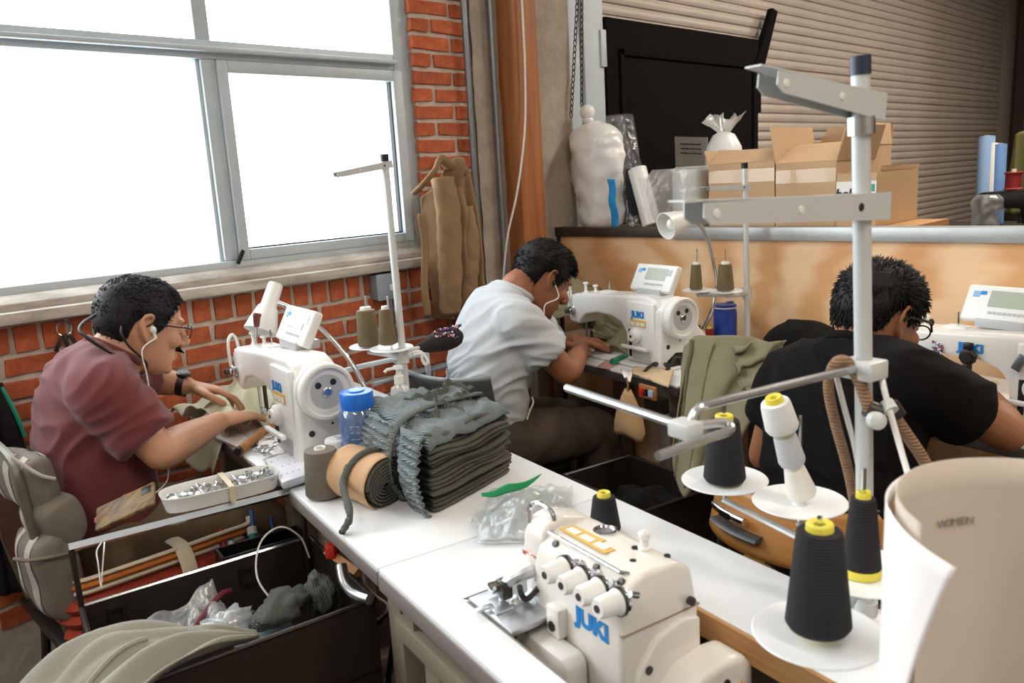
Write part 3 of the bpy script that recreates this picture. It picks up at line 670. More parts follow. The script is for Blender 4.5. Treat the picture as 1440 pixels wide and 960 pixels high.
MB().cyl((-0.058, 0.151, -0.006), (-0.058, 0.147, -0.006), 0.009, n=12).obj('hole', M_blackp, ov)
pa = thing
arm = MB().tube(catmull([(-0.10, 0.150, 0.055), (-0.105, 0.125, 0.050), (-0.118, 0.110, 0.036), (-0.122, 0.105, 0.018)], 12), [0.012] * 3 + [0.010] * 6 + [0.008] * 3, 10).obj('presser_arm', M_satin, ov)
MB().box((-0.118, 0.108, 0.030), (0.024, 0.020, 0.030)).obj('needle_clamp', M_dsteel, ov, bevel=0.004)
MB().lathe([(0.009, 0), (0.010, 0.012), (0.006, 0.014)], 14, (-0.125, 0.098, 0.034), (0, -1, 0)).obj('clamp_screw', M_chrome, ov)
mb = MB().bx(-0.140, -0.095, 0.078, 0.110, 0.004, 0.009); mb.box((-0.118, 0.070, 0.010), (0.012, 0.03, 0.004)); mb.cyl((-0.122, 0.105, 0.006), (-0.122, 0.105, 0.03), 0.005)
mb.obj('presser_foot', M_satin, ov, bevel=0.0015)
MB().tube(catmull([(-0.085, 0.150, 0.03), (-0.095, 0.135, 0.012), (-0.10, 0.128, 0.022), (-0.09, 0.120, 0.04)], 12), 0.005, 8).obj('knife_lever', M_dsteel, ov)
MB().tube(catmull([(-0.095, 0.150, 0.02), (-0.108, 0.128, 0.004), (-0.112, 0.120, 0.012)], 10), 0.007, 8).obj('upper_knife', M_satin, ov)

# ------------------------------------------------------------------ thread cones
M_thr_black = mat('black_thread', '#121116', 0.8, wave=('Z', 90.0), bump=0.35)
M_thr_olive = mat('olive_thread', '#6d5f41', 0.75, wave=('Z', 90.0), bump=0.35)
M_thr_taupe = mat('taupe_thread', '#6f665a', 0.75, wave=('Z', 90.0), bump=0.35)
M_thr_white = mat('white_thread', '#e6e7e6', 0.75, wave=('Z', 90.0), bump=0.35)
M_thr_grey = mat('pale_grey_thread', '#c2c6cb', 0.75, wave=('Z', 90.0), bump=0.35)
M_coney = mat('yellow_cone_core', '#ded04a', 0.5)
M_conew = mat('white_cone_core', '#e4e2da', 0.5)
def cone(label, loc, h, rb, rt, m, core, group=None, tilt=None, base_ring=False, name='thread_cone'):
    t = thing(name, label, 'thread cone', loc, 0, group)
    if tilt: t.rotation_euler = tilt
    MB().lathe([(rb * 0.9, 0.004), (rb, 0.010), (rb - (rb - rt) * 0.5, h * 0.5), (rt, h - 0.010), (rt * 0.93, h - 0.004), (rt * 0.55, h - 0.003)], 30).obj('thread', m, t, ang=50)
    kk, ku = (0.38, 0.0) if rt > 0.03 else (0.60, 0.004)
    MB().lathe([(rt * kk, h - 0.006), (rt * kk * 0.97, h + ku), (rt * kk * 0.87, h + ku + 0.002), (rt * 0.25, h + ku), (rt * 0.22, h - 0.012)], 24).obj('core', core, t)
    if base_ring: MB().lathe([(rb * 0.98, 0.0), (rb * 1.04, 0.003), (rb * 1.0, 0.012), (rb * 0.9, 0.013)], 28).obj('core_rim', core, t)
    else: MB().lathe([(rb * 0.6, 0.0), (rb * 0.62, 0.006), (rb * 0.3, 0.008)], 20).obj('core_rim', core, t)
    return t

# ------------------------------------------------------------------ thread stand in the foreground
M_standw = mat('grey_white_stand_enamel', '#c9cccb', 0.4, metal=0.1)
M_rod = mat('satin_rod', '#c2c4c5', 0.25, metal=0.9)
M_disc = mat('white_disc_plastic', '#eceeee', 0.3)
M_navycap = mat('dark_blue_cap', '#2b3345', 0.4)
PB = Vector(FG(1.118, 0.504, 0.76)); PT = Vector(FG(1.118, 0.459, 1.525))
def onpole(z): return PB.lerp(PT, (z - 0.76) / 0.765)
ts = thing('thread_stand', 'tall grey thread stand in the right foreground with two guide arms and white discs', 'thread stand', PB, 0)
MB().tube([PB, onpole(1.53)], 0.0115, 16).obj('pole', M_standw, ts, world=True)
MB().tube([onpole(1.525), onpole(1.548)], 0.0128, 16).obj('cap', M_navycap, ts, world=True)
MB().lathe([(0.03, 0), (0.03, 0.006), (0.016, 0.010), (0.016, 0.03)], 20, PB).obj('base_flange', M_standw, ts, world=True)
def guide_arm(a, b, w, h, parent, name='guide_arm', lip=True, rivets=(0.25, 0.8), m=None):
    """pressed sheet arm: an upright strip with folded edges, rivets and a bent tip"""
    a, b = Vector(a), Vector(b); d = (b - a); L = d.length; d.normalize(); s = Vector((-d.y, d.x, 0)).normalized(); up = d.cross(s) * -1
    if up.z < 0: up = -up
    mb = MB()
    for off in (-w / 2, w / 2):
        pts = [(-0.018, -h / 2), (L - 0.012, -h * 0.32), (L, -h * 0.1), (L, h * 0.35), (-0.018, h / 2)]
        mb.prism(pts, lambda u, v, q: a + d * u + up * v + s * (off + q), -0.0009, 0.0009)
    mb.prism([(-0.018, -w / 2), (L, -w / 2), (L, w / 2), (-0.018, w / 2)], lambda u, v, q: a + d * u + s * v + up * (h * 0.42 + q), -0.001, 0.001)
    o = mb.obj(name, m or M_standw, parent, world=True)
    if lip:
        MB().prism([(L - 0.002, -w / 2), (L + 0.026, -w * 0.42), (L + 0.026, w * 0.42), (L - 0.002, w / 2)], lambda u, v, q: a + d * u + s * v + up * (h * 0.42 + q), -0.001, 0.001).obj('arm_lip', m or M_standw, o, world=True)
    for r in rivets:
        for sg in (-1, 1):
            MB().lathe([(h * 0.16, 0), (h * 0.14, 0.0012), (h * 0.05, 0.002)], 12, a + d * (L * r) + s * (sg * (w / 2 + 0.0006)), s * sg).obj('rivet', M_wplas if r > 0.3 else M_dsteel, o, world=True)
    return o
guide_arm(Vector(FG(1.118, 0.475, 1.487)), Vector(FG(1.118, 0.285, 1.513)), 0.028, 0.034, ts, rivets=(0.38, 0.92))
MB().tube([onpole(1.452), onpole(1.474)], 0.017, 14).obj('collar', M_steel, ts, world=True)
guide_arm(Vector(FG(1.118, 0.49, 1.360)), Vector(FG(1.118, 0.165, 1.372)), 0.03, 0.036, ts, rivets=(0.14, 0.5, 0.94))
c = onpole(1.142)
MB().box(c, (0.05, 0.04, 0.026), rz=FROT).obj('clamp_block', M_standw, ts, bevel=0.003, world=True)
rod = [Vector(FG(1.118, 0.49, 1.142)), Vector(FG(1.118, 0.42, 1.146)), Vector(FG(1.116, 0.20, 1.150)), Vector(FG(1.115, 0.172, 1.148)), Vector(FG(1.115, 0.160, 1.135)), Vector(FG(1.115, 0.155, 1.118))]
MB().tube(catmull(rod, 28), 0.0055, 10).obj('tension_rod', M_rod, ts, world=True)
cc = Vector(FG(1.115, 0.150, 1.128))
MB().box(cc, (0.034, 0.026, 0.020), rz=FROT).obj('rod_clamp', M_standw, ts, bevel=0.003, world=True)
MB().tube([cc + Vector((0.0, -0.004, 0.002)), Vector((0.7911, 0.7233, 1.1400))], 0.0055, 10).obj('cross_rod', M_rod, ts, world=True)
e = [cc + Vector((0.005, 0.005, 0.0)), Vector((0.8033, 0.4945, 1.1280)), Vector((0.8084, 0.4845, 1.1250)), Vector((0.7969, 0.4795, 1.1220)), Vector((0.7599, 0.4882, 1.1200)), Vector((0.6892, 0.5012, 1.1180))]
MB().tube(catmull(e, 26), 0.0055, 10).obj('cross_rod', M_rod, ts, world=True)
# lower hub, arms, discs and spool pins
DZ = 0.870
DISCS = [(1.22, 0.255), (1.161, 0.425), (0.959, 0.557), (0.813, 0.540)]
hub = onpole(0.835)
MB().box(hub, (0.05, 0.05, 0.022), rz=FROT).obj('hub', M_standw, ts, bevel=0.003, world=True)
MB().tube([onpole(0.86), onpole(0.92)], 0.016, 14).obj('collar', M_standw, ts, world=True)
for (v_, u_) in DISCS:
    p = Vector(FG(v_, u_, DZ)); q = Vector((p.x, p.y, 0.84))
    MB().tube([hub + Vector((0, 0, 0.002)), q], 0.008, 8, flat=0.5).obj('spool_arm', M_standw, ts, world=True)
    MB().tube([q, p + Vector((0, 0, 0.155))], 0.0032, 8).obj('spool_pin', M_chrome, ts, world=True)
    d = MB().lathe([(0.008, 0.004), (0.03, 0.0), (0.074, 0.008), (0.0752, 0.0095), (0.074, 0.011), (0.03, 0.0035), (0.012, 0.005), (0.010, 0.012), (0.004, 0.012)], 48, p).obj('disc', M_disc, ts, ang=50, world=True)
def disc_at(i, dz=0.006): p = FG(DISCS[i][0], DISCS[i][1], DZ + dz); return p
cone('black thread cone on the nearest white disc, in front of the pole', disc_at(0, 0.014), 0.128, 0.0375, 0.0265, M_thr_black, M_coney, 'black thread cones')
cone('slim black thread cone with a yellow foot, beside the pole', disc_at(1, 0.005), 0.112, 0.0255, 0.0165, M_thr_black, M_coney, 'black thread cones', base_ring=True)
cone('black thread cone on the farthest white disc, under the bent rod', disc_at(3, 0.005), 0.118, 0.037, 0.027, M_thr_black, M_coney, 'black thread cones')
cone('black thread cone standing on the white table behind the overlock machine', (1.1018, 0.9264, 0.7600), 0.075, 0.030, 0.022, M_thr_black, M_coney, 'black thread cones')
# leaning stack of white cones on the third disc
sp = Vector(disc_at(2, 0.006)); ax = (Vector((1.1330, 0.6036, 1.0410)) - Vector((1.1922, 0.5814, 0.8581)))
q = Vector((0, 0, 1)).rotation_difference(ax.normalized()).to_euler()
cone('empty white paper cone at the foot of the leaning stack of spools', sp + ax.normalized() * 0.004 + Vector((0.008, -0.002, 0.006)), 0.06, 0.0245, 0.0175, M_conew, M_conew, 'leaning stack of white spools', tilt=q)
cone('pale grey spool, middle of the leaning stack', sp + ax.normalized() * 0.066 + Vector((0.008, -0.002, 0.006)), 0.062, 0.0215, 0.0185, M_thr_grey, M_coney, 'leaning stack of white spools', tilt=q)
cone('white spool with a yellow core, topmost of the leaning stack', sp + ax.normalized() * 0.13 + Vector((0.008, -0.002, 0.006)), 0.058, 0.0265, 0.0235, M_thr_white, M_coney, 'leaning stack of white spools', tilt=q)

# ------------------------------------------------------------------ people
M_skin1 = mat('skin_light_brown', '#c99575', 0.5, var=0.12, vscale=18, sss=0.12, bump=0.12, bscale=160)
M_skin2 = mat('skin_brown', '#9c6546', 0.5, var=0.12, vscale=18, sss=0.12, bump=0.12, bscale=160)
M_skin3 = mat('skin_tan', '#a06a48', 0.5, var=0.12, vscale=18, sss=0.12, bump=0.12, bscale=160)
M_hair = mat('black_hair', '#0f0b09', 0.6, spec=0.3, var=0.3, vscale=60, bump=0.6, bscale=220)
M_hair1 = mat('cropped_black_hair', '#17151a', 0.6, spec=0.35, var=0.3, vscale=60, bump=0.6, bscale=260)
M_maroon = mat('maroon_cotton', '#6b2f31', 0.9, var=0.1, vscale=9, bump=0.25, bscale=420, sheen=0.15)
M_heather = mat('heather_grey_cotton', '#bfc3c6', 0.92, var=0.10, vscale=140, bump=0.25, bscale=420)
M_blackcot = mat('black_cotton', '#0d0a09', 0.95, spec=0.2, var=0.2, vscale=10, bump=0.25, bscale=420)
M_khaki = mat('khaki_trousers', '#6b5a42', 0.9, var=0.18, vscale=7, bump=0.3, bscale=350)
M_brownp = mat('dark_brown_trousers', '#4a3c30', 0.9, var=0.18, vscale=7, bump=0.3, bscale=350)
M_darkp = mat('black_trousers', '#1b1715', 0.9, var=0.2, vscale=7, bump=0.3, bscale=350)
M_shoe = mat('dark_shoe', '#1c1815', 0.6)

def cyc(pts, rad, mb, n=16, k=6, flat=1.0, up=None):
    """smooth tapered limb with rounded ends through joints"""
    A = catmull([tuple(p) + (r,) for p, r in zip(pts, rad)], (len(pts) - 1) * k + 1)
    P = [Vector(a[:3]) for a in A]; R = [max(a[3], 0.002) for a in A]
    d0 = (P[0] - P[1]).normalized(); d1 = (P[-1] - P[-2]).normalized()
    PP = [P[0] + d0 * R[0] * 0.9, P[0] + d0 * R[0] * 0.55] + P + [P[-1] + d1 * R[-1] * 0.55, P[-1] + d1 * R[-1] * 0.9]
    RR = [R[0] * 0.35, R[0] * 0.8] + R + [R[-1] * 0.8, R[-1] * 0.35]
    mb.tube(PP, RR, n, flat=flat, up=up)

HEADSL = [(-0.122, 0.066, 0.018, 0.026), (-0.108, 0.081, -0.012, 0.044), (-0.085, 0.088, -0.050, 0.058), (-0.055, 0.090, -0.078, 0.067), (-0.022, 0.091, -0.096, 0.0735),
          (0.010, 0.094, -0.103, 0.077), (0.042, 0.093, -0.103, 0.0755), (0.072, 0.082, -0.094, 0.067), (0.094, 0.060, -0.074, 0.052), (0.108, 0.030, -0.045, 0.030), (0.113, 0.008, -0.020, 0.010)]
def head_pt(z, th, grow=0.0):
    z0 = min(max(z, HEADSL[0][0]), HEADSL[-1][0]); S = np.array(HEADSL)
    xf, xb, hw = (np.interp(z0, S[:, 0], S[:, k]) for k in (1, 2, 3))
    c, s = math.cos(th), math.sin(th); e = 0.9
    cx = math.copysign(abs(c) ** e, c); sx = math.copysign(abs(s) ** e, s)
    xm = (xf + xb) / 2; a = (xf - xb) / 2
    p = Vector((xm + (a + grow) * cx, (hw + grow) * sx, z)); return p
def head_mesh(mb, Hm, scale=1.0):
    h = MB(); n = 36
    S = catmull(HEADSL, 34)
    h.rings([[head_pt(z, 2 * math.pi * j / n) for j in range(n)] for z in S[:, 0]])
    nose = catmull([(0.088, 0, 0.020, 0.007), (0.098, 0, 0.000, 0.008), (0.114, 0, -0.024, 0.0115), (0.118, 0, -0.034, 0.013), (0.098, 0, -0.044, 0.013)], 14)
    h.tube([a[:3] for a in nose], [a[3] for a in nose], 10, up=(0, 1, 0))
    for s in (-1, 1):
        h.ell((0.101, s * 0.012, -0.038), (0.011, 0.008, 0.008))                       # nostril wing
        h.ell((0.080, s * 0.034, 0.022), (0.016, 0.024, 0.008))                        # brow
        h.ell((0.082, s * 0.033, 0.001), (0.012, 0.015, 0.009))                        # eye
        h.ell((0.066, s * 0.046, -0.028), (0.024, 0.022, 0.022))                       # cheek
        ear = catmull([(0.006, s * 0.074, 0.014), (0.000, s * 0.083, 0.030), (-0.018, s * 0.090, 0.030), (-0.028, s * 0.091, 0.008), (-0.020, s * 0.086, -0.014), (-0.006, s * 0.079, -0.034), (0.004, s * 0.074, -0.024)], 22)
        h.tube(ear, 0.0052, 8)
        h.ell((-0.010, s * 0.077, -0.002), (0.017, 0.006, 0.028)); h.ell((0.003, s * 0.078, -0.004), (0.005, 0.006, 0.008))
    h.ell((0.090, 0, -0.067), (0.011, 0.022, 0.006)); h.ell((0.089, 0, -0.077), (0.011, 0.019, 0.006)); h.ell((0.074, 0, -0.108), (0.018, 0.022, 0.014))
    h.v = [tuple(Hm @ (Vector(p) * scale)) for p in h.v]
    mb.add(h.v, h.f)
def frame(loc, fwd, up=(0, 0, 1)):
    f = Vector(fwd).normalized(); u = Vector(up); l = u.cross(f).normalized(); u = f.cross(l)
    M = Matrix((f, l, u)).transposed().to_4x4(); M.translation = Vector(loc); return M
def hair_mesh(Hm, line, thick, clump_n, clump_len, seed, voxel=0.004, comb=(-0.6, 0, 0.3), messy=0.5, scale=1.0):
    r = random.Random(seed); h = MB(); nt, nr = 64, 18; o, i_ = [], []
    LT = np.array([a for a, b in line]); LZ = np.array([b for a, b in line])
    def hl(th):
        a = abs((math.degrees(th) + 180) % 360 - 180); return float(np.interp(a, LT, LZ))
    TOP = 0.1125
    for k in range(nr):
        t = k / (nr - 1); ro, ri = [], []
        for j in range(nt):
            th = 2 * math.pi * j / nt; z = hl(th) + (TOP - hl(th)) * t ** 0.8
            g = thick * (0.25 + 0.75 * min(1, t * 4)); p = head_pt(z, th, g)
            p.z += thick * 1.1 * t ** 2
            p += Vector((nz(p, 40, seed), nz(p, 40, seed + 5), nz(p, 40, seed + 9))) * thick * 0.35
            ro.append(p); ri.append(head_pt(z, th, -0.012) - Vector((0, 0, 0.012 * t)))
        o.append(ro); i_.append(ri)
    h.rings(list(reversed(i_)) + o, cap=False)
    h.add([Vector((-0.006, 0, TOP + thick * 1.15))] + o[-1], [(0, 1 + j, 1 + (j + 1) % nt) for j in range(nt)])
    h.add([Vector((-0.006, 0, TOP - 0.02))] + i_[-1], [(0, 1 + (j + 1) % nt, 1 + j) for j in range(nt)])
    cm = Vector(comb)
    for q in range(clump_n):
        th = r.uniform(0, 2 * math.pi); z = hl(th) + (TOP - hl(th)) * r.random() ** 0.75
        p = head_pt(z, th, thick * 0.75); p.z += thick * max(0, z / TOP) ** 2
        nrm = (p - Vector((-0.005, 0, 0.0))).normalized(); tp = min(1, max(0, (z - 0.02) / 0.07))
        g = cm * tp + Vector((-0.25, 0, -1)) * (1 - tp); g = g - nrm * g.dot(nrm)
        g = g.normalized() if g.length > 1e-4 else nrm.orthogonal()
        d = (g + nrm * (0.15 + 0.55 * messy * tp) + Vector((r.uniform(-1, 1), r.uniform(-1, 1), r.uniform(-1, 1))) * messy * 0.35).normalized()
        L = clump_len * r.uniform(0.55, 1.2) * (0.55 + 0.45 * tp)
        w = r.uniform(0.0011, 0.0024); pa, pb, pc = p - nrm * 0.002, p + d * L * 0.55 + nrm * 0.001, p + d * L
        a = d.orthogonal().normalized(); b = d.cross(a)
        h.rings([[pp + (a * math.cos(2.1 * m) + b * math.sin(2.1 * m)) * ww for m in range(3)] for pp, ww in ((pa, w), (pb, w * 0.85), (pc, 0.0003))])
    h.v = [tuple(Hm @ (Vector(p) * scale)) for p in h.v]
    return h

def hand(mb, wrist, tip_dir, palm_n, side, curl=(0.35, 0.4, 0.3), spread=0.06, scale=1.0, thumb=0.5, curls=None):
    """palm + five separate jointed fingers. tip_dir: wrist to knuckles; palm_n: out of the palm; side +1 = thumb lies along d x n"""
    w = Vector(wrist); d = Vector(tip_dir).normalized(); n = Vector(palm_n); n = (n - d * n.dot(d)).normalized(); s = d.cross(n) * side
    K = scale
    # palm: lofted flattened rings
    R = []
    for t, hw_, ht in ((-0.02, 0.027, 0.020), (0.0, 0.027, 0.019), (0.02, 0.032, 0.0175), (0.05, 0.039, 0.0155), (0.075, 0.041, 0.014), (0.092, 0.039, 0.011), (0.098, 0.030, 0.006)):
        R.append([w + d * t * K + (s * math.cos(a) * hw_ + n * math.sin(a) * ht) * K for a in [2 * math.pi * j / 18 for j in range(18)]])
    mb.rings(R)
    L = [(0.028, (0.044, 0.026, 0.020), 0.0090), (0.0095, (0.049, 0.030, 0.022), 0.0093), (-0.0095, (0.045, 0.028, 0.021), 0.0088), (-0.028, (0.035, 0.021, 0.018), 0.0078)]
    for i, (off, seg, r) in enumerate(L):
        c = curls[i] if curls else curl
        p = w + (d * (0.088 - abs(off) * 0.18 - (0.006 if i == 3 else 0)) + s * off) * K; a = 0.0; P = [p - d * 0.03 * K, p]; rr = [r, r * 1.05]
        dd = (d + s * off / 0.028 * spread).normalized()
        for k in range(3):
            a += c[k]; dirk = dd * math.cos(a) + n * math.sin(a); p = p + dirk * seg[k] * K; P.append(p); rr.append(r * (0.96 - 0.09 * k))
        A = [Vector(q) for q in P]
        for k in range(len(A) - 1):
            cyc([A[k], A[k + 1]], [rr[k] * K, rr[k + 1] * K], mb, n=10, k=2)
    tb = w + (d * 0.022 + s * 0.026 + n * 0.004) * K
    t1 = tb + (d * 0.72 + s * 0.62 + n * thumb * 0.5).normalized() * 0.042 * K
    t2 = t1 + (d * 0.92 + s * 0.25 + n * thumb * 0.6).normalized() * 0.032 * K
    t3 = t2 + (d * 1.0 - s * 0.05 + n * thumb * 0.7).normalized() * 0.024 * K
    cyc([tb - s * 0.012 * K, t1, t2, t3], [0.0155 * K, 0.0125 * K, 0.0105 * K, 0.0085 * K], mb, n=12, k=3)

def torso_rings(spine, lat, n=32, ex=0.86):
    """spine: list of (point, half width, half depth front, half depth back); lat: sideways unit vector(s)"""
    A = catmull([tuple(p) + (a, f, b) for p, a, f, b in spine], len(spine) * 5)
    P = [Vector(a[:3]) for a in A]; R = []
    for i, a in enumerate(A):
        t = (P[min(i + 1, len(P) - 1)] - P[max(i - 1, 0)]).normalized(); l = Vector(lat); l = (l - t * l.dot(t)).normalized(); f = l.cross(t) * -1
        ring = []
        for j in range(n):
            th = 2 * math.pi * j / n; c, s = math.cos(th), math.sin(th)
            cx = math.copysign(abs(c) ** ex, c); sx = math.copysign(abs(s) ** ex, s)
            ring.append(P[i] + l * cx * a[3] + f * sx * (a[4] if sx > 0 else a[5]))
        R.append(ring)
    return R
def person(label, loc, J, fwd, skin, shirt, pants, hairm, hair, wr, head_scale=1.0, hands=None, shoe=M_shoe, seed=1):
    """J: joints in world space. One continuous skin for the body, clothing and hair as children."""
    t = thing('person', label, 'person', loc, 0)
    f = Vector(fwd).normalized(); left = Vector((0, 0, 1)).cross(f); Ti = Matrix.Translation(-Vector(loc))
    Hm = frame(J['head'], J['face'], J.get('head_up', (0, 0, 1)))
    b = MB(); head_mesh(b, Hm, head_scale)
    nb = Hm @ (Vector((-0.030, 0, -0.045)) * head_scale)
    cyc([nb, Vector(J['neck']), Vector(J['chest'])], [0.056, 0.060, 0.085], b, n=18, k=6)
    cyc([Vector(J['chest']), Vector(J['belly']), Vector(J['hip'])], [0.085, 0.085, 0.085], b, n=16)
    for sd in ('r', 'l'):
        sh, el, wrp = (Vector(J[sd + k]) for k in ('sh', 'el', 'wr'))
        m = el.lerp(wrp, 0.28)
        cyc([Vector(J['chest']), sh], [0.06, 0.055], b)
        cyc([sh, sh.lerp(el, 0.4), el], [0.052, 0.050, 0.041], b)
        cyc([el, m, wrp], [0.042, 0.044, 0.0265], b)
        hd = hands[sd]; hand(b, wrp, hd['d'], hd['n'], hd['side'], hd.get('curl', (0.3, 0.35, 0.25)), scale=hd.get('scale', 1.0), thumb=hd.get('thumb', 0.5), spread=hd.get('spread', 0.06), curls=hd.get('curls'))
        hp, kn, an = (Vector(J[sd + k]) for k in ('hp', 'kn', 'an'))
        cyc([Vector(J['hip']), hp, kn, an], [0.07, 0.048, 0.036, 0.03], b)
        cyc([an, an + f * 0.09 - Vector((0, 0, 0.045))], [0.03, 0.025], b)
    me = remeshed(b, 0.0042, 3); me.transform(Ti); link('body', me, skin, t)
    # shirt: torso, sleeves, collar
    s = MB(); s.rings(torso_rings(J['torso'], left))
    for sd in ('r', 'l'):
        sh, el = Vector(J[sd + 'sh']), Vector(J[sd + 'el']); cf = J.get('sleeve', 0.66); d = (el - sh).normalized()
        hem = sh.lerp(el, cf); w0 = J.get('sleeve_r', 0.074)
        yk = Vector(J['torso'][-3][0]); cyc([yk.lerp(sh, 0.15), yk.lerp(sh, 0.6) + Vector((0, 0, 0.004)), sh, sh.lerp(el, 0.35)], [0.082, 0.084, w0 * 0.98, w0 * 0.97], s, n=20)
        yk2 = Vector(J['torso'][-4][0]); cyc([yk2.lerp(sh, 0.3), sh.lerp(el, 0.2)], [0.10, w0 * 0.95], s, n=20)
        s.tube([sh, sh.lerp(el, cf * 0.5), hem - d * 0.012, hem, hem - d * 0.014, hem - d * 0.035], [w0 * 0.96, w0 * 0.98, w0 * 1.0, w0 * 0.99, w0 * 0.90, w0 * 0.84], 24)
    ax0 = Vector(J['neck']); 
    fa = Vector(J.get('fold_axis', (0, 0, 1))); amp = J.get('fold_amp', 0.0075)
    cen = Vector(J['chest'])
    def folds(c, no):
        p = Vector(c); w = 0.0
        q = Vector((p.x * 7 + 2.2 * nz(p, 3.5, seed), p.y * 7, p.z * 20 + 5.0 * nz(p, 2.6, seed + 3)))
        v = noise.noise(q); w += amp * (1 - abs(v) * 3.2) * (0.45 + 0.75 * max(0, nz(p, 4.0, seed + 8) + 0.35))
        w += amp * 0.9 * nz(p, 8, seed + 2)
        return w
    me = remeshed(s, 0.0058, 40, folds); me.transform(Ti); so = link('shirt', me, shirt, t)
    nk = J['collar']; c = Vector(nk[0]); nd = Vector(nk[1]).normalized(); a = nd.orthogonal().normalized(); bb_ = nd.cross(a)
    if abs(left.dot(a)) < 0.99:
        a = (left - nd * left.dot(nd)).normalized(); bb_ = nd.cross(a)
    ring = [c + a * math.cos(q) * nk[2] + bb_ * math.sin(q) * nk[3] for q in [2 * math.pi * k / 40 for k in range(41)]]
    MB().tube(ring, 0.0065, 10, up=nd, flat=1.5).xf(Ti).obj('collar', shirt, so)
    # trousers
    p = MB(); H = Vector(J['hip'])
    p.ell(H, (0.15, 0.165, 0.115), 20, 12)
    for sd in ('r', 'l'):
        hp, kn, an = (Vector(J[sd + k]) for k in ('hp', 'kn', 'an'))
        cyc([hp, hp.lerp(kn, 0.5), kn], [0.108, 0.098, 0.078], p, n=22); cyc([kn, kn.lerp(an, 0.5), an + Vector((0, 0, 0.03))], [0.080, 0.073, 0.066], p, n=22)
    def pf(c, no):
        q = Vector(c); return 0.0075 * noise.noise(Vector((q.x * 9, q.y * 9, q.z * 17 + 4 * nz(q, 3, seed)))) + 0.004 * nz(q, 22, seed)
    me = remeshed(p, 0.0075, 4, pf); me.transform(Ti); link('trousers', me, pants, t)
    for sd in ('r', 'l'):
        an = Vector(J[sd + 'an']); q = MB()
        cyc([an - f * 0.045 + Vector((0, 0, -an.z + 0.045)), an + f * 0.06 + Vector((0, 0, -an.z + 0.045)), an + f * 0.165 + Vector((0, 0, -an.z + 0.032))], [0.042, 0.045, 0.032], q, n=14)
        q.box(an + f * 0.06 + Vector((0, 0, -an.z + 0.012)), (0.25, 0.085, 0.024), rz=math.atan2(f.y, f.x)); q.xf(Ti); q.obj('shoe', shoe, t, bevel=0.0)
    hm = hair(Hm); hm.xf(Ti); hm.obj('hair', hairm, t, ang=180)
    return t, Hm, Ti
HL_SHORT = [(0, 0.070), (30, 0.064), (52, 0.046), (66, 0.012), (80, -0.012), (92, 0.022), (104, 0.018), (118, -0.030), (140, -0.052), (180, -0.062)]

# --- man in maroon at the brick wall
J = dict(head=(0.7307, 2.1200, 1.1160), face=(0.96, -0.03, -0.24), neck=(0.6703, 2.1200, 1.0700), chest=(0.6190, 2.1200, 0.9951), belly=(0.5883, 2.1200, 0.8100), hip=(0.5746, 2.1200, 0.6024),
         rsh=(0.5756, 1.9650, 0.9971), rel=(0.6533, 1.8850, 0.8474), rwr=(0.8827, 2.0744, 0.8320), lsh=(0.7040, 2.2750, 0.9771), lel=(0.8072, 2.3600, 0.9278), lwr=(0.8893, 2.2800, 0.9001),
         rhp=(0.5676, 2.0200, 0.6095), lhp=(0.6180, 2.2200, 0.5518), rkn=(0.93, 2.00, 0.53), lkn=(0.95, 2.28, 0.54), ran=(0.98, 1.99, 0.09), lan=(1.02, 2.29, 0.09),
         torso=[((0.5708, 2.1200, 0.5534), 0.175, 0.135, 0.125), ((0.5724, 2.1200, 0.7024), 0.178, 0.140, 0.125), ((0.5794, 2.1200, 0.8402), 0.178, 0.130, 0.122), ((0.5975, 2.1200, 0.9509), 0.186, 0.118, 0.115),
                ((0.6183, 2.1200, 1.0133), 0.165, 0.098, 0.098), ((0.6394, 2.1200, 1.0433), 0.115, 0.080, 0.085), ((0.6572, 2.1200, 1.0616), 0.074, 0.064, 0.068)],
         collar=((0.6591, 2.1200, 1.0631), (0.6, 0, 0.8), 0.073, 0.068), sleeve=0.80, sleeve_r=0.079)
hands = dict(r=dict(d=(0.9, 0.40, -0.10), n=(0.0, 0.12, -1), side=1, curl=(0.16, 0.22, 0.18), thumb=0.4),
             l=dict(d=(0.86, -0.38, -0.30), n=(0.05, -0.2, -1), side=-1, curl=(0.30, 0.40, 0.30), thumb=0.5))
def hair1(Hm): return hair_mesh(Hm, HL_SHORT, 0.009, 2600, 0.011, 3, comb=(1, 0, 0.1), messy=0.5)
man1, H1, T1 = person('person in a maroon t-shirt and glasses sewing at the brick wall', (0.60, 2.12, 0.0), J, (1, 0, 0), M_skin1, M_maroon, M_khaki, M_hair1, hair1, None, hands=hands, seed=2)
J1 = J
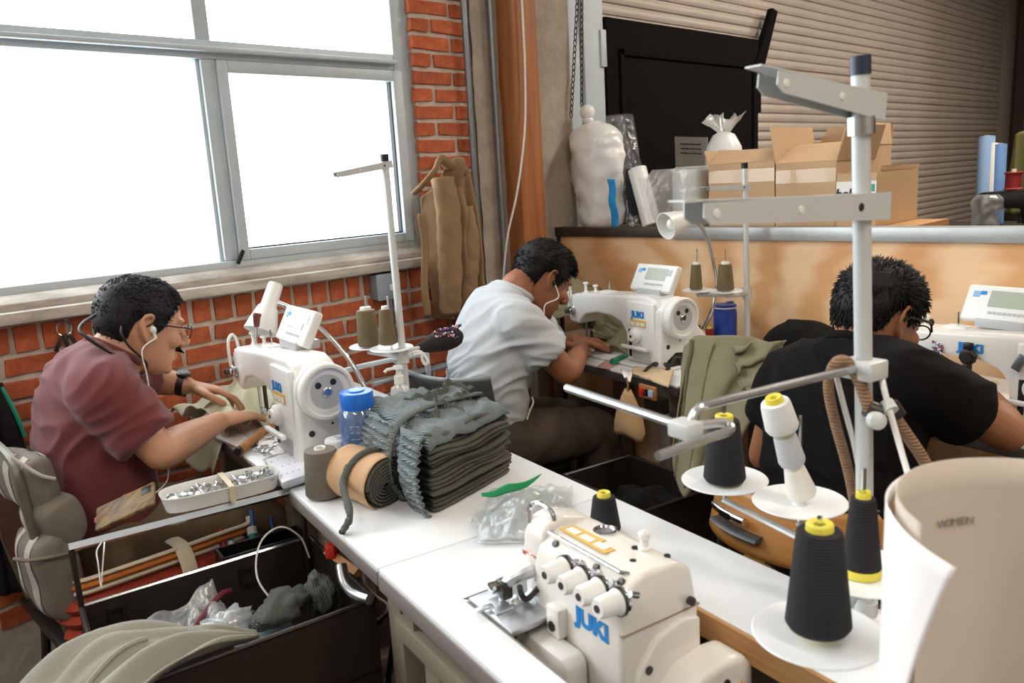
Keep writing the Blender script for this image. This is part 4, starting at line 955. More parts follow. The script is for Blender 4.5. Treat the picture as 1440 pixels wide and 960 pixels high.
# --- man in the light grey t-shirt
J = dict(head=(2.0277, 1.9441, 1.0800), face=(0.83, -0.28, -0.50), neck=(1.9315, 1.9645, 1.0667), chest=(1.8743, 1.9767, 0.9687), belly=(1.7975, 1.9930, 0.7459), hip=(1.7846, 1.9958, 0.5665),
         rsh=(1.7974, 1.8346, 0.9688), rel=(1.9152, 1.7482, 0.7931), rwr=(2.1240, 1.8623, 0.8179), lsh=(2.0562, 2.1067, 0.9430), lel=(2.3086, 2.1298, 0.7309), lwr=(2.1972, 1.9592, 0.8311),
         rhp=(1.7326, 1.9046, 0.5730), lhp=(1.8925, 2.0751, 0.5549), rkn=(2.1052, 1.7947, 0.5402), lkn=(2.3690, 1.9738, 0.4793), ran=(2.15, 1.78, 0.09), lan=(2.24, 2.0, 0.09),
         torso=[((1.7818, 1.9964, 0.5262), 0.170, 0.120, 0.115), ((1.7776, 1.9973, 0.6241), 0.170, 0.125, 0.115), ((1.7803, 1.9967, 0.7367), 0.168, 0.120, 0.118), ((1.8117, 1.9900, 0.8675), 0.182, 0.115, 0.118),
                ((1.8531, 1.9812, 0.9839), 0.172, 0.100, 0.100), ((1.8838, 1.9747, 1.0262), 0.115, 0.078, 0.080), ((1.9049, 1.9702, 1.0479), 0.072, 0.064, 0.066)],
         collar=((1.9078, 1.9696, 1.0500), (0.55, -0.1, 0.82), 0.072, 0.068), sleeve=0.64, sleeve_r=0.080)
hands = dict(r=dict(d=(0.72, 0.55, -0.1), n=(-0.35, 0.5, -0.8), side=1, curl=(0.55, 0.7, 0.5), thumb=0.7), l=dict(d=(0.9, -0.35, -0.2), n=(0.0, -0.3, -1), side=-1, curl=(0.5, 0.6, 0.4), thumb=0.6))
def hair2(Hm): return hair_mesh(Hm, [(0, 0.066), (30, 0.060), (52, 0.046), (66, 0.010), (80, -0.020), (92, 0.024), (106, 0.018), (120, -0.035), (140, -0.055), (180, -0.064)], 0.014, 2600, 0.026, 8, comb=(1, 0.2, 0.05), messy=0.5)
man2, H2, T2 = person('person in a light grey t-shirt bent over the middle sewing machine', (1.78, 1.99, 0.0), J, (0.978, -0.208, 0), M_skin2, M_heather, M_brownp, M_hair, hair2, None, hands=hands, seed=5)
J2 = J
# --- man in the black t-shirt
J = dict(head=(1.9073, 0.7517, 1.0581), face=(0.86, -0.34, -0.38), neck=(1.8483, 0.7621, 1.0065), chest=(1.8131, 0.7683, 0.9319), belly=(1.7716, 0.7756, 0.7354), hip=(1.7561, 0.7783, 0.5452),
         rsh=(1.7467, 0.6124, 0.9592), rel=(1.9695, 0.4868, 0.8063), rwr=(2.2281, 0.5935, 0.8116), lsh=(1.8397, 0.9311, 0.9044), lel=(1.8479, 1.0058, 0.6830), lwr=(2.09, 0.93, 0.80),
         rhp=(1.7179, 0.6835, 0.5699), lhp=(1.7983, 0.8724, 0.5020), rkn=(2.16, 0.62, 0.53), lkn=(2.18, 0.86, 0.53), ran=(2.12, 0.62, 0.09), lan=(2.14, 0.88, 0.09),
         torso=[((1.7584, 0.7779, 0.4718), 0.175, 0.125, 0.12), ((1.7538, 0.7787, 0.6173), 0.182, 0.130, 0.12), ((1.7601, 0.7776, 0.7556), 0.182, 0.120, 0.122), ((1.7830, 0.7736, 0.8702), 0.192, 0.115, 0.12),
                ((1.8123, 0.7684, 0.9522), 0.175, 0.10, 0.098), ((1.8220, 0.7667, 0.9807), 0.115, 0.078, 0.080), ((1.8320, 0.7649, 1.0025), 0.072, 0.064, 0.066)],
         collar=((1.8347, 0.7645, 1.0037), (0.5, -0.05, 0.84), 0.072, 0.068), sleeve=0.58, sleeve_r=0.078)
hands = dict(r=dict(d=(0.85, 0.45, -0.1), n=(-0.1, 0.2, -1), side=1, curl=(0.4, 0.5, 0.4)), l=dict(d=(0.9, -0.4, -0.1), n=(0.0, -0.2, -1), side=-1, curl=(0.4, 0.5, 0.4)))
def hair3(Hm): return hair_mesh(Hm, HL_SHORT, 0.013, 3200, 0.024, 12, comb=(0.8, 0.5, 0.1), messy=0.8)
man3, H3, T3 = person('person in a black t-shirt seen from behind at the right-hand machine', (1.80, 0.77, 0.0), J, (0.985, -0.174, 0), M_skin3, M_blackcot, M_darkp, M_hair, hair3, None, hands=hands, seed=9)
J3 = J

# ------------------------------------------------------------------ things around the man in maroon
M_canvas = mat('pale_olive_canvas', '#98968a', 0.92, var=0.14, vscale=6, bump=0.35, bscale=260)
M_canvas_l = mat('light_khaki_canvas', '#c9c6ab', 0.92, var=0.10, vscale=6, bump=0.35, bscale=260)
M_olive = mat('olive_cotton', '#7d775c', 0.92, var=0.16, vscale=6, bump=0.35, bscale=260)
M_tan = mat('tan_work_cotton', '#8f7251', 0.9, var=0.16, vscale=6, bump=0.35, bscale=260)
M_taupe = mat('taupe_cushion', '#7b7267', 0.95, var=0.2, vscale=10, bump=0.4, bscale=300)
M_stripe = mat('light_cushion_stripe', '#bdb6aa', 0.95, var=0.2, vscale=10, bump=0.4, bscale=300)
M_redc = mat('rust_red_cushion', '#a13a22', 0.95, var=0.15, vscale=10, bump=0.4, bscale=300)
M_orange = mat('orange_cushion_stripe', '#c4702c', 0.95, var=0.15, vscale=10, bump=0.4, bscale=300)
M_cream = mat('cream_cotton_band', '#d8cbb2', 0.95, bump=0.3, bscale=300)
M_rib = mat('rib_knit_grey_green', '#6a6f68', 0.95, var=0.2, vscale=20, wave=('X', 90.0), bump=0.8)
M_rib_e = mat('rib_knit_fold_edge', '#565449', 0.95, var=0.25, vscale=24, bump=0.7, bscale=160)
M_kraft = mat('kraft_paper', '#c79f78', 0.8, var=0.12, vscale=8, bump=0.3, bscale=30)
M_paper = mat('white_paper', '#e9e8e4', 0.8)
M_bin = mat('dark_steel_bin', '#332a24', 0.5, metal=0.25, var=0.2, vscale=6)
M_navyp = mat('navy_plastic', '#22409a', 0.35)
M_woodh = mat('worn_wood_handle', '#b07a44', 0.6, col2='#8f5c2e', vscale=10, stretch=(1, 6, 6))
M_bluecl = film('blue_clear_plastic', '#c6dcf7', 0.32, 0.08, bump=0, body=0.65)
M_bluecap = mat('blue_cap_plastic', '#1f6fd8', 0.35)
M_clear = film('clear_plastic_film', '#f4f6f6', 0.36, 0.3, bump=0.9, bscale=26, body=0.72)
M_clear2 = film('milky_plastic_film', '#eef0f0', 0.62, 0.25, bump=0.9, bscale=14, body=0.75)

def sheet(name, m, parent, fn, nu=40, nv=40, thick=0.0025, world=True, ang=180):
    return MB().grid(nu, nv, fn, thick).obj(name, m, parent, ang=ang, world=world)
def lerp(a, b, t): return tuple(x + (y - x) * t for x, y in zip(a, b))
def bil(c00, c10, c11, c01, u, v): return Vector(lerp(lerp(c00, c10, u), lerp(c01, c11, u), v))

# metal rail frame beside the man
rl = thing('metal_rail', 'bright metal rail with a thin leg beside the lap of the man in maroon', 'rail', (0.396, 1.728, 0.0))
RA, RB = Vector((0.396, 1.728, 0.752)), Vector((0.872, 1.632, 0.752))
MB().tube([RA, RB], 0.013, 4, flat=0.7, up=(0, 0, 1)).obj('rail_bar', M_steel, rl, world=True)
MB().tube([RA + Vector((0.004, 0, -0.005)), Vector((0.405, 1.735, 0.0))], 0.006, 8).obj('leg', M_dsteel, rl, world=True)
MB().tube([RB + Vector((-0.01, 0, -0.005)), Vector((0.862, 1.645, 0.0))], 0.006, 8).obj('leg', M_dsteel, rl, world=True)
# oval parts tray on the rail
tr = thing('parts_tray', 'white oval parts tray full of small metal machine parts', 'tray', (0.713, 1.715, 0.762), math.radians(-12))
def oval(a, b, n=40, e=0.55): return [(a * math.copysign(abs(math.cos(q)) ** e, math.cos(q)), b * math.copysign(abs(math.sin(q)) ** e, math.sin(q))) for q in [2 * math.pi * k / n for k in range(n)]]
R = []
for (s, z) in ((0.84, 0.0), (0.98, 0.030), (1.02, 0.034), (1.0, 0.036), (0.95, 0.032), (0.86, 0.006)):
    R.append([Vector((x * (1 - (1 - s) * 0.35), y * s, z)) for x, y in oval(0.128, 0.052)])
MB().rings(R).obj('tray_body', M_wplas, tr, ang=50)
for x in (-0.045, 0.035): MB().bx(x - 0.0015, x + 0.0015, -0.045, 0.045, 0.006, 0.030).obj('divider', M_wplas, tr)
R = [[Vector((x0, y * s, z)) for (y, z) in ((-0.054, 0.0), (-0.0565, 0.037), (0.0565, 0.037), (0.054, 0.0))] for x0, s in ((0.006, 1), (0.018, 1))]
MB().rings(R, cap=False, closed=False).obj('cotton_band', M_cream, tr)
mb = MB(); rr = random.Random(4)
for k in range(95):
    x, y = rr.uniform(-0.11, 0.11), rr.uniform(-0.036, 0.036); z = rr.uniform(0.012, 0.026); a = rr.uniform(0, 6.28)
    if k % 3 == 0: mb.lathe([(0.004, 0), (0.009, 0.0), (0.009, 0.002), (0.004, 0.003), (0.004, 0.008), (0.009, 0.009), (0.009, 0.011)], 10, (x, y, z), (rr.uniform(-1, 1), rr.uniform(-1, 1), 0.7))
    elif k % 3 == 1: mb.tube([(x - 0.012 * math.cos(a), y - 0.012 * math.sin(a), z), (x, y, z + 0.008), (x + 0.012 * math.cos(a), y + 0.012 * math.sin(a), z + rr.uniform(-.006, .012))], 0.0016, 5)
    else: mb.box((x, y, z + 0.003), (0.016, 0.007, 0.003), rot=Matrix.Rotation(a, 3, 'Z') @ Matrix.Rotation(rr.uniform(-.8, .8), 3, 'X'))
o = mb.obj('loose_machine_parts', M_steel); o.location = tr.location; o.rotation_euler = tr.rotation_euler
o['kind'] = 'stuff'; tag(o, 'heap of small steel presser feet, bobbins and clips in the white oval tray', 'metal parts')
# phone on the lap
ph = thing('mobile_phone', 'mobile phone in a reed-camouflage case lying on the lap by the rail', 'phone', (0.5431, 1.8281, 0.7650), 0)
pm = MB(); e1 = (Vector((0.5818, 1.7776, 0.7900)) - Vector((0.4920, 1.8376, 0.7500))).normalized(); nn = Vector((-0.25, -0.35, 0.9)); nn = (nn - e1 * nn.dot(e1)).normalized(); e2 = nn.cross(e1)
Rm = Matrix((e1, e2, nn)).transposed(); pc = Vector((0.5348, 1.8001, 0.7750))
M_camo = mat('reed_camouflage', '#a98a58', 0.5, col2='#3a2a16', vscale=26, stretch=(1, 4, 1), detail=6)
MB().box(pc, (0.135, 0.068, 0.010), rot=Rm).obj('case', M_camo, ph, bevel=0.004, world=True)
MB().box(pc + e1 * 0.05 + e2 * 0.015 + nn * 0.0052, (0.022, 0.022, 0.002), rot=Rm).obj('camera_window', M_blackp, ph, bevel=0.001, world=True)
for sgn in (-1, 1): MB().box(pc + e1 * (0.0685 * sgn if sgn < 0 else 0.0) + e2 * (0.0 if sgn < 0 else 0.034), (0.004 if sgn < 0 else 0.014, 0.014 if sgn < 0 else 0.003, 0.006), rot=Rm).obj('red_button', M_redp, ph, world=True)
# earphones: bud, wires
eb = thing('earphones', 'white earphone with its wire hanging from the ear of the man in maroon', 'earphones', Vector(J1['head']))
earp = H1 @ Vector((0.004, -0.083, -0.004))
mb = MB(); mb.ell(earp, (0.008, 0.007, 0.010)); mb.tube([earp, earp + Vector((0.002, -0.004, -0.022))], 0.0036, 8); mb.obj('bud', M_wplas, eb, world=True)
MB().tube(catmull([earp + Vector((0.002, -0.004, -0.02)), (0.6891, 2.0100, 1.0712), (0.6874, 2.0000, 1.0145), (0.6818, 1.9800, 0.9566), (0.6871, 2.0000, 0.9163)], 30), 0.0016, 6).obj('wire', M_wplas, eb, world=True)
MB().tube(catmull([(0.6901, 1.9500, 0.7946), (0.6741, 1.9300, 0.7622), (0.6460, 1.9200, 0.7464), (0.6182, 1.9200, 0.7375)], 20), 0.0016, 6).obj('wire', M_wplas, eb, world=True)
tag(MB().tube(catmull([(0.4444, 1.6807, 0.7606), (0.4314, 1.6754, 0.7473), (0.4265, 1.6607, 0.7279), (0.4224, 1.6521, 0.6822), (0.4305, 1.6537, 0.7164), (0.4387, 1.6552, 0.7506), (0.4485, 1.6767, 0.7603)], 30), 0.0014, 6).obj('string_loop', M_wplas), 'white string loop hanging from the bright metal rail', 'string')
tag(MB().tube(catmull([(0.6209, 2.0900, 1.1612), (0.5895, 2.0700, 1.1523), (0.5688, 2.0450, 1.1375), (0.5769, 2.0200, 1.1182), (0.6025, 2.0050, 1.0915), (0.6266, 2.0050, 1.0715)], 30), 0.0042, 8).obj('neck_band', M_blackp), 'black headphone neckband around the neck of the man in maroon', 'headphones')
tag(MB().tube(catmull([(0.6576, 2.0320, 1.1323), (0.6510, 2.0200, 1.1154), (0.6631, 2.0200, 1.0855), (0.6888, 2.0300, 1.0532), (0.7047, 2.0400, 1.0310), (0.7002, 2.0350, 1.0127), (0.6799, 2.0200, 1.0046)], 30), 0.0030, 8).obj('headphone_cord', M_blackp), 'black cord curving below the ear of the man in maroon', 'cord')
# glasses
gl = thing('glasses', 'thin dark-framed glasses on the man in maroon', 'glasses', Vector(J1['head']))
mb = MB()
for s in (-1, 1):
    c = Vector((0.112, s * 0.034, -0.004)); mb.tube([H1 @ (c + Vector((0.004 * math.cos(a), 0.026 * math.cos(a) , 0.018 * math.sin(a)))) for a in [2 * math.pi * k / 24 for k in range(25)]], 0.0014, 6)
    mb.tube([H1 @ Vector(p) for p in ((0.111, s * 0.060, 0.002), (0.100, s * 0.078, 0.006), (0.05, s * 0.083, 0.008), (0.0, s * 0.084, 0.012), (-0.012, s * 0.083, 0.002))], 0.0019, 6)
mb.tube([H1 @ Vector((0.114, -0.009, 0.002)), H1 @ Vector((0.117, 0, 0.005)), H1 @ Vector((0.114, 0.009, 0.002))], 0.0014, 6)
mb.obj('frame', M_blackp, gl, world=True)
for s in (-1, 1):
    c = Vector((0.112, s * 0.034, -0.004)); MB().add([H1 @ (c + Vector((0.001 + 0.004 * math.cos(a), 0.025 * math.cos(a), 0.017 * math.sin(a)))) for a in [2 * math.pi * k / 20 for k in range(20)]], [tuple(range(20))]).obj('lens', M_glass, gl, world=True)
mb = MB()
for s in (-1, 1):
    for k in range(9): mb.tube([H1 @ Vector((0.099, s * 0.004 * k * 0.6, -0.051)), H1 @ Vector((0.106, s * 0.005 * k * 0.75, -0.062))], 0.0016, 5)
mb.xf(T1).obj('moustache', M_hair, man1)
# wrist watch (far wrist)
wt = thing('wrist_watch', 'dark steel wrist watch on the far wrist of the man in maroon', 'watch', Vector(J1['lwr']))
wd = (Vector(J1['lwr']) - Vector(J1['lel'])).normalized(); wc = Vector(J1['lwr']) - wd * 0.012
MB().tube([wc - wd * 0.010, wc + wd * 0.010], 0.0335, 24, cap=False).obj('strap', M_dsteel, wt, world=True)
wn = Vector((0.05, -0.25, 1)); wn = (wn - wd * wn.dot(wd)).normalized()
MB().lathe([(0.019, 0), (0.019, 0.008), (0.016, 0.010), (0, 0.010)], 20, wc + wn * 0.031, wn).obj('case', M_dsteel, wt, world=True)
MB().lathe([(0.0145, 0.0), (0.0145, 0.0012), (0, 0.0014)], 20, wc + wn * 0.041, wn).obj('dial', M_blackp, wt, world=True)

# chair of the man in maroon
ch = thing('office_chair', 'chair of the man in maroon with taupe cushions tied to its backrest', 'chair', (0.62, 2.12, 0.0))
MB().bx(0.40, 0.88, 1.90, 2.34, 0.405, 0.43).obj('seat', M_blackp, ch, bevel=0.01, world=True)
mb = MB()
mb.tube(catmull([(0.425, 1.93, 0.42), (0.395, 1.92, 0.60), (0.375, 1.925, 0.80), (0.372, 1.95, 0.885), (0.37, 2.12, 0.905), (0.372, 2.29, 0.885), (0.375, 2.315, 0.80), (0.395, 2.32, 0.60), (0.425, 2.31, 0.42)], 50), 0.011, 8)
mb.obj('back_frame', mat('greenish_grey_tube', '#6b6a5a', 0.45, metal=0.4), ch, world=True)
MB().grid(10, 10, lambda u, v: (0.388 - 0.012 * math.sin(math.pi * u), 1.94 + 0.36 * u, 0.60 + 0.28 * v), 0.008).obj('back_panel', M_blackp, ch, world=True)
for sx in (0.45, 0.83):
    for sy in (1.94, 2.30): MB().tube([(sx, sy, 0.41), (sx + (0.04 if sx > .6 else -0.04), sy + (0.04 if sy > 2.1 else -0.04), 0.0)], 0.012, 8).obj('leg', M_dsteel, ch, world=True)
def cushion(name, parent, c, size, rot, m, puff=1.0, n=18, seed=0, stripes=None):
    """pillow: rounded box bulging in the middle, with a seam; local axes by rot"""
    c = Vector(c); a, b, h = (q / 2 for q in size); R = []
    def pt(u, v, s):
        eu, ev = abs(u), abs(v); k = (1 - eu ** 4) * (1 - ev ** 4); x = a * u * (1 - 0.06 * ev ** 2); y = b * v * (1 - 0.06 * eu ** 2)
        z = s * h * max(k, 0) ** 0.42 * puff
        p = Vector((x, y, z)); p.z += 0.006 * nz(p, 16, seed) * (k > 0); return c + rot @ p
    mb = MB()
    mb.grid(n, n, lambda u, v: pt(2 * u - 1, 2 * v - 1, 1)); mb.grid(n, n, lambda u, v: pt(2 * u - 1, 2 * v - 1, -1))
    o = mb.obj(name, m, parent, ang=180, world=True)
    if stripes:
        for (v0, v1, ms) in stripes:
            q = MB(); q.grid(n, 4, lambda u, v: pt((2 * u - 1) * 0.97, v0 + (v1 - v0) * v, 1.035)); q.grid(n, 4, lambda u, v: pt((2 * u - 1) * 0.97, v0 + (v1 - v0) * v, -1.035))
            q.obj('stripe', ms, o, ang=180, world=True)
    return o
RX = lambda d: Matrix.Rotation(math.radians(d), 3, 'X'); RY = lambda d: Matrix.Rotation(math.radians(d), 3, 'Y'); RZ = lambda d: Matrix.Rotation(math.radians(d), 3, 'Z')
cushion('cushion', ch, (0.405, 1.95, 0.628), (0.215, 0.17, 0.095), RZ(6) @ RX(0) @ RY(86), M_taupe, 1.0, 22, 1, [(-0.55, -0.28, M_stripe), (0.28, 0.5, M_stripe)])
cushion('cushion', ch, (0.425, 1.935, 0.748), (0.115, 0.13, 0.085), RZ(20) @ RY(80), M_taupe, 1.05, 18, 2, [(0.25, 0.6, M_stripe)])
cushion('cushion', ch, (0.400, 2.00, 0.835), (0.13, 0.20, 0.07), RZ(10) @ RY(88), M_taupe, 1.05, 18, 3, [(-0.7, -0.4, M_stripe), (-0.1, 0.15, M_stripe), (0.5, 0.75, M_stripe)])
MB().tube(catmull([(0.33, 1.90, 0.70), (0.36, 1.87, 0.695), (0.43, 1.86, 0.69), (0.47, 1.88, 0.69)], 14), 0.004, 6).obj('cord', M_taupe, ch, world=True)
MB().tube(catmull([(0.365, 1.92, 0.91), (0.40, 1.885, 0.87), (0.43, 1.89, 0.85)], 10), 0.004, 6).obj('cord', M_stripe, ch, world=True)
sc_ = thing('seat_cushion', 'rust red seat cushion with orange and cream stripes under the man in maroon', 'cushion', (0.63, 1.98, 0.43))
cushion('pad', sc_, (0.635, 2.06, 0.487), (0.46, 0.42, 0.125), RZ(0), M_redc, 1.0, 26, 5)
def pill(u, v0, z, rad, m, nm):
    MB().tube(catmull([(0.42, 1.90, z), (0.44, 1.862, z + 0.004), (0.50, 1.848, z + 0.008), (0.62, 1.845, z + 0.008), (0.76, 1.850, z + 0.006), (0.83, 1.865, z), (0.85, 1.90, z)], 30), rad, 8, flat=0.6).obj(nm, m, sc_, world=True)
pill(0, 0, 0.490, 0.030, M_redc, 'red_welt'); pill(0, 0, 0.525, 0.030, M_redc, 'red_welt'); pill(0, 0, 0.556, 0.028, M_redc, 'red_welt'); pill(0, 0, 0.586, 0.011, M_cream, 'cream_stripe'); pill(0, 0, 0.600, 0.013, M_orange, 'orange_stripe'); pill(0, 0, 0.614, 0.008, M_cream, 'cream_stripe')
MB().tube(catmull([(0.655, 1.90, 0.625), (0.655, 1.843, 0.622), (0.655, 1.810, 0.57), (0.655, 1.812, 0.50), (0.655, 1.85, 0.44)], 16), 0.018, 8, flat=0.25, up=(0, -0.9, 0.4)).obj('cotton_tie', M_cream, sc_, world=True)

# steel trunk bin on the floor, with its contents
A, B_, C_, D_ = Vector((0.40, 1.735, 0)), Vector((0.885, 1.655, 0)), Vector((0.812, 1.285, 0)), Vector((0.327, 1.365, 0))
def trunk(label, P, h, fl, name='steel_bin'):
    t = thing(name, label, 'bin', P[0]); th = 0.006
    cen = sum(P, Vector()) / 4
    for i in range(4):
        a, b = P[i], P[(i + 1) % 4]; d = (b - a).normalized(); n = Vector((-d.y, d.x, 0))
        if n.dot(cen - a) < 0: n = -n
        MB().add([a, b, b + n * th, a + n * th] + [q + Vector((0, 0, h)) for q in (a, b, b + n * th, a + n * th)], [(0, 1, 2, 3), (4, 5, 6, 7), (0, 1, 5, 4), (1, 2, 6, 5), (2, 3, 7, 6), (3, 0, 4, 7)]).obj('side_panel', M_bin, t, world=True)
        MB().tube([a + Vector((0, 0, h)), b + Vector((0, 0, h))], 0.0045, 6).obj('rim', M_steel if i == 0 else M_bin, t, world=True)
    MB().add([q + Vector((0, 0, z)) for z in (fl - 0.008, fl) for q in P], [(0, 1, 2, 3), (4, 5, 6, 7), (0, 1, 5, 4), (1, 2, 6, 5), (2, 3, 7, 6), (3, 0, 4, 7)]).obj('floor_panel', M_bin, t, world=True)
    return t
bn = trunk('dark steel trunk bin in the left foreground with a canvas cloth over its rim', [A, B_, C_, D_], 0.62, 0.47)
for f_ in (0.13, 0.68):
    q = A.lerp(B_, f_); mb = MB(); 
    for dz, w, hh in ((0.598, 0.034, 0.008), (0.560, 0.034, 0.008)): mb.box(q + Vector((-0.003, -0.010, dz)), (w, 0.008, hh), rz=math.radians(-10))
    for s in (-0.013, 0.013): mb.box(q + Vector((-0.003 + s, -0.010, 0.58)), (0.006, 0.008, 0.046), rz=math.radians(-10))
    mb.obj('clasp', M_dsteel, bn, world=True)
# canvas cloth over the rim of the bin
cl = thing('canvas_cloth', 'pale olive canvas cloth hanging over the rim of the steel trunk bin', 'cloth', (0.40, 1.40, 0.5))
def fcl(u, v):
    p = bil((0.10, 1.05, 0.40), (0.02, 1.62, 0.24), (0.40, 1.70, 0.55), (0.66, 1.44, 0.555), 0, 0)
    P0 = [(0.02, 1.60, 0.20), (0.10, 1.56, 0.40), (0.22, 1.535, 0.56), (0.36, 1.505, 0.640), (0.50, 1.46, 0.610), (0.66, 1.42, 0.560), (0.74, 1.40, 0.535)]
    P1 = [(-0.02, 1.20, 0.12), (0.06, 1.20, 0.34), (0.17, 1.21, 0.52), (0.30, 1.24, 0.600), (0.40, 1.295, 0.628), (0.50, 1.34, 0.620), (0.56, 1.385, 0.59)]
    C0, C1 = fcl.c; i = u * (len(C0) - 1); k = min(int(i), len(C0) - 2); f = i - k
    a = C0[k] * (1 - f) + C0[k + 1] * f; b = C1[k] * (1 - f) + C1[k + 1] * f; q = a * (1 - v) + b * v
    w = 0.020 * math.sin(v * 16 + u * 5 + 2 * nz((u, v, 0), 4)) * (0.35 + 0.65 * (1 - u)) + 0.022 * nz((u * 3, v * 6, 0), 1.5, 4) + 0.012 * math.sin(math.pi * v)
    return (q[0], q[1], q[2] + w)
fcl.c = (catmull([(0.02, 1.62, 0.20), (0.10, 1.60, 0.38), (0.20, 1.58, 0.53), (0.34, 1.555, 0.645), (0.46, 1.52, 0.632), (0.56, 1.46, 0.60), (0.62, 1.42, 0.565)], 30),
         catmull([(-0.02, 1.20, 0.12), (0.06, 1.20, 0.34), (0.17, 1.21, 0.52), (0.30, 1.26, 0.618), (0.40, 1.30, 0.645), (0.50, 1.325, 0.640), (0.60, 1.36, 0.60)], 30))
sheet('cloth', M_canvas, cl, fcl, 70, 60, 0.003)
MB().tube([Vector(fcl(0.05 + 0.6 * k / 30, 0.70 - 0.25 * k / 30)) + Vector((0, 0, 0.004)) for k in range(31)], 0.005, 6).obj('seam', M_canvas, cl, world=True)
# small contents
def lump(name, label, cat, c, size, m, seed, rot=None, amp=0.4, n=20, freq=None):
    rot = rot or Matrix.Identity(3); c = Vector(c); mb = MB(); R = []
    for i in range(n // 2 + 1):
        t = math.pi * (i + 0.05) / (n // 2 + 0.1); ring = []
        for j in range(n):
            d = Vector((math.sin(t) * math.cos(2 * math.pi * j / n), math.sin(t) * math.sin(2 * math.pi * j / n), -math.cos(t)))
            k = 1 + amp * noise.noise(d * (freq or 2.2) + Vector((seed, seed * 2, 0))); ring.append(c + rot @ Vector((d.x * size[0] / 2 * k, d.y * size[1] / 2 * k, d.z * size[2] / 2 * k)))
        R.append(ring)
    mb.rings(R); o = mb.obj(name, m, ang=180); o.data.transform(Matrix.Translation(-c)); o.location = c
    return tag(o, label, cat)
lump('rib_cuff', 'grey green rib knit cuff lying in the steel trunk bin', 'cuff', (0.70, 1.465, 0.585), (0.15, 0.085, 0.06), M_rib, 1, RZ(25), 0.5)
lump('rib_cuff', 'crumpled grey rib scrap at the end of the steel trunk bin', 'cuff', (0.79, 1.465, 0.575), (0.05, 0.075, 0.085), M_rib, 5, RZ(15), 0.6)
bx_ = thing('plastic_box', 'blue grey plastic box with a translucent lid in the steel trunk bin', 'box', (0.655, 1.44, 0.472), math.radians(-12))
MB().bx(-0.06, 0.055, -0.05, 0.05, 0.0, 0.062).obj('box_body', mat('blue_grey_plastic', '#7e93ad', 0.4), bx_, bevel=0.006)
MB().bx(-0.063, 0.058, -0.053, 0.053, 0.058, 0.070).obj('lid', mat('pale_blue_lid', '#9fb2c8', 0.35), bx_, bevel=0.004)
zb = thing('zip_bag', 'crumpled clear zip bag with a dark red edge in the steel trunk bin', 'bag', (0.56, 1.53, 0.45))
sheet('film', M_clear, zb, lambda u, v: (0.48 + 0.15 * u, 1.53 + 0.10 * v + 0.02 * nz((u, v, 0), 3), 0.53 + 0.05 * nz((u, v, 0), 4, 2) + 0.045 * v + 0.03 * u), 18, 14, 0.001)
MB().tube(catmull([(0.555, 1.57, 0.56), (0.59, 1.575, 0.585), (0.63, 1.59, 0.60), (0.655, 1.60, 0.595)], 14), 0.006, 6).obj('zip_strip', mat('dark_red_strip', '#6a2030', 0.5), zb, world=True)
lump('white_scrap', 'crumpled white plastic scrap in the steel trunk bin', 'scrap', (0.60, 1.50, 0.58), (0.11, 0.06, 0.045), M_clear2, 9, RZ(5), 0.7, 24, 3.5)
tag(MB().tube(catmull([(0.715, 1.51, 0.56), (0.70, 1.56, 0.62), (0.735, 1.60, 0.675), (0.79, 1.61, 0.69), (0.83, 1.60, 0.655), (0.845, 1.595, 0.60)], 36), 0.0022, 6).obj('thin_cord', M_cable), 'thin pale cord arching out of the steel trunk bin', 'cord')
# pen box clipped behind the bin
pb = thing('pen_box', 'black open box of pens standing behind the steel trunk bin', 'box', (0.80, 1.735, 0.50), math.radians(-11))
for a in ((-0.10, 0.10, -0.035, -0.029), (-0.10, 0.10, 0.029, 0.035), (-0.10, -0.094, -0.029, 0.029), (0.094, 0.10, -0.029, 0.029)): MB().bx(a[0], a[1], a[2], a[3], 0.0, 0.115).obj('side', M_blackp, pb)
MB().bx(-0.10, 0.10, -0.035, 0.035, -0.006, 0.0).obj('bottom', M_blackp, pb)
MB().bx(-0.02, 0.02, -0.03, 0.03, -0.50, -0.006).obj('pedestal', M_blackp, pb)
def pen(label, c, top, r, m, cap=None, capl=0.03, cat='pen'):
    t = thing('pen', label, cat, c); c, top = Vector(c), Vector(top); d = (top - c).normalized(); L = (top - c).length
    MB().tube([c, c + d * (L - (capl if cap else 0))], r, 10).obj('barrel', m, t, world=True)
    MB().tube([c + d * (L - (capl if cap else 0.004)), top], r * (1.12 if cap else 0.6), 10).obj('cap', cap or m, t, world=True)
M_teal = mat('teal_green_plastic', '#1c9a7c', 0.4); M_pblue = mat('pen_blue', '#2f6fc0', 0.4)
pen('dark red marker standing at the near end of the black pen box', (0.715, 1.742, 0.505), (0.7628, 1.8731, 0.6182), 0.011, mat('dark_red_plastic', '#8f1c1f', 0.35), None)
pen('small white and blue tube in the black pen box', (0.735, 1.738, 0.505), (0.7753, 1.8570, 0.6033), 0.008, M_wplas, M_pblue, 0.018)
pen('blue pen leaning at the back of the black pen box', (0.785, 1.75, 0.505), (0.8496, 1.8799, 0.6375), 0.0045, M_pblue)
pen('teal glue bottle with a white tip in the black pen box', (0.78, 1.73, 0.505), (0.8269, 1.8379, 0.6109), 0.011, M_teal, M_wplas, 0.02, 'bottle')
pen('thin blue pen near the table end of the black pen box', (0.83, 1.725, 0.505), (0.8828, 1.8429, 0.6186), 0.004, M_pblue)
pen('slim dark scissors handle standing in the black pen box', (0.76, 1.74, 0.505), (0.8152, 1.8596, 0.5976), 0.005, M_dsteel, None, 0, 'tool')
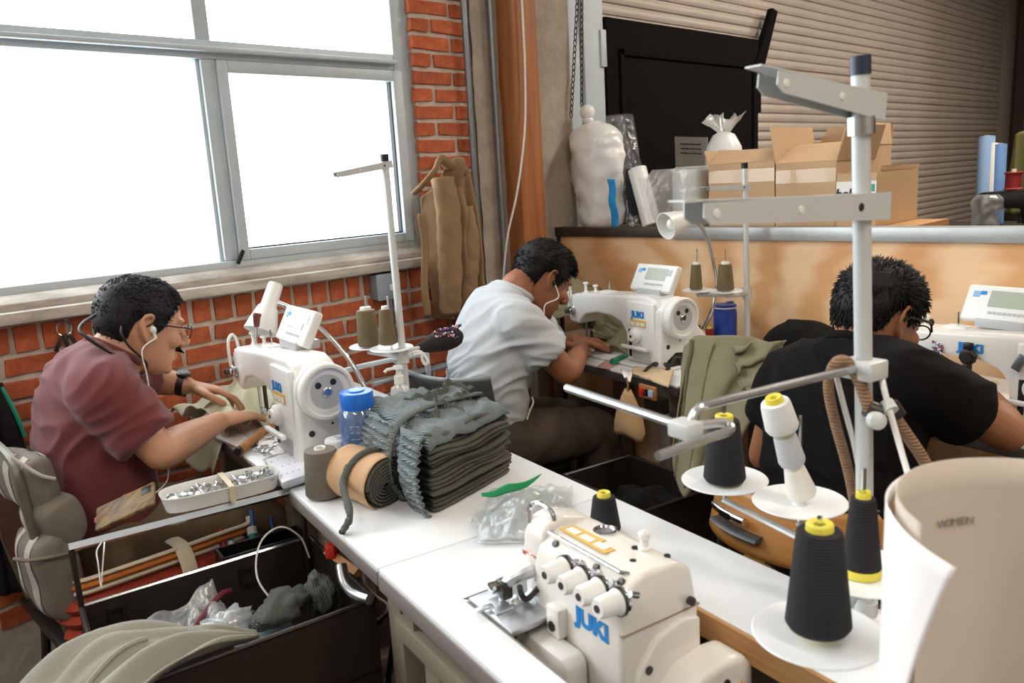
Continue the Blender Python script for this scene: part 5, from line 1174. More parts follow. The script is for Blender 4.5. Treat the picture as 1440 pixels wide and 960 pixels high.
# black coat on the floor side, far left
ct = thing('black_coat', 'black coat hanging at the left edge of the picture, by the bricks', 'coat', (0.46, 2.56, 0.36))
sheet('coat_body', mat('black_coat_cloth', '#0f0d10', 0.9, bump=0.3), ct, lambda u, v: (0.40 + 0.17 * u - 0.09 * v * u, 2.545 + 0.012 * math.sin(u * 12), 0.36 + 0.60 * v), 24, 24, 0.03)
MB().tube(catmull([(0.485, 2.525, 0.95), (0.505, 2.525, 0.88), (0.52, 2.525, 0.80)], 12), 0.006, 6).obj('teal_piping', M_teal, ct, world=True)
# keys on the wall
ky = thing('key_bunch', 'small bunch of keys hanging on the bricks behind the man in maroon', 'keys', (0.6752, 2.5800, 1.0624))
kc = Vector((0.6783, 2.5850, 1.0740)); ring = [kc + Vector((0.02 * math.cos(a), 0, 0.022 * math.sin(a))) for a in [2 * math.pi * k / 16 for k in range(17)]]
MB().tube(ring, 0.0022, 6).obj('ring', M_steel, ky, world=True)
for k, a in enumerate((-0.5, 0.0, 0.5)): MB().box(kc + Vector((math.sin(a) * 0.04, -0.004 * k, -0.04)), (0.012, 0.002, 0.05), rot=RY(-math.degrees(a))).obj('key', M_dsteel, ky, bevel=0.0005, world=True)
MB().cyl(kc + Vector((0, 0.025, 0.02)), kc + Vector((0, -0.004, 0.02)), 0.003, n=8).obj('nail', M_dsteel, ky, world=True)

# ------------------------------------------------------------------ on the left-hand sewing table
# light khaki garment being sewn
gm = thing('garment_piece', 'light khaki garment under the needle of the left-hand machine', 'garment', (1.05, 2.3, 0.765))
def fg(u, v):
    p = bil((0.86, 2.42, 0.79), (0.90, 2.12, 0.79), (1.16, 2.12, 0.79), (1.38, 2.50, 0.80), v, u)
    k = math.sin(math.pi * min(1, u * 1.1)) * math.sin(math.pi * min(1, v * 1.0 + 0.08))
    return (p.x + 0.02 * nz((u, v, 1), 4), p.y + 0.02 * nz((u, v, 5), 4), 0.778 + 0.05 * (0.5 + nz((u, v, 0), 3.0, 2)) + 0.02 * nz((u, v, 0), 7, 5) + 0.12 * max(0, u - 0.25) * (1 - v) + 0.010 * math.sin(u * 26 + 4 * v))
sheet('cloth', M_canvas_l, gm, fg, 60, 60, 0.003)
fl_ = thing('fabric_flap', 'light khaki fabric flap hanging over the table edge by the far forearm', 'garment', (0.86, 2.2, 0.7))
sheet('cloth', M_canvas_l, fl_, lambda u, v: (0.862 + 0.06 * v + 0.012 * math.sin(u * 9), 2.12 + 0.24 * u, 0.775 - 0.10 * (1 - v) ** 1.5 + 0.01 * math.sin(u * 14)), 24, 16, 0.003)
pp = thing('paper_sheet', 'white paper sheet under the near hand of the man in maroon', 'paper', (0.98, 2.02, 0.761))
sheet('sheet', M_paper, pp, lambda u, v: Vector(bil((0.898, 2.18, 0.767), (1.02, 2.22, 0.768), (1.04, 2.02, 0.766), (0.896, 2.0, 0.764), u, v)), 4, 4, 0.006, ang=30)
wh = thing('wooden_handle_tool', 'worn wooden handle of a tool lying across the edge of the left-hand sewing table', 'tool', (0.9687, 2.0430, 0.7750))
a, b = Vector((0.8759, 1.9595, 0.7750)), Vector((1.0442, 2.0851, 0.7850)); d = (b - a).normalized()
MB().tube(catmull([a, a.lerp(b, 0.3), a.lerp(b, 0.7), b], 12), [0.012] * 3 + [0.0115] * 4 + [0.010] * 5, 12).obj('handle', M_woodh, wh, world=True)
MB().tube([a - d * 0.012, a + d * 0.004], 0.0105, 12).obj('ferrule', M_dsteel, wh, world=True)
# clips, feet and scissors beside the machine
def clip(label, c, r, seed):
    t = thing('folder_foot', label, 'machine part', c); c = Vector(c); rr = random.Random(seed); a = rr.uniform(0, 3)
    MB().tube([c + Vector((0.016 * math.cos(q + a), 0.012 * math.sin(q + a), 0.006 + 0.003 * math.sin(2 * q))) for q in [k * 0.45 for k in range(13)]], 0.0035, 7).obj('loop', M_steel, t, world=True)
    MB().box(c + Vector((0.012, -0.004, 0.008)), (0.03, 0.010, 0.008), rz=a).obj('shank', M_chrome, t, bevel=0.001, world=True)
for i, (x, y, w) in enumerate(((372, 624, 'next to the wooden handle'), (383, 618, 'beside the machine bed'), (363, 634, 'nearest the table edge'), (391, 628, 'nearest the white ruler'), (378, 636, 'between the scissors and the handle'))):
    clip('bent steel presser foot %s' % w, Vector((0.9547, 1.9786, 0.7630)) if i < 0 else [Vector((0.9608, 1.9903, 0.7630)), Vector((0.9931, 2.0074, 0.7630)), Vector((0.9202, 1.9477, 0.7630)), Vector((0.9713, 1.9357, 0.7630)), Vector((0.9320, 1.9124, 0.7630))][i], 0.01, i)
sc2 = thing('scissors', 'steel snips lying open in front of the left-hand machine', 'scissors', (0.9408, 1.8534, 0.7650))
for s in (-1, 1):
    p0 = Vector((0.8869, 1.8409, 0.7680)); p1 = Vector((0.9909, 1.8255, 0.7700)); 
    MB().tube(catmull([p0 + Vector((0, s * 0.012, 0)), p0.lerp(p1, 0.35) + Vector((0, s * 0.016, 0.002)), p0.lerp(p1, 0.65) + Vector((0, s * 0.004, 0.002)), p1 + Vector((0, -s * 0.003, 0))], 14), [0.0045] * 8 + [0.003] * 5 + [0.001], 8, flat=0.6).obj('blade', M_chrome, sc2, world=True)
wr_ = thing('perforated_organiser', 'white plastic organiser with a perforated top at the corner of the left-hand table', 'organiser', (0.8805, 1.7107, 0.7620))
wc = [Vector((0.8662, 1.8058, 0.7650)), Vector((0.9717, 1.8112, 0.7650)), Vector((0.8904, 1.6232, 0.7650)), Vector((0.8138, 1.6232, 0.7650))]
cen = sum(wc, Vector()) / 4
MB().rings([[q + Vector((0, 0, z)) + (cen - q) * s for q in wc] for z, s in ((0.0, 0.06), (0.018, 0.0), (0.020, 0.02))]).obj('tray', mat('lilac_white_plastic', '#dcdde6', 0.4), wr_, bevel=0.004, world=True)
for i in range(5):
    for j in range(3):
        q = (wc[0].lerp(wc[1], (i + 0.6) / 5.4)).lerp(wc[3].lerp(wc[2], (i + 0.6) / 5.4), (j + 0.6) / 3.4)
        MB().cyl(q + Vector((0, 0, 0.019)), q + Vector((0, 0, 0.0215)), 0.0022, n=8).obj('hole', M_grayplas, wr_, world=True)
# things fixed to machine 1: pin cushion pins, red tool, hanging cords, thread cutter lamp
pn = thing('pin_cluster', 'bunch of coloured pins on a magnet on the head of the left-hand machine', 'pins', (1.0223, 2.1179, 0.9764))
rr = random.Random(3); PC = [mat('pin_red', '#c03050', 0.4), mat('pin_blue', '#4a6fb0', 0.4), mat('pin_white', '#e8e8e8', 0.4), mat('pin_black', '#222', 0.4) if False else M_blackp]
def pins(t, c, ex, ey, n, mm, r=0.0032, seed=1):
    rr = random.Random(seed)
    for k in range(len(mm)):
        mb = MB()
        for i in range(n):
            q = Vector(c) + Vector(ex) * rr.uniform(-1, 1) + Vector(ey) * rr.uniform(-1, 1); mb.ell(q, (r, r, r), 6, 5)
        o = mb.obj('pin_heads', mm[k], t, world=True); o['kind'] = 'stuff'
pins(pn, Vector((1.0107, 2.0945, 0.9794)), (0.012, -0.006, 0.004), (0, 0, 0.028), 16, PC)
rt = thing('seam_ripper', 'red and white seam ripper clipped to the left-hand machine', 'tool', (1.0034, 1.9849, 0.9406))
MB().tube([(1.0005, 1.9809, 0.9672), (0.9961, 1.9743, 0.9279)], 0.0045, 8).obj('barrel', M_wplas, rt, world=True)
MB().tube([(1.0017, 1.9829, 0.9785), (0.9998, 1.9806, 0.9635)], 0.0052, 8).obj('red_end', M_redp, rt, world=True)
MB().tube([(0.9968, 1.9747, 0.9316), (0.9955, 1.9698, 0.9090)], 0.0052, 8).obj('red_end', M_redp, rt, world=True)
kl = thing('hook_tangle', 'tangle of grey hooks hanging on the front of the left-hand machine', 'hooks', (0.9819, 1.9092, 0.8979))
MB().tube(catmull([(0.9987, 1.9003, 0.9242), (0.9768, 1.8956, 0.9336), (0.9664, 1.8998, 0.9125), (0.9713, 1.8884, 0.8883), (0.9733, 1.8814, 0.8698), (0.9609, 1.8866, 0.8452)], 26), 0.005, 8).obj('hook', M_dsteel, kl, world=True)
MB().tube(catmull([(0.9951, 1.9023, 0.9190), (0.9719, 1.8783, 0.9050), (0.9589, 1.8851, 0.8841), (0.9563, 1.8921, 0.8492), (0.9472, 1.8910, 0.8134)], 26), 0.0045, 8).obj('hook', M_dsteel, kl, world=True)
MB().tube(catmull([(0.9872, 1.9060, 0.9048), (0.9589, 1.9017, 0.8929), (0.9622, 1.8914, 0.8670)], 16), 0.004, 8).obj('hook', M_conduit, kl, world=True)
aw = thing('screwdriver', 'small brown-handled screwdriver standing on top of the left-hand machine', 'screwdriver', (1.0221, 2.0888, 1.0243))
MB().tube(catmull([(1.0374, 2.0953, 1.1015), (1.0339, 2.0955, 1.0900), (1.0308, 2.0937, 1.0726), (1.0291, 2.0927, 1.0630)], 8), [0.010, 0.012, 0.011, 0.0095, 0.009, 0.008, 0.008, 0.005], 12).obj('handle', mat('dark_red_wood', '#6f3420', 0.5), aw, world=True)
MB().tube([(1.0298, 2.0931, 1.0668), (1.0193, 2.0894, 1.0167)], 0.0025, 8).obj('shaft', M_steel, aw, world=True)
# gooseneck lamp 1
def lamp(label, top, bot, neck, flip=False, R=0.045):
    t = thing('gooseneck_lamp', label, 'lamp', neck[-1], 0, 'gooseneck machine lamps'); top, bot = Vector(top), Vector(bot); d = (bot - top); L = d.length; d.normalize()
    MB().lathe([(0.0, 0), (0.019, 0.0), (0.0215, 0.004), (0.0235, L * 0.46), (0.030, L * 0.52), (R * 0.86, L * 0.80), (R, L), (R - 0.003, L), (R * 0.8, L * 0.8), (0.024, L * 0.55), (0.0, L * 0.5)], 30, top, d).obj('shade', M_wplas, t, ang=40, world=True)
    MB().lathe([(0.007, -0.003), (0.007, 0.001)], 12, top, d).obj('switch', M_redp, t, world=True)
    MB().ell(bot - d * 0.025, (0.016, 0.016, 0.020)).obj('bulb', mat('bulb_glass', '#f4f1ea', 0.3), t, world=True)
    MB().tube(catmull(neck, 60), 0.0075, 12).obj('gooseneck', M_chrome, t, ang=60, world=True)
    e = Vector(neck[-1]); MB().lathe([(0.022, -0.005), (0.022, 0.012), (0.010, 0.02), (0.010, 0.05)], 18, e).obj('base', M_dsteel, t, world=True)
    return t
lamp('white gooseneck lamp leaning over the left-hand machine', (1.1512, 2.1869, 1.1638), (1.0754, 2.1680, 1.0360), [(1.1409, 2.1678, 1.1096), (1.1661, 2.1385, 1.0910), (1.2040, 2.0912, 1.0508), (1.2381, 2.0419, 0.9902), (1.2653, 1.9954, 0.9157), (1.2792, 1.9621, 0.8423), (1.262, 1.905, 0.78)], R=0.048)
# thread stand 1
def small_stand(label, base, top, arm_z, arm_to, tray_z, discs, conel, lower=True, m=M_standw):
    t = thing('thread_stand', label, 'thread stand', base); base, top = Vector(base), Vector(top)
    def at(z): return base.lerp(top, (z - base.z) / (top.z - base.z))
    MB().tube([base, top], 0.0105, 14).obj('pole', m, t, world=True)
    MB().tube([top - Vector((0, 0, 0.002)), top + Vector((0, 0, 0.018))], 0.012, 12).obj('cap', M_blackp, t, world=True)
    MB().lathe([(0.028, 0), (0.028, 0.008), (0.014, 0.012), (0.014, 0.03)], 18, base).obj('base_flange', m, t, world=True)
    for z, to in zip(arm_z, arm_to): guide_arm(at(z), to, 0.022, 0.020, t, rivets=(0.06, 0.55), m=m)
    MB().tube([at(tray_z - 0.03), at(tray_z + 0.015)], 0.017, 12).obj('collar', m, t, world=True)
    for (c, r) in discs:
        c = Vector(c); MB().lathe([(0.006, -0.004), (0.02, -0.003), (r, 0.004), (r + 0.001, 0.006), (r - 0.001, 0.008), (0.02, 0.001), (0.006, 0.002)], 36, c).obj('disc', M_disc, t, world=True)
        MB().tube([c, c + Vector((0, 0, 0.155))], 0.003, 8).obj('spool_pin', M_chrome, t, world=True)
        MB().tube([at(tray_z - 0.012), c - Vector((0, 0, 0.012))], 0.010, 8, flat=0.8).obj('tray_arm', m, t, world=True)
        MB().tube([c - Vector((0, 0, 0.014)), c], 0.006, 8).obj('disc_post', m, t, world=True)
    return t
S1 = Vector((1.3406, 1.8489, 0.7600)); S1t = Vector((1.4062, 1.9491, 1.4970))
small_stand('white thread stand with olive cones standing before the brick wall', S1, S1t, (S1t.z - 0.012,), ((1.2426, 1.9549, 1.4614),), 0.952, (((1.3350, 2.0104, 0.9564), 0.058), ((1.3309, 1.8893, 0.9639), 0.062)), None)
cone('olive thread cone on the left of the stand before the brick wall', Vector((1.3354, 2.0106, 0.9585)) + Vector((0, 0, 0.001)), 0.115, 0.032, 0.0285, M_thr_olive, M_conew, 'olive thread cones')
cone('slimmer olive thread cone near the pole before the brick wall', Vector((1.3254, 1.8974, 0.9745)) + Vector((0, 0, 0.004)), 0.108, 0.027, 0.0175, M_thr_olive, M_conew, 'olive thread cones')
tg = thing('cotton_knot', 'white cotton string knotted around the stand before the brick wall', 'string', (1.4079, 1.8790, 0.9377))
MB().tube(catmull([(1.3586, 1.8714, 0.9438), (1.3747, 1.8578, 0.9507), (1.4049, 1.8568, 0.9493), (1.4130, 1.8454, 0.9363), (1.4175, 1.8365, 0.9195), (1.4101, 1.8415, 0.9119), (1.4064, 1.8485, 0.9245), (1.4067, 1.8533, 0.9430), (1.3765, 1.8544, 0.9444)], 40), 0.0045, 6).obj('knot', M_wplas, tg, world=True)
# pin cushion on the stand's rear arm
pcu = thing('pin_cushion', 'dark pin cushion bristling with coloured pins before the brick wall', 'pin cushion', (1.5315, 1.9310, 0.9418))
a, b = Vector((1.4603, 1.9287, 0.9419)), Vector((1.5710, 1.8977, 0.9582))
cyc_mb = MB(); cyc([a, a.lerp(b, 0.35), a.lerp(b, 0.75), b], [0.014, 0.026, 0.034, 0.032], cyc_mb, n=18); cyc_mb.obj('pad', mat('charcoal_felt', '#2b2523', 0.95, bump=0.4, bscale=200), pcu, ang=180, world=True)
pins(pcu, a.lerp(b, 0.72) + Vector((0, -0.01, 0.030)), (0.034, -0.022, 0.006), (0.006, -0.010, 0.012), 26, PC, 0.0032, 6)
pins(pcu, a.lerp(b, 0.74) + Vector((-0.012, -0.024, 0.016)), (0.03, -0.02, 0.004), (0.002, -0.004, 0.012), 18, PC, 0.0032, 9)
MB().tube([a, Vector((1.3674, 1.8673, 0.9594))], 0.006, 8).obj('holder', M_wplas, pcu, world=True)
# tube frame against the wall
fr2 = thing('tube_rack', 'white bent tube rack behind the left-hand thread stand', 'rack', (1.40, 2.40, 0.0))
MB().tube(catmull([(1.3277, 2.1526, 0.7801), (1.3399, 2.1619, 0.8569), (1.3519, 2.1539, 0.8693), (1.4721, 2.1384, 0.8725), (1.5398, 2.1299, 0.8721), (1.6229, 2.1070, 0.8732)], 40), 0.0085, 8).obj('upper_tube', M_paintw, fr2, world=True)
MB().tube(catmull([(1.4236, 2.1388, 0.8072), (1.4978, 2.1248, 0.8097), (1.6244, 2.1167, 0.8107), (1.7470, 2.1130, 0.8136)], 20), 0.0075, 8).obj('lower_tube', M_conduit, fr2, world=True)
for p in ((1.3277, 2.1526, 0.7801), (1.6229, 2.1070, 0.8732)): MB().tube([p, (p[0], p[1], 0.0)], 0.009, 8).obj('leg', M_paintw, fr2, world=True)
# wall box and jacket
eb2 = thing('junction_box', 'grey electrical box on the bricks under the window sill', 'electrical box', (1.7967, 2.5600, 1.0539))
q = Vector((1.8072, 2.5750, 1.0517)); MB().box(q, (0.105, 0.05, 0.095)).obj('box', mat('grey_box_paint', '#8f9aa2', 0.5, var=0.1), eb2, bevel=0.004, world=True)
MB().box(q + Vector((0.0, -0.026, 0)), (0.11, 0.004, 0.10)).obj('cover', mat('grey_box_paint2', '#98a3aa', 0.5, var=0.1), eb2, bevel=0.002, world=True)
MB().box(q + Vector((0.008, -0.031, -0.005)), (0.010, 0.012, 0.024)).obj('toggle', M_wplas, eb2, bevel=0.002, world=True)
MB().cyl(q + Vector((0.02, 0.0, -0.05)), q + Vector((0.02, 0.0, -0.58)), 0.010, n=10).obj('conduit', M_conduit, eb2, world=True)
jk = thing('work_jacket', 'tan work jacket hanging on a hook on the brick wall', 'jacket', (2.1129, 2.5500, 1.2216))
def jac(u, v):
    # u across, v down; hung from the collar, folded
    top = catmull([(1.965, 2.50, 1.375), (2.02, 2.46, 1.44), (2.085, 2.44, 1.520), (2.16, 2.47, 1.505), (2.225, 2.52, 1.475), (2.262, 2.55, 1.30)], 50)
    i = u * 49; k = min(int(i), 48); f = i - k; t = top[k] * (1 - f) + top[k + 1] * f
    bx_ = 2.005 + 0.265 * u; zb = 0.895 - 0.03 * u
    x = t[0] + (bx_ - t[0]) * (v ** 0.8); z = t[2] + (zb - t[2]) * v
    dep = 0.034 * math.cos(u * 19 + 0.6 * nz((u, v, 0), 2)) * min(1, v * 2.2 + 0.25) + 0.014 * math.sin(v * 20 + u * 8) * (0.4 + nz((u, v, 3), 3))
    y = 2.50 + dep + (t[1] - 2.50) * (1 - v) ** 2
    return (x, min(y, 2.575), z)
sheet('jacket_body', M_tan, jk, jac, 90, 60, 0.004)
def sleeve(pts, r, nm='sleeve'):
    A = catmull([tuple(p) + (q,) for p, q in zip(pts, r)], 40); mb = MB(); 
    mb.tube([a[:3] for a in A], [a[3] for a in A], 20, flat=0.7, up=(0, -1, 0))
    mb.v = [tuple(Vector(p) + Vector((0.007 * nz(p, 30, 2), 0.007 * nz(p, 26, 5) - 0.005 * abs(nz((p[0], p[1], p[2] * 3), 18, 7)), 0))) for p in mb.v]
    return mb.obj(nm, M_tan, jk, ang=180, world=True)
sl = sleeve([(2.0460, 2.4700, 1.4466), (2.0449, 2.4500, 1.3104), (2.0391, 2.4500, 1.1733), (2.0332, 2.4500, 1.0342), (2.0273, 2.4600, 0.9208)], [0.050, 0.056, 0.052, 0.050, 0.048])
sleeve([(2.1735, 2.4900, 1.3304), (2.1709, 2.4800, 1.1884), (2.1503, 2.4800, 1.0465), (2.1322, 2.4800, 0.9324)], [0.035, 0.045, 0.045, 0.042])
MB().tube(catmull([(1.9101, 2.4800, 1.3944), (1.9297, 2.4400, 1.4289), (1.9692, 2.4200, 1.4736), (2.0090, 2.4300, 1.5150), (2.0679, 2.4400, 1.4901), (2.1770, 2.4800, 1.4642)], 40), 0.020, 10, flat=0.5).obj('collar', M_tan, jk, ang=180, world=True)
MB().tube(catmull([(1.9247, 2.4650, 1.3188), (1.9279, 2.4600, 1.1841), (1.9110, 2.4600, 1.0495), (1.9201, 2.4650, 0.9259)], 30), 0.018, 8, flat=0.4, up=(0, -1, 0.1)).obj('front_band', M_tan, jk, ang=180, world=True)
MB().tube([(2.1527, 2.6000, 1.5159), (2.0876, 2.5200, 1.5239)], 0.006, 8).obj('hook', M_dsteel, jk, world=True)

# ------------------------------------------------------------------ on the white foreground table
bt = thing('water_bottle', 'blue translucent water bottle with a blue screw cap', 'bottle', FG(0.045, 0.165, 0.7605))
MB().lathe([(0.0, 0.0), (0.040, 0.0), (0.0445, 0.006), (0.0445, 0.150), (0.043, 0.160), (0.036, 0.170), (0.034, 0.172), (0.034, 0.180), (0.0315, 0.180), (0.0315, 0.172), (0.041, 0.156), (0.0425, 0.148), (0.0425, 0.006), (0.0, 0.003)], 36).obj('flask', M_bluecl, bt, ang=50)
MB().lathe([(0.036, 0.168), (0.0375, 0.170), (0.0375, 0.176), (0.036, 0.178)], 36).obj('neck_ring', M_bluecap, bt)
mb = MB().lathe([(0.0, 0.176), (0.038, 0.176), (0.0385, 0.180), (0.0385, 0.204), (0.037, 0.207), (0.020, 0.208), (0.019, 0.211), (0.0, 0.211)], 40); mb.obj('cap', M_bluecap, bt, ang=40)
MB().tube([(0.0, 0.0, 0.006), (0.008, -0.003, 0.15)], 0.006, 10).obj('inner_tube', M_wplas, bt)
for k in range(8): 
    MB().prism([(-0.010, -0.0007), (0.010, -0.0007), (0.010, 0.0007), (-0.010, 0.0007)], lambda u, v, q: (-(0.0446 + q) * math.cos(0.75 + u / 0.0446), -(0.0446 + q) * math.sin(0.75 + u / 0.0446), 0.03 + 0.015 * k + v), 0.0, 0.0006).obj('scale_mark', M_wplas, bt)
cone('taupe thread cone standing near the left edge of the white table', (0.8637, 1.5282, 0.7605), 0.112, 0.0415, 0.0355, M_thr_taupe, M_conew)
cone('pale lilac white thread cone beside the blue bottle', (0.9596, 1.6117, 0.7605), 0.095, 0.034, 0.0315, M_thr_white, M_conew)
sn = thing('pump_bottle', 'clear hand sanitiser bottle with a white pump', 'bottle', (1.3197, 1.8517, 0.7605))
R = [[Vector((0.027 * s * math.copysign(abs(math.cos(q)) ** 0.7, math.cos(q)), 0.018 * s * math.copysign(abs(math.sin(q)) ** 0.7, math.sin(q)), z)) for q in [2 * math.pi * k / 24 for k in range(24)]] for s, z in ((0.94, 0), (1, 0.006), (1, 0.085), (0.9, 0.10), (0.5, 0.108), (0.45, 0.115))]
MB().rings(R).xf(Matrix.Rotation(-0.7, 4, 'Z')).obj('flask', M_clear2, sn, ang=50)
MB().lathe([(0.014, 0.112), (0.014, 0.135), (0.008, 0.138), (0.006, 0.152), (0.016, 0.156), (0.014, 0.164), (0, 0.165)], 16).obj('pump_head', M_wplas, sn)
MB().tube([(0, 0, 0.159), (-0.030, 0.012, 0.157), (-0.037, 0.015, 0.150)], 0.0045, 8).obj('nozzle', M_wplas, sn)
MB().lathe([(0.013, 0), (0.013, 0.001), (0, 0.001)], 20, Vector((-0.012, -0.0175, 0.05)), (-0.55, -0.83, 0)).obj('blue_label', mat('label_blue', '#2a5fb8', 0.5), sn)
# rolled rib knit wrapped in kraft paper
rk = thing('rib_roll', 'roll of dark rib knit wrapped in kraft paper and tied with a rib strip', 'fabric roll', (0.875, 1.36, 0.76))
RAx = (Vector((0.8599, 1.2858, 0.7600)) - Vector((0.8514, 1.4489, 0.7600))); RAx.z = 0; RAx = Vector((0.17, -0.985, 0)).normalized() if False else RAx.normalized()
rc = Vector((0.8842, 1.4064, 0.7600)) + Vector((0.030, 0.022, 0.0)); RR = 0.053; rs = Vector((-RAx.y, RAx.x, 0)); L2 = 0.068
def rollpt(t, a, r): return rc + RAx * t + rs * math.cos(a) * r * 1.04 + Vector((0, 0, RR + math.sin(a) * r * 0.98))
mb = MB(); N = 150
prof = [(k / N * 2 * math.pi * 6.5, 0.006 + (RR - 0.006) * k / N) for k in range(N + 1)]
mb.grid(2, N + 1, lambda u, v: rollpt(-L2 + 2 * L2 * u + 0.008 * math.sin(v * 40) * (1 if u > 0.5 else -1), prof[int(round(v * N))][0], prof[int(round(v * N))][1]), 0.0048)
mb.obj('rolled_knit', M_rib_e, rk, ang=60, world=True)
sheet('kraft_wrap', M_kraft, rk, lambda u, v: rollpt(-L2 - 0.004 + (2 * L2 - 0.004 + 0.010 * math.sin(v * 3.1)) * u, 0.15 + 4.1 * v, RR + 0.004 + 0.003 * nz((u, v, 0), 5) + 0.007 * max(0, u - 0.8)), 24, 50, 0.0012)
MB().tube([rollpt(0.0 + 0.012 * math.sin(a), a, RR + 0.009) for a in [-0.3 + 0.13 * k for k in range(30)]], 0.0085, 8, flat=0.7).obj('tie_strip', M_rib, rk, ang=180, world=True)
tail = catmull([rollpt(0.005, 2.4, RR + 0.010), rollpt(0.010, 3.0, RR + 0.016), (0.7922, 1.3136, 0.8000), (0.7877, 1.3236, 0.7750), (0.7718, 1.3155, 0.7680)], 24)
MB().tube(tail, [0.008 + 0.0012 * math.sin(k * 1.4) for k in range(24)], 8, flat=0.8).obj('tie_tail', M_rib, rk, ang=180, world=True)
# folded stack of rib knit panels
bd = thing('rib_bundle', 'tall bundle of folded grey green rib knit panels tied with a strip', 'fabric bundle', (1.08, 1.39, 0.76))
P00, P10, P11, P01 = Vector((0.945, 1.245, 0)), Vector((1.225, 1.300, 0)), Vector((1.275, 1.565, 0)), Vector((1.015, 1.575, 0))
NL = 17; HT = 0.155
rr = random.Random(11)
for k in range(NL):
    z0 = 0.7602 + HT * (k / NL) ; th_ = HT / NL
    j = [rr.uniform(-0.008, 0.010) for _ in range(4)]; sh = 0.004 * math.sin(k * 0.9)
    def edge(a, n=72):
        # rounded quad outline, waving a little
        q = a / (2 * math.pi) * 4; i = int(q) % 4; f = q - int(q); C4 = (P00, P10, P11, P01); A_, B2 = C4[i], C4[(i + 1) % 4]
        return A_.lerp(B2, f)
    cenb = (P00 + P10 + P11 + P01) / 4; R = []
    tilt = lambda p: 0.020 * ((p - cenb).dot(Vector((0.45, 0.9, 0))) / 0.15) * (k / NL) * -0.3 + 0.006 * math.sin((p.x * 30 + p.y * 18) + k * 0.5) * (k / NL)
    for (s, dz) in ((0.90, 0.04), (0.985, 0.10), (1.0, 0.5), (0.985, 0.90), (0.90, 0.97)):
        ring = []
        for m in range(72):
            a = 2 * math.pi * m / 72; p = edge(a); d = (p - cenb)
            corner = 1 - 0.05 * (abs(((m % 18) / 18) - 0.5) * 2) ** 6
            jj = j[int(m / 18) % 4]; wv = 0.0035 * nz((math.cos(a) * 3, math.sin(a) * 3, k * 0.8), 1.6)
            q = cenb + d * (s * corner + (jj + wv) / d.length * 1.0) + Vector((sh, sh, 0)); q.z = z0 + th_ * dz * 0.98 + tilt(p) ; ring.append(q)
        R.append(ring)
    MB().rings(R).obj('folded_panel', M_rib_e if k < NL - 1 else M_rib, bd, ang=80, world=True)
M_rib_lit = mat('rib_knit_lit', '#8d989a', 0.95, var=0.25, vscale=22, wave=('X', 80.0), bump=0.9)  # paler copy of the rib knit; light on top and gathered end painted in
def crown_fn(u, v):
    p = P00.lerp(P10, u).lerp(P01.lerp(P11, u), v); e = min(u, 1 - u, v, 1 - v)
    z = 0.7602 + HT + 0.004 + 0.018 * abs(nz((u, v, 0), 4, 6)) + 0.012 * abs(nz((u, v, 0), 9, 1)) - 0.024 * math.exp(-e * 22) + 0.020 * v * (1 - u)
    return (p.x, p.y, z)
sheet('crumpled_top', M_rib_lit, bd, crown_fn, 44, 44, 0.004)
# gathered ends on the side facing the bottle
def gather(u, v):
    p = P00.lerp(P01, u); z = 0.762 + (HT + 0.012) * v; pinch = 1 - 0.8 * math.exp(-((u - 0.36) / 0.07) ** 2); b = (0.026 * math.sin(math.pi * v) + 0.014 * abs(math.sin(v * 34 + 2.5 * nz((u, v, 0), 3))) + 0.005 * nz((u, v, 0), 14)) * pinch
    return (p.x - 0.005 - b * 0.95, p.y - 0.1 * b, z)
sheet('gathered_end', M_rib_lit, bd, gather, 40, 40, 0.004)
for f_ in (0.36,):
    pa, pb_ = P00.lerp(P01, f_), P10.lerp(P11, f_)
    path = catmull([pa + Vector((-0.016, 0, 0.765)), pa + Vector((-0.046, 0, 0.83)), pa + Vector((-0.028, 0, 0.905)), pa + Vector((0.02, 0, 0.942)), pa.lerp(pb_, 0.5) + Vector((0, 0, 0.944)), pb_ + Vector((-0.02, 0, 0.934))], 50)
    MB().tube(path, [0.0125 + 0.002 * math.sin(k * 2.4) for k in range(50)], 9, flat=0.35, up=(-0.4, 0, 0.9)).obj('tie_strip', M_rib, bd, ang=180, world=True)
for k, (f_, g_, l_) in enumerate(((0.45, 0.62, 0.09), (0.70, 0.40, 0.07), (0.78, 0.72, 0.08), (0.40, 0.30, 0.06))):
    c = P00.lerp(P10, f_).lerp(P01.lerp(P11, f_), g_) + Vector((0, 0, 0.925))
    sheet('ruffled_edge', M_rib, bd, lambda u, v: c + Vector((l_ * (u - 0.5) * 2 * 0.8, 0.018 * math.sin(u * 9 + k) + 0.012 * (v - 0.5), 0.030 * v * math.sin(math.pi * u) + 0.004 * math.sin(u * 40))), 40, 8, 0.004)
# zip bag with green zip
zb = thing('zip_bag', 'clear zip bag with a bright green zip strip lying behind the overlock machine', 'bag', (1.0685, 1.1132, 0.7620))
zc = [Vector((0.9080, 1.0749, 0.7620)), Vector((1.0179, 0.9468, 0.7620)), Vector((1.2107, 1.1023, 0.7650)), Vector((1.0549, 1.1912, 0.7900))]
def zf(off):
    def f(u, v):
        p = zc[0].lerp(zc[1], u).lerp(zc[3].lerp(zc[2], u), v); e = math.sin(math.pi * min(max(u, 0.0), 1)) * math.sin(math.pi * (0.05 + 0.9 * v))
        return (p.x, p.y, p.z + off * (0.006 + 0.030 * e * (0.6 + 0.8 * abs(nz((u, v, off), 4, 3)))) + (0.012 * abs(nz((u, v, 0), 9, 2)) if off > 0 else 0))
    return f
sheet('film', M_clear, zb, zf(1.0), 30, 30, 0.0008); sheet('film', M_clear, zb, zf(0.05), 12, 12, 0.0008)
M_zipg = mat('green_zip', '#1f9e60', 0.35)
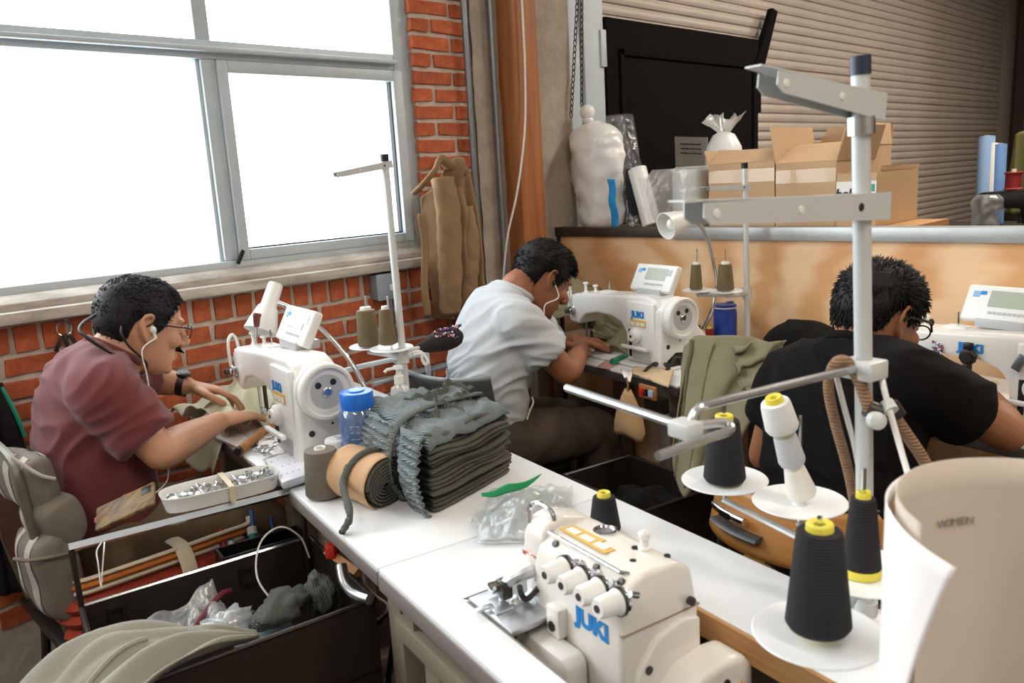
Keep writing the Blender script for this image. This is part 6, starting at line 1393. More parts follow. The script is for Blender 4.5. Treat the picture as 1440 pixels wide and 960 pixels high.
sheet('zip_strip', M_zipg, zb, lambda u, v: Vector(lerp((0.9902, 1.1458, 0.8204), (1.1220, 1.1059, 0.8264), u)) + Vector((0.004 * math.sin(u * 9), 0, -0.018 * v * math.sin(math.pi * (0.12 + 0.88 * u)) - 0.003 * math.sin(u * 11))), 24, 5, 0.0025)
for k in range(3):
    sheet('inner_bag', M_clear, zb, lambda u, v: (zc[0].lerp(zc[2], 0.25 + 0.12 * k) + Vector((0.10 * u - 0.03, 0.06 * v - 0.02 * k, 0.008 + 0.02 * abs(nz((u, v, k), 5)) + 0.006 * k))), 14, 14, 0.0008)

# ------------------------------------------------------------------ around the middle sewing table
lamp('white gooseneck lamp rising before the plywood wall', (2.6013, 1.6594, 1.2701), (2.4326, 1.7110, 1.2292), [(2.5095, 1.6843, 1.2461), (2.5388, 1.6555, 1.2437), (2.5724, 1.6361, 1.1872), (2.5942, 1.6182, 1.0947), (2.6135, 1.6162, 1.0005), (2.5971, 1.6313, 0.8951), (2.66, 1.73, 0.78)], R=0.050)
S2 = Vector((2.6949, 1.5349, 0.7600)); S2t = Vector((2.7444, 1.5767, 1.4171))
small_stand('slim thread stand with two olive cones before the plywood wall', S2, S2t, (S2t.z - 0.07,), ((2.6090, 1.6453, 1.3488),), 0.968, (((2.5241, 1.6410, 0.9847), 0.055), ((2.5450, 1.5364, 0.9851), 0.058)), None)
cone('olive thread cone on the left disc before the plywood wall', Vector((2.5209, 1.6449, 0.9875)) + Vector((0, 0, 0.002)), 0.098, 0.0235, 0.0175, M_thr_olive, M_conew, 'olive thread cones')
cone('wider olive thread cone on the right disc before the plywood wall', Vector((2.5437, 1.5385, 0.9878)) + Vector((0, 0, 0.002)), 0.100, 0.0315, 0.0235, M_thr_olive, M_conew, 'olive thread cones')
jr = thing('blue_jar', 'royal blue plastic jar with a white lid rim before the plywood wall', 'jar', (2.6854, 1.6257, 0.7605))
MB().lathe([(0.0, 0.0), (0.040, 0.0), (0.043, 0.006), (0.044, 0.125), (0.040, 0.136), (0.040, 0.140)], 32).obj('body', M_navyp, jr)
MB().lathe([(0.041, 0.138), (0.0425, 0.141), (0.0425, 0.152), (0.039, 0.156), (0.0, 0.157)], 32).obj('lid', M_navyp, jr)
MB().lathe([(0.0428, 0.142), (0.0438, 0.144), (0.0428, 0.147)], 32).obj('white_rim', M_wplas, jr)
MB().bx(0.02, 0.048, -0.01, 0.01, 0.150, 0.162).obj('spout', M_navyp, jr, bevel=0.003)
cone('dark red thread spool with a yellow rim beside the blue jar', (2.6232, 1.6553, 0.7605), 0.072, 0.0165, 0.0155, mat('dark_red_thread', '#8c1a22', 0.75, wave=('Z', 90.0), bump=0.3), M_coney)
cone('white thread spool beside the dark red spool', (2.5656, 1.6528, 0.7605), 0.068, 0.0155, 0.0145, M_thr_white, M_coney)
g2 = thing('garment_piece', 'olive garment heaped behind the middle sewing machine', 'garment', (2.55, 1.95, 0.762))
def f2(u, v):
    p = bil((2.30, 2.32, 0), (2.72, 2.24, 0), (2.62, 1.72, 0), (2.38, 1.80, 0), u, v)
    h = 0.17 * (1 - v) ** 1.2 * math.sin(math.pi * (0.15 + 0.75 * u)) + 0.05 * (1 - v)
    return (p.x + 0.03 * nz((u, v, 2), 3), p.y + 0.03 * nz((u, v, 8), 3), 0.776 + h + 0.05 * abs(nz((u, v, 0), 4, 3)) + 0.02 * abs(nz((u, v, 0), 10, 6)))
sheet('cloth', M_olive, g2, f2, 56, 56, 0.003)
g3 = thing('garment_strip', 'olive fabric strip running under the arm of the middle sewing machine', 'garment', (2.38, 1.85, 0.775))
sheet('cloth', M_olive, g3, lambda u, v: (2.315 + 0.15 * v - 0.02 * u, 2.03 - 0.28 * u, 0.777 + 0.055 * v * math.sin(math.pi * u) ** 2 + 0.012 * math.sin(u * 13 + v * 4) + 0.012), 30, 16, 0.003)
ps = thing('fabric_swatch', 'dusty pink fabric band lying across the front of the middle machine', 'fabric', (2.2648, 1.8163, 0.7620))
sheet('cloth', mat('dusty_pink', '#c59a90', 0.9, bump=0.2), ps, lambda u, v: Vector(bil((2.1271, 1.8022, 0.7625), (2.1257, 1.7437, 0.7625), (2.3859, 1.8272, 0.7725), (2.3990, 1.8808, 0.7725), u, v)), 5, 10, 0.002)
sd = thing('screwdriver', 'screwdriver with a green handle on the middle sewing table', 'screwdriver', (2.2416, 1.7849, 0.7650))
a, b = Vector((2.1789, 1.7701, 0.7740)), Vector((2.2879, 1.7883, 0.7740)); d = (b - a).normalized()
MB().tube(catmull([a, a.lerp(b, 0.1), a.lerp(b, 0.6), a.lerp(b, 0.85), b], 16), [0.008] + [0.0125] * 9 + [0.011, 0.010, 0.009, 0.010, 0.011, 0.008], 12).obj('handle', mat('green_handle', '#12865c', 0.35), sd, world=True)
MB().tube([b, b + d * 0.05], 0.003, 8).obj('shaft', M_steel, sd, world=True)
cp = thing('cloth_offcut', 'cream cloth offcut folded over the edge of the middle sewing table', 'cloth', (2.1264, 1.5671, 0.7630))
sheet('cloth', mat('cream_canvas', '#cdb590', 0.9, var=0.1, bump=0.3), cp, lambda u, v: Vector(bil((2.0925, 1.6201, 0.7680), (2.0144, 1.4187, 0.7680), (2.1854, 1.5151, 0.7720), (2.1668, 1.6615, 0.7720), u, v)) + Vector((0, 0, 0.010 * abs(nz((u, v, 0), 6, 2)))), 24, 10, 0.006)
wt2 = thing('white_tag', 'white cloth tag hanging from the corner of the middle sewing table', 'tag', (2.1427, 1.6769, 0.7600))
sheet('cloth', M_paper, wt2, lambda u, v: Vector(bil((2.1137, 1.6844, 0.7700), (2.1447, 1.6539, 0.7700), (1.9505, 1.5164, 0.7909), (1.9395, 1.5297, 0.8006), u, v)) + Vector((-0.004, -0.004, 0.004 * math.sin(u * 6))), 8, 8, 0.003)
tl = thing('sunglasses_case', 'black cutter and blue scrap beside the foot of the middle machine', 'tool', (2.1970, 1.5891, 0.7650))
MB().tube(catmull([(2.1146, 1.5869, 0.7750), (2.1671, 1.5961, 0.7850), (2.2024, 1.5778, 0.7900), (2.2066, 1.5522, 0.7800), (2.1631, 1.5277, 0.7750)], 20), [0.006] * 6 + [0.011] * 8 + [0.007] * 6, 10, flat=0.6).obj('black_handle', M_blackp, tl, world=True)
MB().box((2.1623, 1.5643, 0.7680), (0.05, 0.02, 0.008), rz=1.2).obj('blue_part', mat('turquoise_plastic', '#2b9cc4', 0.4), tl, bevel=0.002, world=True)
tl.name = 'thread_cutter'
sw = thing('switch_plate', 'wooden plate with a red and a white switch under the middle sewing table', 'switch', (1.9836, 1.4743, 0.7531))
sq = Vector((1.9876, 1.4772, 0.7518)); rzz = math.radians(-102)
MB().box(sq, (0.075, 0.010, 0.042), rz=rzz).obj('plate', M_woodh, sw, bevel=0.002, world=True)
for du, m, w in ((-0.022, M_redp, 0.017), (0.0, M_blackp, 0.010), (0.022, mat('switch_blue_white', '#9fb6d8', 0.4), 0.019)):
    MB().box(sq + Vector((math.cos(rzz) * du - 0.008 * UX, math.sin(rzz) * du - 0.008 * UY, 0)), (w, 0.008, 0.022), rz=rzz).obj('button', m, sw, bevel=0.002, world=True)
MB().box((sq.x + UX * 0.035, sq.y + UY * 0.035, 0.701), (0.06, 0.05, 0.048), rz=rzz).obj('mount', M_blackp, sw, world=True)
kb = thing('kraft_bag', 'tan cloth bag hanging under the front edge of the middle sewing table', 'bag', (1.9141, 1.4951, 0.6887))
mb = MB(); R = []
for k, (y, w, t_) in enumerate(((549, 5, 0.008), (558, 9, 0.016), (572, 14, 0.026), (590, 19, 0.032), (605, 22, 0.030), (613, 21, 0.018))):
    c = [Vector((1.9233, 1.5075, 0.7664)), Vector((1.9199, 1.5055, 0.7470)), Vector((1.9160, 1.5010, 0.7169)), Vector((1.9106, 1.4955, 0.6781)), Vector((1.9064, 1.4907, 0.6457)), Vector((1.9033, 1.4890, 0.6286))][k]; ww = w * 0.0030
    R.append([c + Vector((VX, VY, 0)) * math.cos(q) * ww + Vector((UX, UY, 0)) * math.sin(q) * t_ + Vector((0, 0, 0.006 * math.sin(3 * q))) for q in [2 * math.pi * j / 20 for j in range(20)]])
mb.rings(R); mb.obj('pouch', mat('tan_cloth', '#a98860', 0.9, var=0.15, bump=0.3), kb, ang=180, world=True)
MB().tube(catmull([(1.9276, 1.5147, 0.8074), (1.9284, 1.5079, 0.7856), (1.9222, 1.5068, 0.7599)], 10), 0.003, 6).obj('string', M_tan, kb, world=True)
# grey chair of the man in the light grey shirt
c2 = thing('plastic_chair', 'dark grey plastic chair behind the man in the light grey shirt', 'chair', (1.62, 2.02, 0.0))
def back2(u, v):
    a = -0.75 + 1.5 * u; return (1.655 - 0.20 * math.cos(a) + 0.03 * (1 - v) + 0.10, 2.03 + 0.27 * math.sin(a) / 0.68 * 0.9, 0.66 + 0.165 * v - 0.03 * math.cos(a * 1.6) * v + 0.02)
sheet('backrest', mat('dark_grey_plastic', '#4a4b49', 0.45), c2, back2, 26, 12, 0.012)
MB().tube([Vector(back2(k / 24, 1.0)) for k in range(25)], 0.009, 8).obj('back_rim', mat('grey_rim', '#767b7c', 0.4), c2, ang=180, world=True)
MB().bx(1.56, 1.98, 1.80, 2.20, 0.44, 0.465).obj('seat', M_blackp, c2, bevel=0.01, world=True)
for x, y in ((1.60, 1.84), (1.60, 2.16), (1.94, 1.84), (1.94, 2.16)): MB().tube([(x, y, 0.445), (x * 1.0, y, 0.0)], 0.011, 8).obj('leg', M_dsteel, c2, world=True)
for y in (1.86, 2.14): MB().tube([(1.585, y, 0.45), (1.57, y, 0.70)], 0.011, 8).obj('back_post', M_dsteel, c2, world=True)
# earphone of the man in grey
e2_ = thing('earphones', 'white earphone wire hanging from the ear of the man in the light grey shirt', 'earphones', Vector(J2['head']))
ep = H2 @ Vector((0.004, -0.083, -0.006)); MB().ell(ep, (0.008, 0.007, 0.010)).obj('bud', M_blackp, e2_, world=True)
MB().tube(catmull([ep + Vector((0, -0.004, -0.006)), ep + Vector((0.006, -0.01, -0.05)), (1.9465, 1.8591, 1.0076), (1.9385, 1.8608, 0.9677)], 20), 0.002, 6).obj('wire', M_wplas, e2_, world=True)
dc = tag(MB().tube(catmull([(1.8403, 1.8408, 0.7142), (1.8362, 1.8315, 0.6971), (1.8081, 1.8221, 0.6761), (1.7955, 1.8248, 0.6497)], 16), 0.003, 6).obj('drawstring', M_cream), 'cream drawstring hanging at the waist of the man in the light grey shirt', 'string')

# ------------------------------------------------------------------ between the middle and the right-hand table
gd = thing('draped_garment', 'olive garment draped over the end of the middle sewing table', 'garment', (2.0, 1.30, 0.80))
def fd(u, v):
    top = catmull([(2.0893, 1.4098, 0.8873), (2.0958, 1.3802, 0.9049), (2.1011, 1.3206, 0.9122), (2.1274, 1.2398, 0.9155), (2.1355, 1.1747, 0.9121), (2.1566, 1.1231, 0.9009)], 30); bot = catmull([(1.8784, 1.3060, 0.6979), (1.7960, 1.2468, 0.6059), (1.7484, 1.1967, 0.5661), (1.7538, 1.1396, 0.5824), (1.8144, 1.1008, 0.6528), (1.9200, 1.0768, 0.7286)], 30)
    i = u * 29; k = min(int(i), 28); f = i - k; a = top[k] * (1 - f) + top[k + 1] * f; b = bot[k] * (1 - f) + bot[k + 1] * f
    p = a * (1 - v) + b * v; w = 0.026 * math.sin(u * 15 + v * 2.2 + 1.2 * nz((u, v, 0), 2)) * (0.3 + v) + 0.016 * nz((u, v, 0), 6, 3)
    return (p[0] - 0.68 * w, p[1] - 0.70 * w, p[2] + 0.015 * math.sin(math.pi * u) * (1 - v))
sheet('cloth', M_olive, gd, fd, 70, 50, 0.0035)
MB().tube([Vector(fd(0.16 + 0.10 * k / 40, k / 40)) + Vector((-0.006, -0.006, 0)) for k in range(41)], 0.007, 6, flat=0.4, up=(-0.7, -0.7, 0)).obj('seam', mat('dark_olive', '#5c5940', 0.9), gd, ang=180, world=True)
MB().tube([Vector(fd(0.42 - 0.04 * k / 40, 0.05 + 0.9 * k / 40)) + Vector((-0.005, -0.005, 0)) for k in range(41)], 0.004, 6).obj('seam', M_olive, gd, ang=180, world=True)
g4 = thing('garment_piece', 'olive garment bunched against the left arm of the man in black', 'garment', (2.1, 1.2, 0.8))
def f4(u, v):
    p = bil((2.0923, 1.2428, 0.9065), (2.1522, 1.1056, 0.9245), (2.0268, 1.0608, 0.7863), (1.9981, 1.1649, 0.8082), u, v); w = 0.035 * nz((u, v, 0), 4, 7) + 0.02 * math.sin(u * 9 + v * 14)
    return (p.x - 0.7 * w, p.y - 0.7 * w, p.z)
sheet('cloth', M_olive, g4, f4, 36, 36, 0.004)
bg_ = lump('black_bag', 'black bag lying behind the left shoulder of the man in black', 'bag', (2.41, 1.19, 0.845), (0.20, 0.24, 0.17), M_blackcot, 4, RZ(-12), 0.3)
b2 = trunk('dark steel bin on the floor between the two right-hand workers', [Vector((1.78, 1.66, 0)), Vector((2.05, 1.605, 0)), Vector((1.985, 1.235, 0)), Vector((1.705, 1.29, 0))], 0.50, 0.30)
b3 = lump('black_cloth', 'black cloth with a white tag heaped in the right-hand steel bin', 'cloth', (1.84, 1.40, 0.405), (0.24, 0.26, 0.17), M_blackcot, 8, RZ(-10), 0.45, 30, 3.0)
# plywood-backed chair of the man in black
c3 = thing('wooden_chair', 'chair with a curved plywood back and grey steel frame behind the man in black', 'chair', (1.70, 0.80, 0.0))
def b3f(u, v):
    a = -1.0 + 2.0 * u; return (1.76 - 0.225 * math.cos(a) + 0.05 * v, 0.82 + 0.255 * math.sin(a), 0.56 + 0.125 * v)
M_plych = mat('honey_plywood', '#c08748', 0.4, col2='#a06a32', vscale=6, stretch=(1, 1, 6))
sheet('backrest', M_plych, c3, b3f, 30, 10, 0.012)
MB().tube([Vector(b3f(k / 30, 1.0)) + Vector((0, 0, 0.006)) for k in range(31)], 0.007, 8).obj('back_rim', M_dsteel, c3, ang=180, world=True)
MB().tube([Vector(b3f(0.55 + 0.3 * k / 16, 0.35)) + Vector((-0.014, 0.002, 0)) for k in range(17)], 0.022, 8, flat=0.35, up=(0, 0, 1)).obj('steel_bracket', mat('slate_steel', '#4c4f52', 0.4, metal=0.5), c3, ang=60, world=True)
hb = [Vector(b3f(0.62 + 0.24 * k / 12, 0.62)) + Vector((-0.032, 0.006, 0)) for k in range(13)]
MB().tube(hb, 0.010, 10).obj('chrome_bar', M_chrome, c3, ang=60, world=True)
MB().box((hb[5] + hb[7]) / 2 + Vector((-0.011, 0.0, 0)), (0.003, 0.036, 0.014), rz=math.radians(-22)).obj('name_plate', M_blackp, c3, world=True)
MB().bx(1.60, 1.98, 0.60, 1.0, 0.43, 0.455).obj('seat', M_plych, c3, bevel=0.01, world=True)
for x, y in ((1.64, 0.64), (1.64, 0.96), (1.93, 0.64), (1.93, 0.96)): MB().tube([(x, y, 0.44), (x, y, 0.0)], 0.012, 8).obj('leg', M_dsteel, c3, world=True)
for y in (0.66, 0.98): MB().tube([(1.63, y, 0.44), (1.60, y, 0.58)], 0.011, 8).obj('back_post', M_dsteel, c3, world=True)

# ------------------------------------------------------------------ details on the right-hand machine
mw = thing('wrist_watch', 'black digital watch strapped on the arm of the right-hand machine', 'watch', (2.2095, 0.6387, 0.9151))
wq = Vector(M3 + (0.76 + 0.155,)) + Vector((UX, UY, 0)) * -0.0585 + Vector((math.cos(MROT), math.sin(MROT), 0)) * -0.002
MB().lathe([(0.022, 0), (0.023, 0.006), (0.020, 0.012), (0.016, 0.013), (0, 0.013)], 8, wq, (-UX, -UY, 0)).obj('case', M_blackp, mw, ang=30, world=True)
MB().lathe([(0.0135, 0.0), (0.0135, 0.001), (0, 0.001)], 16, wq + Vector((-UX, -UY, 0)) * 0.0132, (-UX, -UY, 0)).obj('dial', M_dsteel, mw, world=True)
for s in (-1, 1): MB().box(wq + Vector((-UX * 0.005, -UY * 0.005, s * 0.027)), (0.012, 0.022, 0.020), rz=TH).obj('strap', M_blackp, mw, bevel=0.003, world=True)
p3 = thing('pin_cluster', 'bunch of coloured pins on the arm of the right-hand machine', 'pins', (2.1621, 0.6891, 0.9332))
q = Vector(M3 + (0.76 + 0.155,)) + Vector((UX, UY, 0)) * -0.059 + Vector((math.cos(MROT), math.sin(MROT), 0)) * -0.085
pins(p3, q, (VX * 0.012, VY * 0.012, 0.002), (0.0, 0.0, 0.024), 16, PC, 0.0032, 12)
cl3 = thing('metal_clip', 'grey metal clip on the pillar of the right-hand machine', 'clip', (2.2279, 0.5480, 0.9059))
q = Vector(M3 + (0.76 + 0.160,)) + Vector((UX, UY, 0)) * -0.070 + Vector((math.cos(MROT), math.sin(MROT), 0)) * 0.125
MB().box(q, (0.010, 0.022, 0.042), rot=Matrix.Rotation(TH, 3, 'Z') @ RX(25)).obj('clip_plate', M_conduit, cl3, bevel=0.003, world=True)
MB().tube([q + Vector((0, 0, -0.02)), q + Vector((-0.006, 0.018, -0.030))], 0.003, 8).obj('clip_tongue', M_steel, cl3, world=True)
pr = thing('spare_bobbin_post', 'short chrome post standing on the bed of the right-hand machine', 'machine part', (M3[0], M3[1], 0.773))
q = Vector(M3 + (0.7725,)) + Vector((UX, UY, 0)) * 0.07 + Vector((math.cos(MROT), math.sin(MROT), 0)) * 0.0
MB().lathe([(0.012, 0), (0.012, 0.016), (0.008, 0.018), (0.008, 0.045), (0.011, 0.046), (0.011, 0.052), (0, 0.053)], 16, q).obj('post', M_chrome, pr, world=True)
gl3 = thing('glasses', 'black glasses pushed over the ear of the man in black', 'glasses', Vector(J3['head']))
MB().tube([H3 @ Vector(p) for p in ((0.088, -0.072, 0.020), (0.070, -0.083, 0.018), (0.04, -0.087, 0.016), (0.0, -0.088, 0.012), (-0.014, -0.087, 0.0))], 0.0036, 8).obj('temple', M_blackp, gl3, world=True)
MB().ell(H3 @ Vector((0.088, -0.072, 0.022)), (0.007, 0.006, 0.009)).obj('hinge', M_blackp, gl3, world=True)
MB().tube([H3 @ (Vector((0.113, -0.034, -0.002)) + Vector((0.003 * math.cos(a), 0.026 * math.cos(a), 0.017 * math.sin(a)))) for a in [2 * math.pi * k / 24 for k in range(25)]], 0.002, 6).obj('rim', M_blackp, gl3, world=True)
MB().tube([H3 @ (Vector((0.113, 0.034, -0.002)) + Vector((0.003 * math.cos(a), 0.026 * math.cos(a), 0.017 * math.sin(a)))) for a in [2 * math.pi * k / 24 for k in range(25)]], 0.002, 6).obj('rim', M_blackp, gl3, world=True)
MB().tube([H3 @ Vector((0.113, -0.060, 0.004)), H3 @ Vector((0.088, -0.072, 0.020))], 0.0025, 6).obj('end_piece', M_blackp, gl3, world=True)

# ------------------------------------------------------------------ hoses and strings on the foreground stand
M_hose = mat('woven_tan_hose', '#9b7a5c', 0.8, var=0.3, vscale=60, wave=('Z', 60.0), bump=0.6)
def hose(label, pts, r=0.0072, m=M_hose, name='woven_hose', cat='hose', n=50):
    return tag(MB().tube(catmull(pts, n), r, 10).obj(name, m, ang=180), label, cat)
hose('tan woven hose looping down on the left of the foreground pole', [(1.0963, 0.4667, 1.1348), (1.0767, 0.4744, 1.1459), (1.0654, 0.4820, 1.1341), (1.0690, 0.4841, 1.1025), (1.0776, 0.4769, 1.0551), (1.0977, 0.4703, 0.9980), (1.1149, 0.4660, 0.9395), (1.1277, 0.4670, 0.8848)])
hose('tan woven hose bent over the clamp of the foreground pole', [(1.0588, 0.4762, 1.1413), (1.0582, 0.4663, 1.1546), (1.0671, 0.4565, 1.1500), (1.0729, 0.4448, 1.1275), (1.0751, 0.4355, 1.1014), (1.0769, 0.4280, 1.0802)], 0.0085)
hose('tan woven hose slanting away to the right of the foreground pole', [(1.1154, 0.4205, 1.0842), (1.1203, 0.4103, 1.0643), (1.1385, 0.3989, 1.0349), (1.1566, 0.3872, 1.0040), (1.1720, 0.3769, 0.9688), (1.1812, 0.3718, 0.9306)], 0.0085)
hose('tan woven hose leaving the foot of the foreground pole', [(1.1183, 0.4299, 0.8711), (1.1279, 0.4183, 0.8622), (1.1389, 0.4042, 0.8491), (1.1486, 0.3904, 0.8330)], 0.0070)
hose('white cotton string falling from the right of the pole clamp', [(1.0957, 0.4237, 1.1304), (1.0851, 0.4153, 1.1141), (1.0855, 0.4071, 1.0856), (1.0864, 0.3971, 1.0523), (1.0774, 0.3836, 1.0227), (1.0588, 0.3650, 0.9930)], 0.0042, M_wplas, 'cotton_string', 'string')
hose('white cotton string falling beside the tan hose on the left', [(1.0807, 0.4798, 1.1281), (1.0808, 0.4711, 1.0966), (1.0908, 0.4667, 1.0639), (1.0912, 0.4582, 1.0341), (1.0994, 0.4525, 0.9907), (1.0969, 0.4467, 0.9609)], 0.0038, M_wplas, 'cotton_string', 'string')
fk = thing('hose_clamp', 'dark clamp with a bolt holding the hose on the foreground pole', 'clamp', (1.0798, 0.4275, 1.0886))
MB().tube([(1.0733, 0.4345, 1.0910), (1.0833, 0.4231, 1.0845)], 0.012, 12).obj('band', M_dsteel, fk, world=True)
MB().lathe([(0.012, 0), (0.012, 0.012), (0.006, 0.016)], 12, (1.0681, 0.4215, 1.0775), (-0.6, -0.7, 0.1)).obj('bolt', M_standw, fk, world=True)
fk2 = thing('hose_clamp', 'dark clamp at the end of the slanting hose right of the pole', 'clamp', (1.1182, 0.4156, 1.0762))
MB().tube([(1.1061, 0.4171, 1.0910), (1.1113, 0.4072, 1.0732)], 0.0125, 12).obj('band', M_blackp, fk2, world=True)
MB().tube([(1.0937, 0.4162, 1.0961), (1.0872, 0.4060, 1.0874)], 0.010, 12).obj('sleeve', M_standw, fk2, world=True)

# ------------------------------------------------------------------ rolled pattern card, right foreground
pc = Vector((0.7983, 0.1480, 1.0420)); pc.z = 0.0; PR = 0.1346
rp = thing('pattern_roll', 'large roll of pattern card standing in the right foreground with pencilled lettering', 'paper roll', (pc.x, pc.y, 0.762))
M_card = mat('pattern_card', '#c9beb2', 0.85, var=0.06, vscale=3); M_cardw = mat('pattern_card_white', '#efecea', 0.85)
toC = (Vector((0, 0, 0)) - Vector((pc.x, pc.y, 0))).normalized(); ang0 = math.atan2(toC.y, toC.x)
ztop = 1.1085
def card(a, z, r): return Vector((pc.x + r * math.cos(ang0 + a), pc.y + r * math.sin(ang0 + a), z))
# angle measured from the direction of the camera; the sheet runs from behind, round the left, to a free edge in front
def inner(u, v):
    a = -3.9 + (3.05) * u; return card(a, 0.763 + (ztop - 0.763) * v - 0.006 * v * math.sin(a), PR)
sheet('card_sheet', M_card, rp, inner, 60, 12, 0.0012)
def outer(u, v):
    a1 = -1.05 + 0.55 * v ** 1.6; a = -2.7 + (a1 + 2.7) * u; z = 0.763 + (ztop - 0.765) * v - 0.010 * v * max(0, u - 0.72) / 0.28
    return card(a, z, PR + 0.006 + 0.004 * u)
sheet('card_sheet', M_cardw, rp, outer, 60, 24, 0.0012)
sheet('card_sheet', M_kraft, rp, lambda u, v: card(-2.5 + (1.45 + 0.14 * v) * u, 0.763 + (ztop - 0.778) * v, PR + 0.0032), 40, 10, 0.001)
# pencilled word on the inside of the sheet
a = 2 * math.pi - 3.62
def wordat(ad, z):
    aa = math.radians(ad); p = card(aa, z, PR - 0.0022); n = (Vector((pc.x, pc.y, z)) - p).normalized(); r = Vector((0, 0, 1)).cross(n); return p, r
M_pencil = mat('grey_pencil', '#7d736c', 0.9)
pd = 0
def find_angle(px_dir):  # inside point lying in a given horizontal direction from the lens
    best = None
    for k in range(2000):
        aa = -3.9 + 3.05 * k / 1999; p = card(aa, 1.05, PR); d = abs(math.atan2(p.y, p.x) - px_dir)
        back = (p - Vector((pc.x, pc.y, 1.0))).dot(Vector((pc.x, pc.y, 0)).normalized())
        if back > 0 and (best is None or d < best[0]): best = (d, aa)
    return best[1]
tgt = Vector((1.0302, 0.3012, 0.9693)); aw_ = find_angle(math.atan2(tgt.y, tgt.x))
for i, chx in enumerate('WOMEN'):
    aa = aw_ - (i - 2.6) * 0.062; p = card(aa, 1.044, PR - 0.0022); n = (Vector((pc.x, pc.y, p.z)) - p).normalized(); r = Vector((0, 0, 1)).cross(n)
    lettering('lettering', chx, 0.0130, M_pencil, rp, p - rp.location, r, (0, 0, 1), weight=-0.0002)

# ------------------------------------------------------------------ under the foreground table
mo = thing('table_motor', 'beige motor with cooling vents under the white foreground table', 'motor', FG(0.62, 0.16, 0.0), FROT)
MB().bx(-0.10, 0.12, -0.09, 0.09, 0.30, 0.46).obj('housing', M_legm, mo, bevel=0.02)
for k in range(5): MB().bx(-0.101, -0.094, -0.07, 0.07, 0.325 + 0.024 * k, 0.335 + 0.024 * k).obj('vent', M_blackp, mo)
for k in range(5): MB().bx(-0.06 + 0.03 * k, -0.05 + 0.03 * k, -0.075, 0.06, 0.459, 0.4625).obj('vent', M_blackp, mo)
MB().bx(-0.02, 0.04, -0.03, 0.03, 0.0, 0.31).obj('post', M_legm, mo)
ub = tag(MB().tube(catmull([(0.7850, 1.3543, 0.6800), (0.7754, 1.3327, 0.6600), (0.7751, 1.3094, 0.6450), (0.7800, 1.2828, 0.6400), (0.7845, 1.2602, 0.6400)], 24), 0.012, 12).obj('flexible_conduit', M_steel, ang=60), 'bent bright conduit under the corner of the white table', 'conduit')
rs_ = thing('red_switch', 'red switch on a wooden batten under the corner of the white table', 'switch', (0.8078, 1.4223, 0.6800))
MB().tube([(0.8255, 1.4712, 0.6600), (0.8175, 1.3435, 0.6550)], 0.013, 4, flat=0.8).obj('batten', M_woodh, rs_, world=True)
MB().box((0.8179, 1.4421, 0.6750), (0.028, 0.022, 0.030), rz=0.6).obj('switch', M_redp, rs_, bevel=0.003, world=True)
for k, pts in enumerate(([(0.8934, 1.3694, 0.5248), (0.8716, 1.3824, 0.4961), (0.8512, 1.3878, 0.4444), (0.8302, 1.3896, 0.3774)], [(0.8773, 1.3110, 0.5126), (0.8622, 1.3156, 0.4768), (0.8500, 1.3153, 0.4333), (0.8390, 1.3140, 0.3898)])):
    tag(MB().tube(catmull(pts, 20), 0.006, 8).obj('power_cable', M_blackp), ['black cable hanging under the white table, nearer the steel trunk bin', 'black cable hanging under the white table, nearer the motor'][k], 'cable')
tag(MB().tube(catmull([(0.8265, 1.3433, 0.6593), (0.8471, 1.3661, 0.6084), (0.8678, 1.3650, 0.5740), (0.8808, 1.3474, 0.5549), (0.8692, 1.3526, 0.5334), (0.8307, 1.3586, 0.5238)], 26), 0.0025, 6).obj('thin_cord', M_cable), 'thin white cord trailing under the white table', 'cord')

# ------------------------------------------------------------------ behind the plywood half wall
st = thing('storage_table', 'high storage table behind the plywood half wall', 'table', (3.3, 1.3, 0.0))
MB().bx(2.86, 3.75, 1.32, 2.52, 1.155, 1.185).obj('tabletop', M_birch, st, world=True)
MB().bx(2.86, 3.335, 1.06, 1.32, 1.155, 1.185).obj('leaf', M_birch, st, world=True)
MB().bx(2.88, 2.92, 1.08, 1.12, 0, 1.155).obj('leg', M_birch, st, world=True)
for x in (2.90, 3.71):
    for y in (1.37, 2.46): MB().bx(x - 0.03, x + 0.03, y - 0.03, y + 0.03, 0, 1.155).obj('leg', M_birch, st, world=True)
M_card_b = mat('corrugated_cardboard', '#c6a580', 0.85, var=0.12, vscale=5, bump=0.25, bscale=18)
M_card_d = mat('cardboard_inside', '#ad8558', 0.9, var=0.12, vscale=5)
M_tape = mat('packing_tape', '#c9aa84', 0.25, coat=0.4)
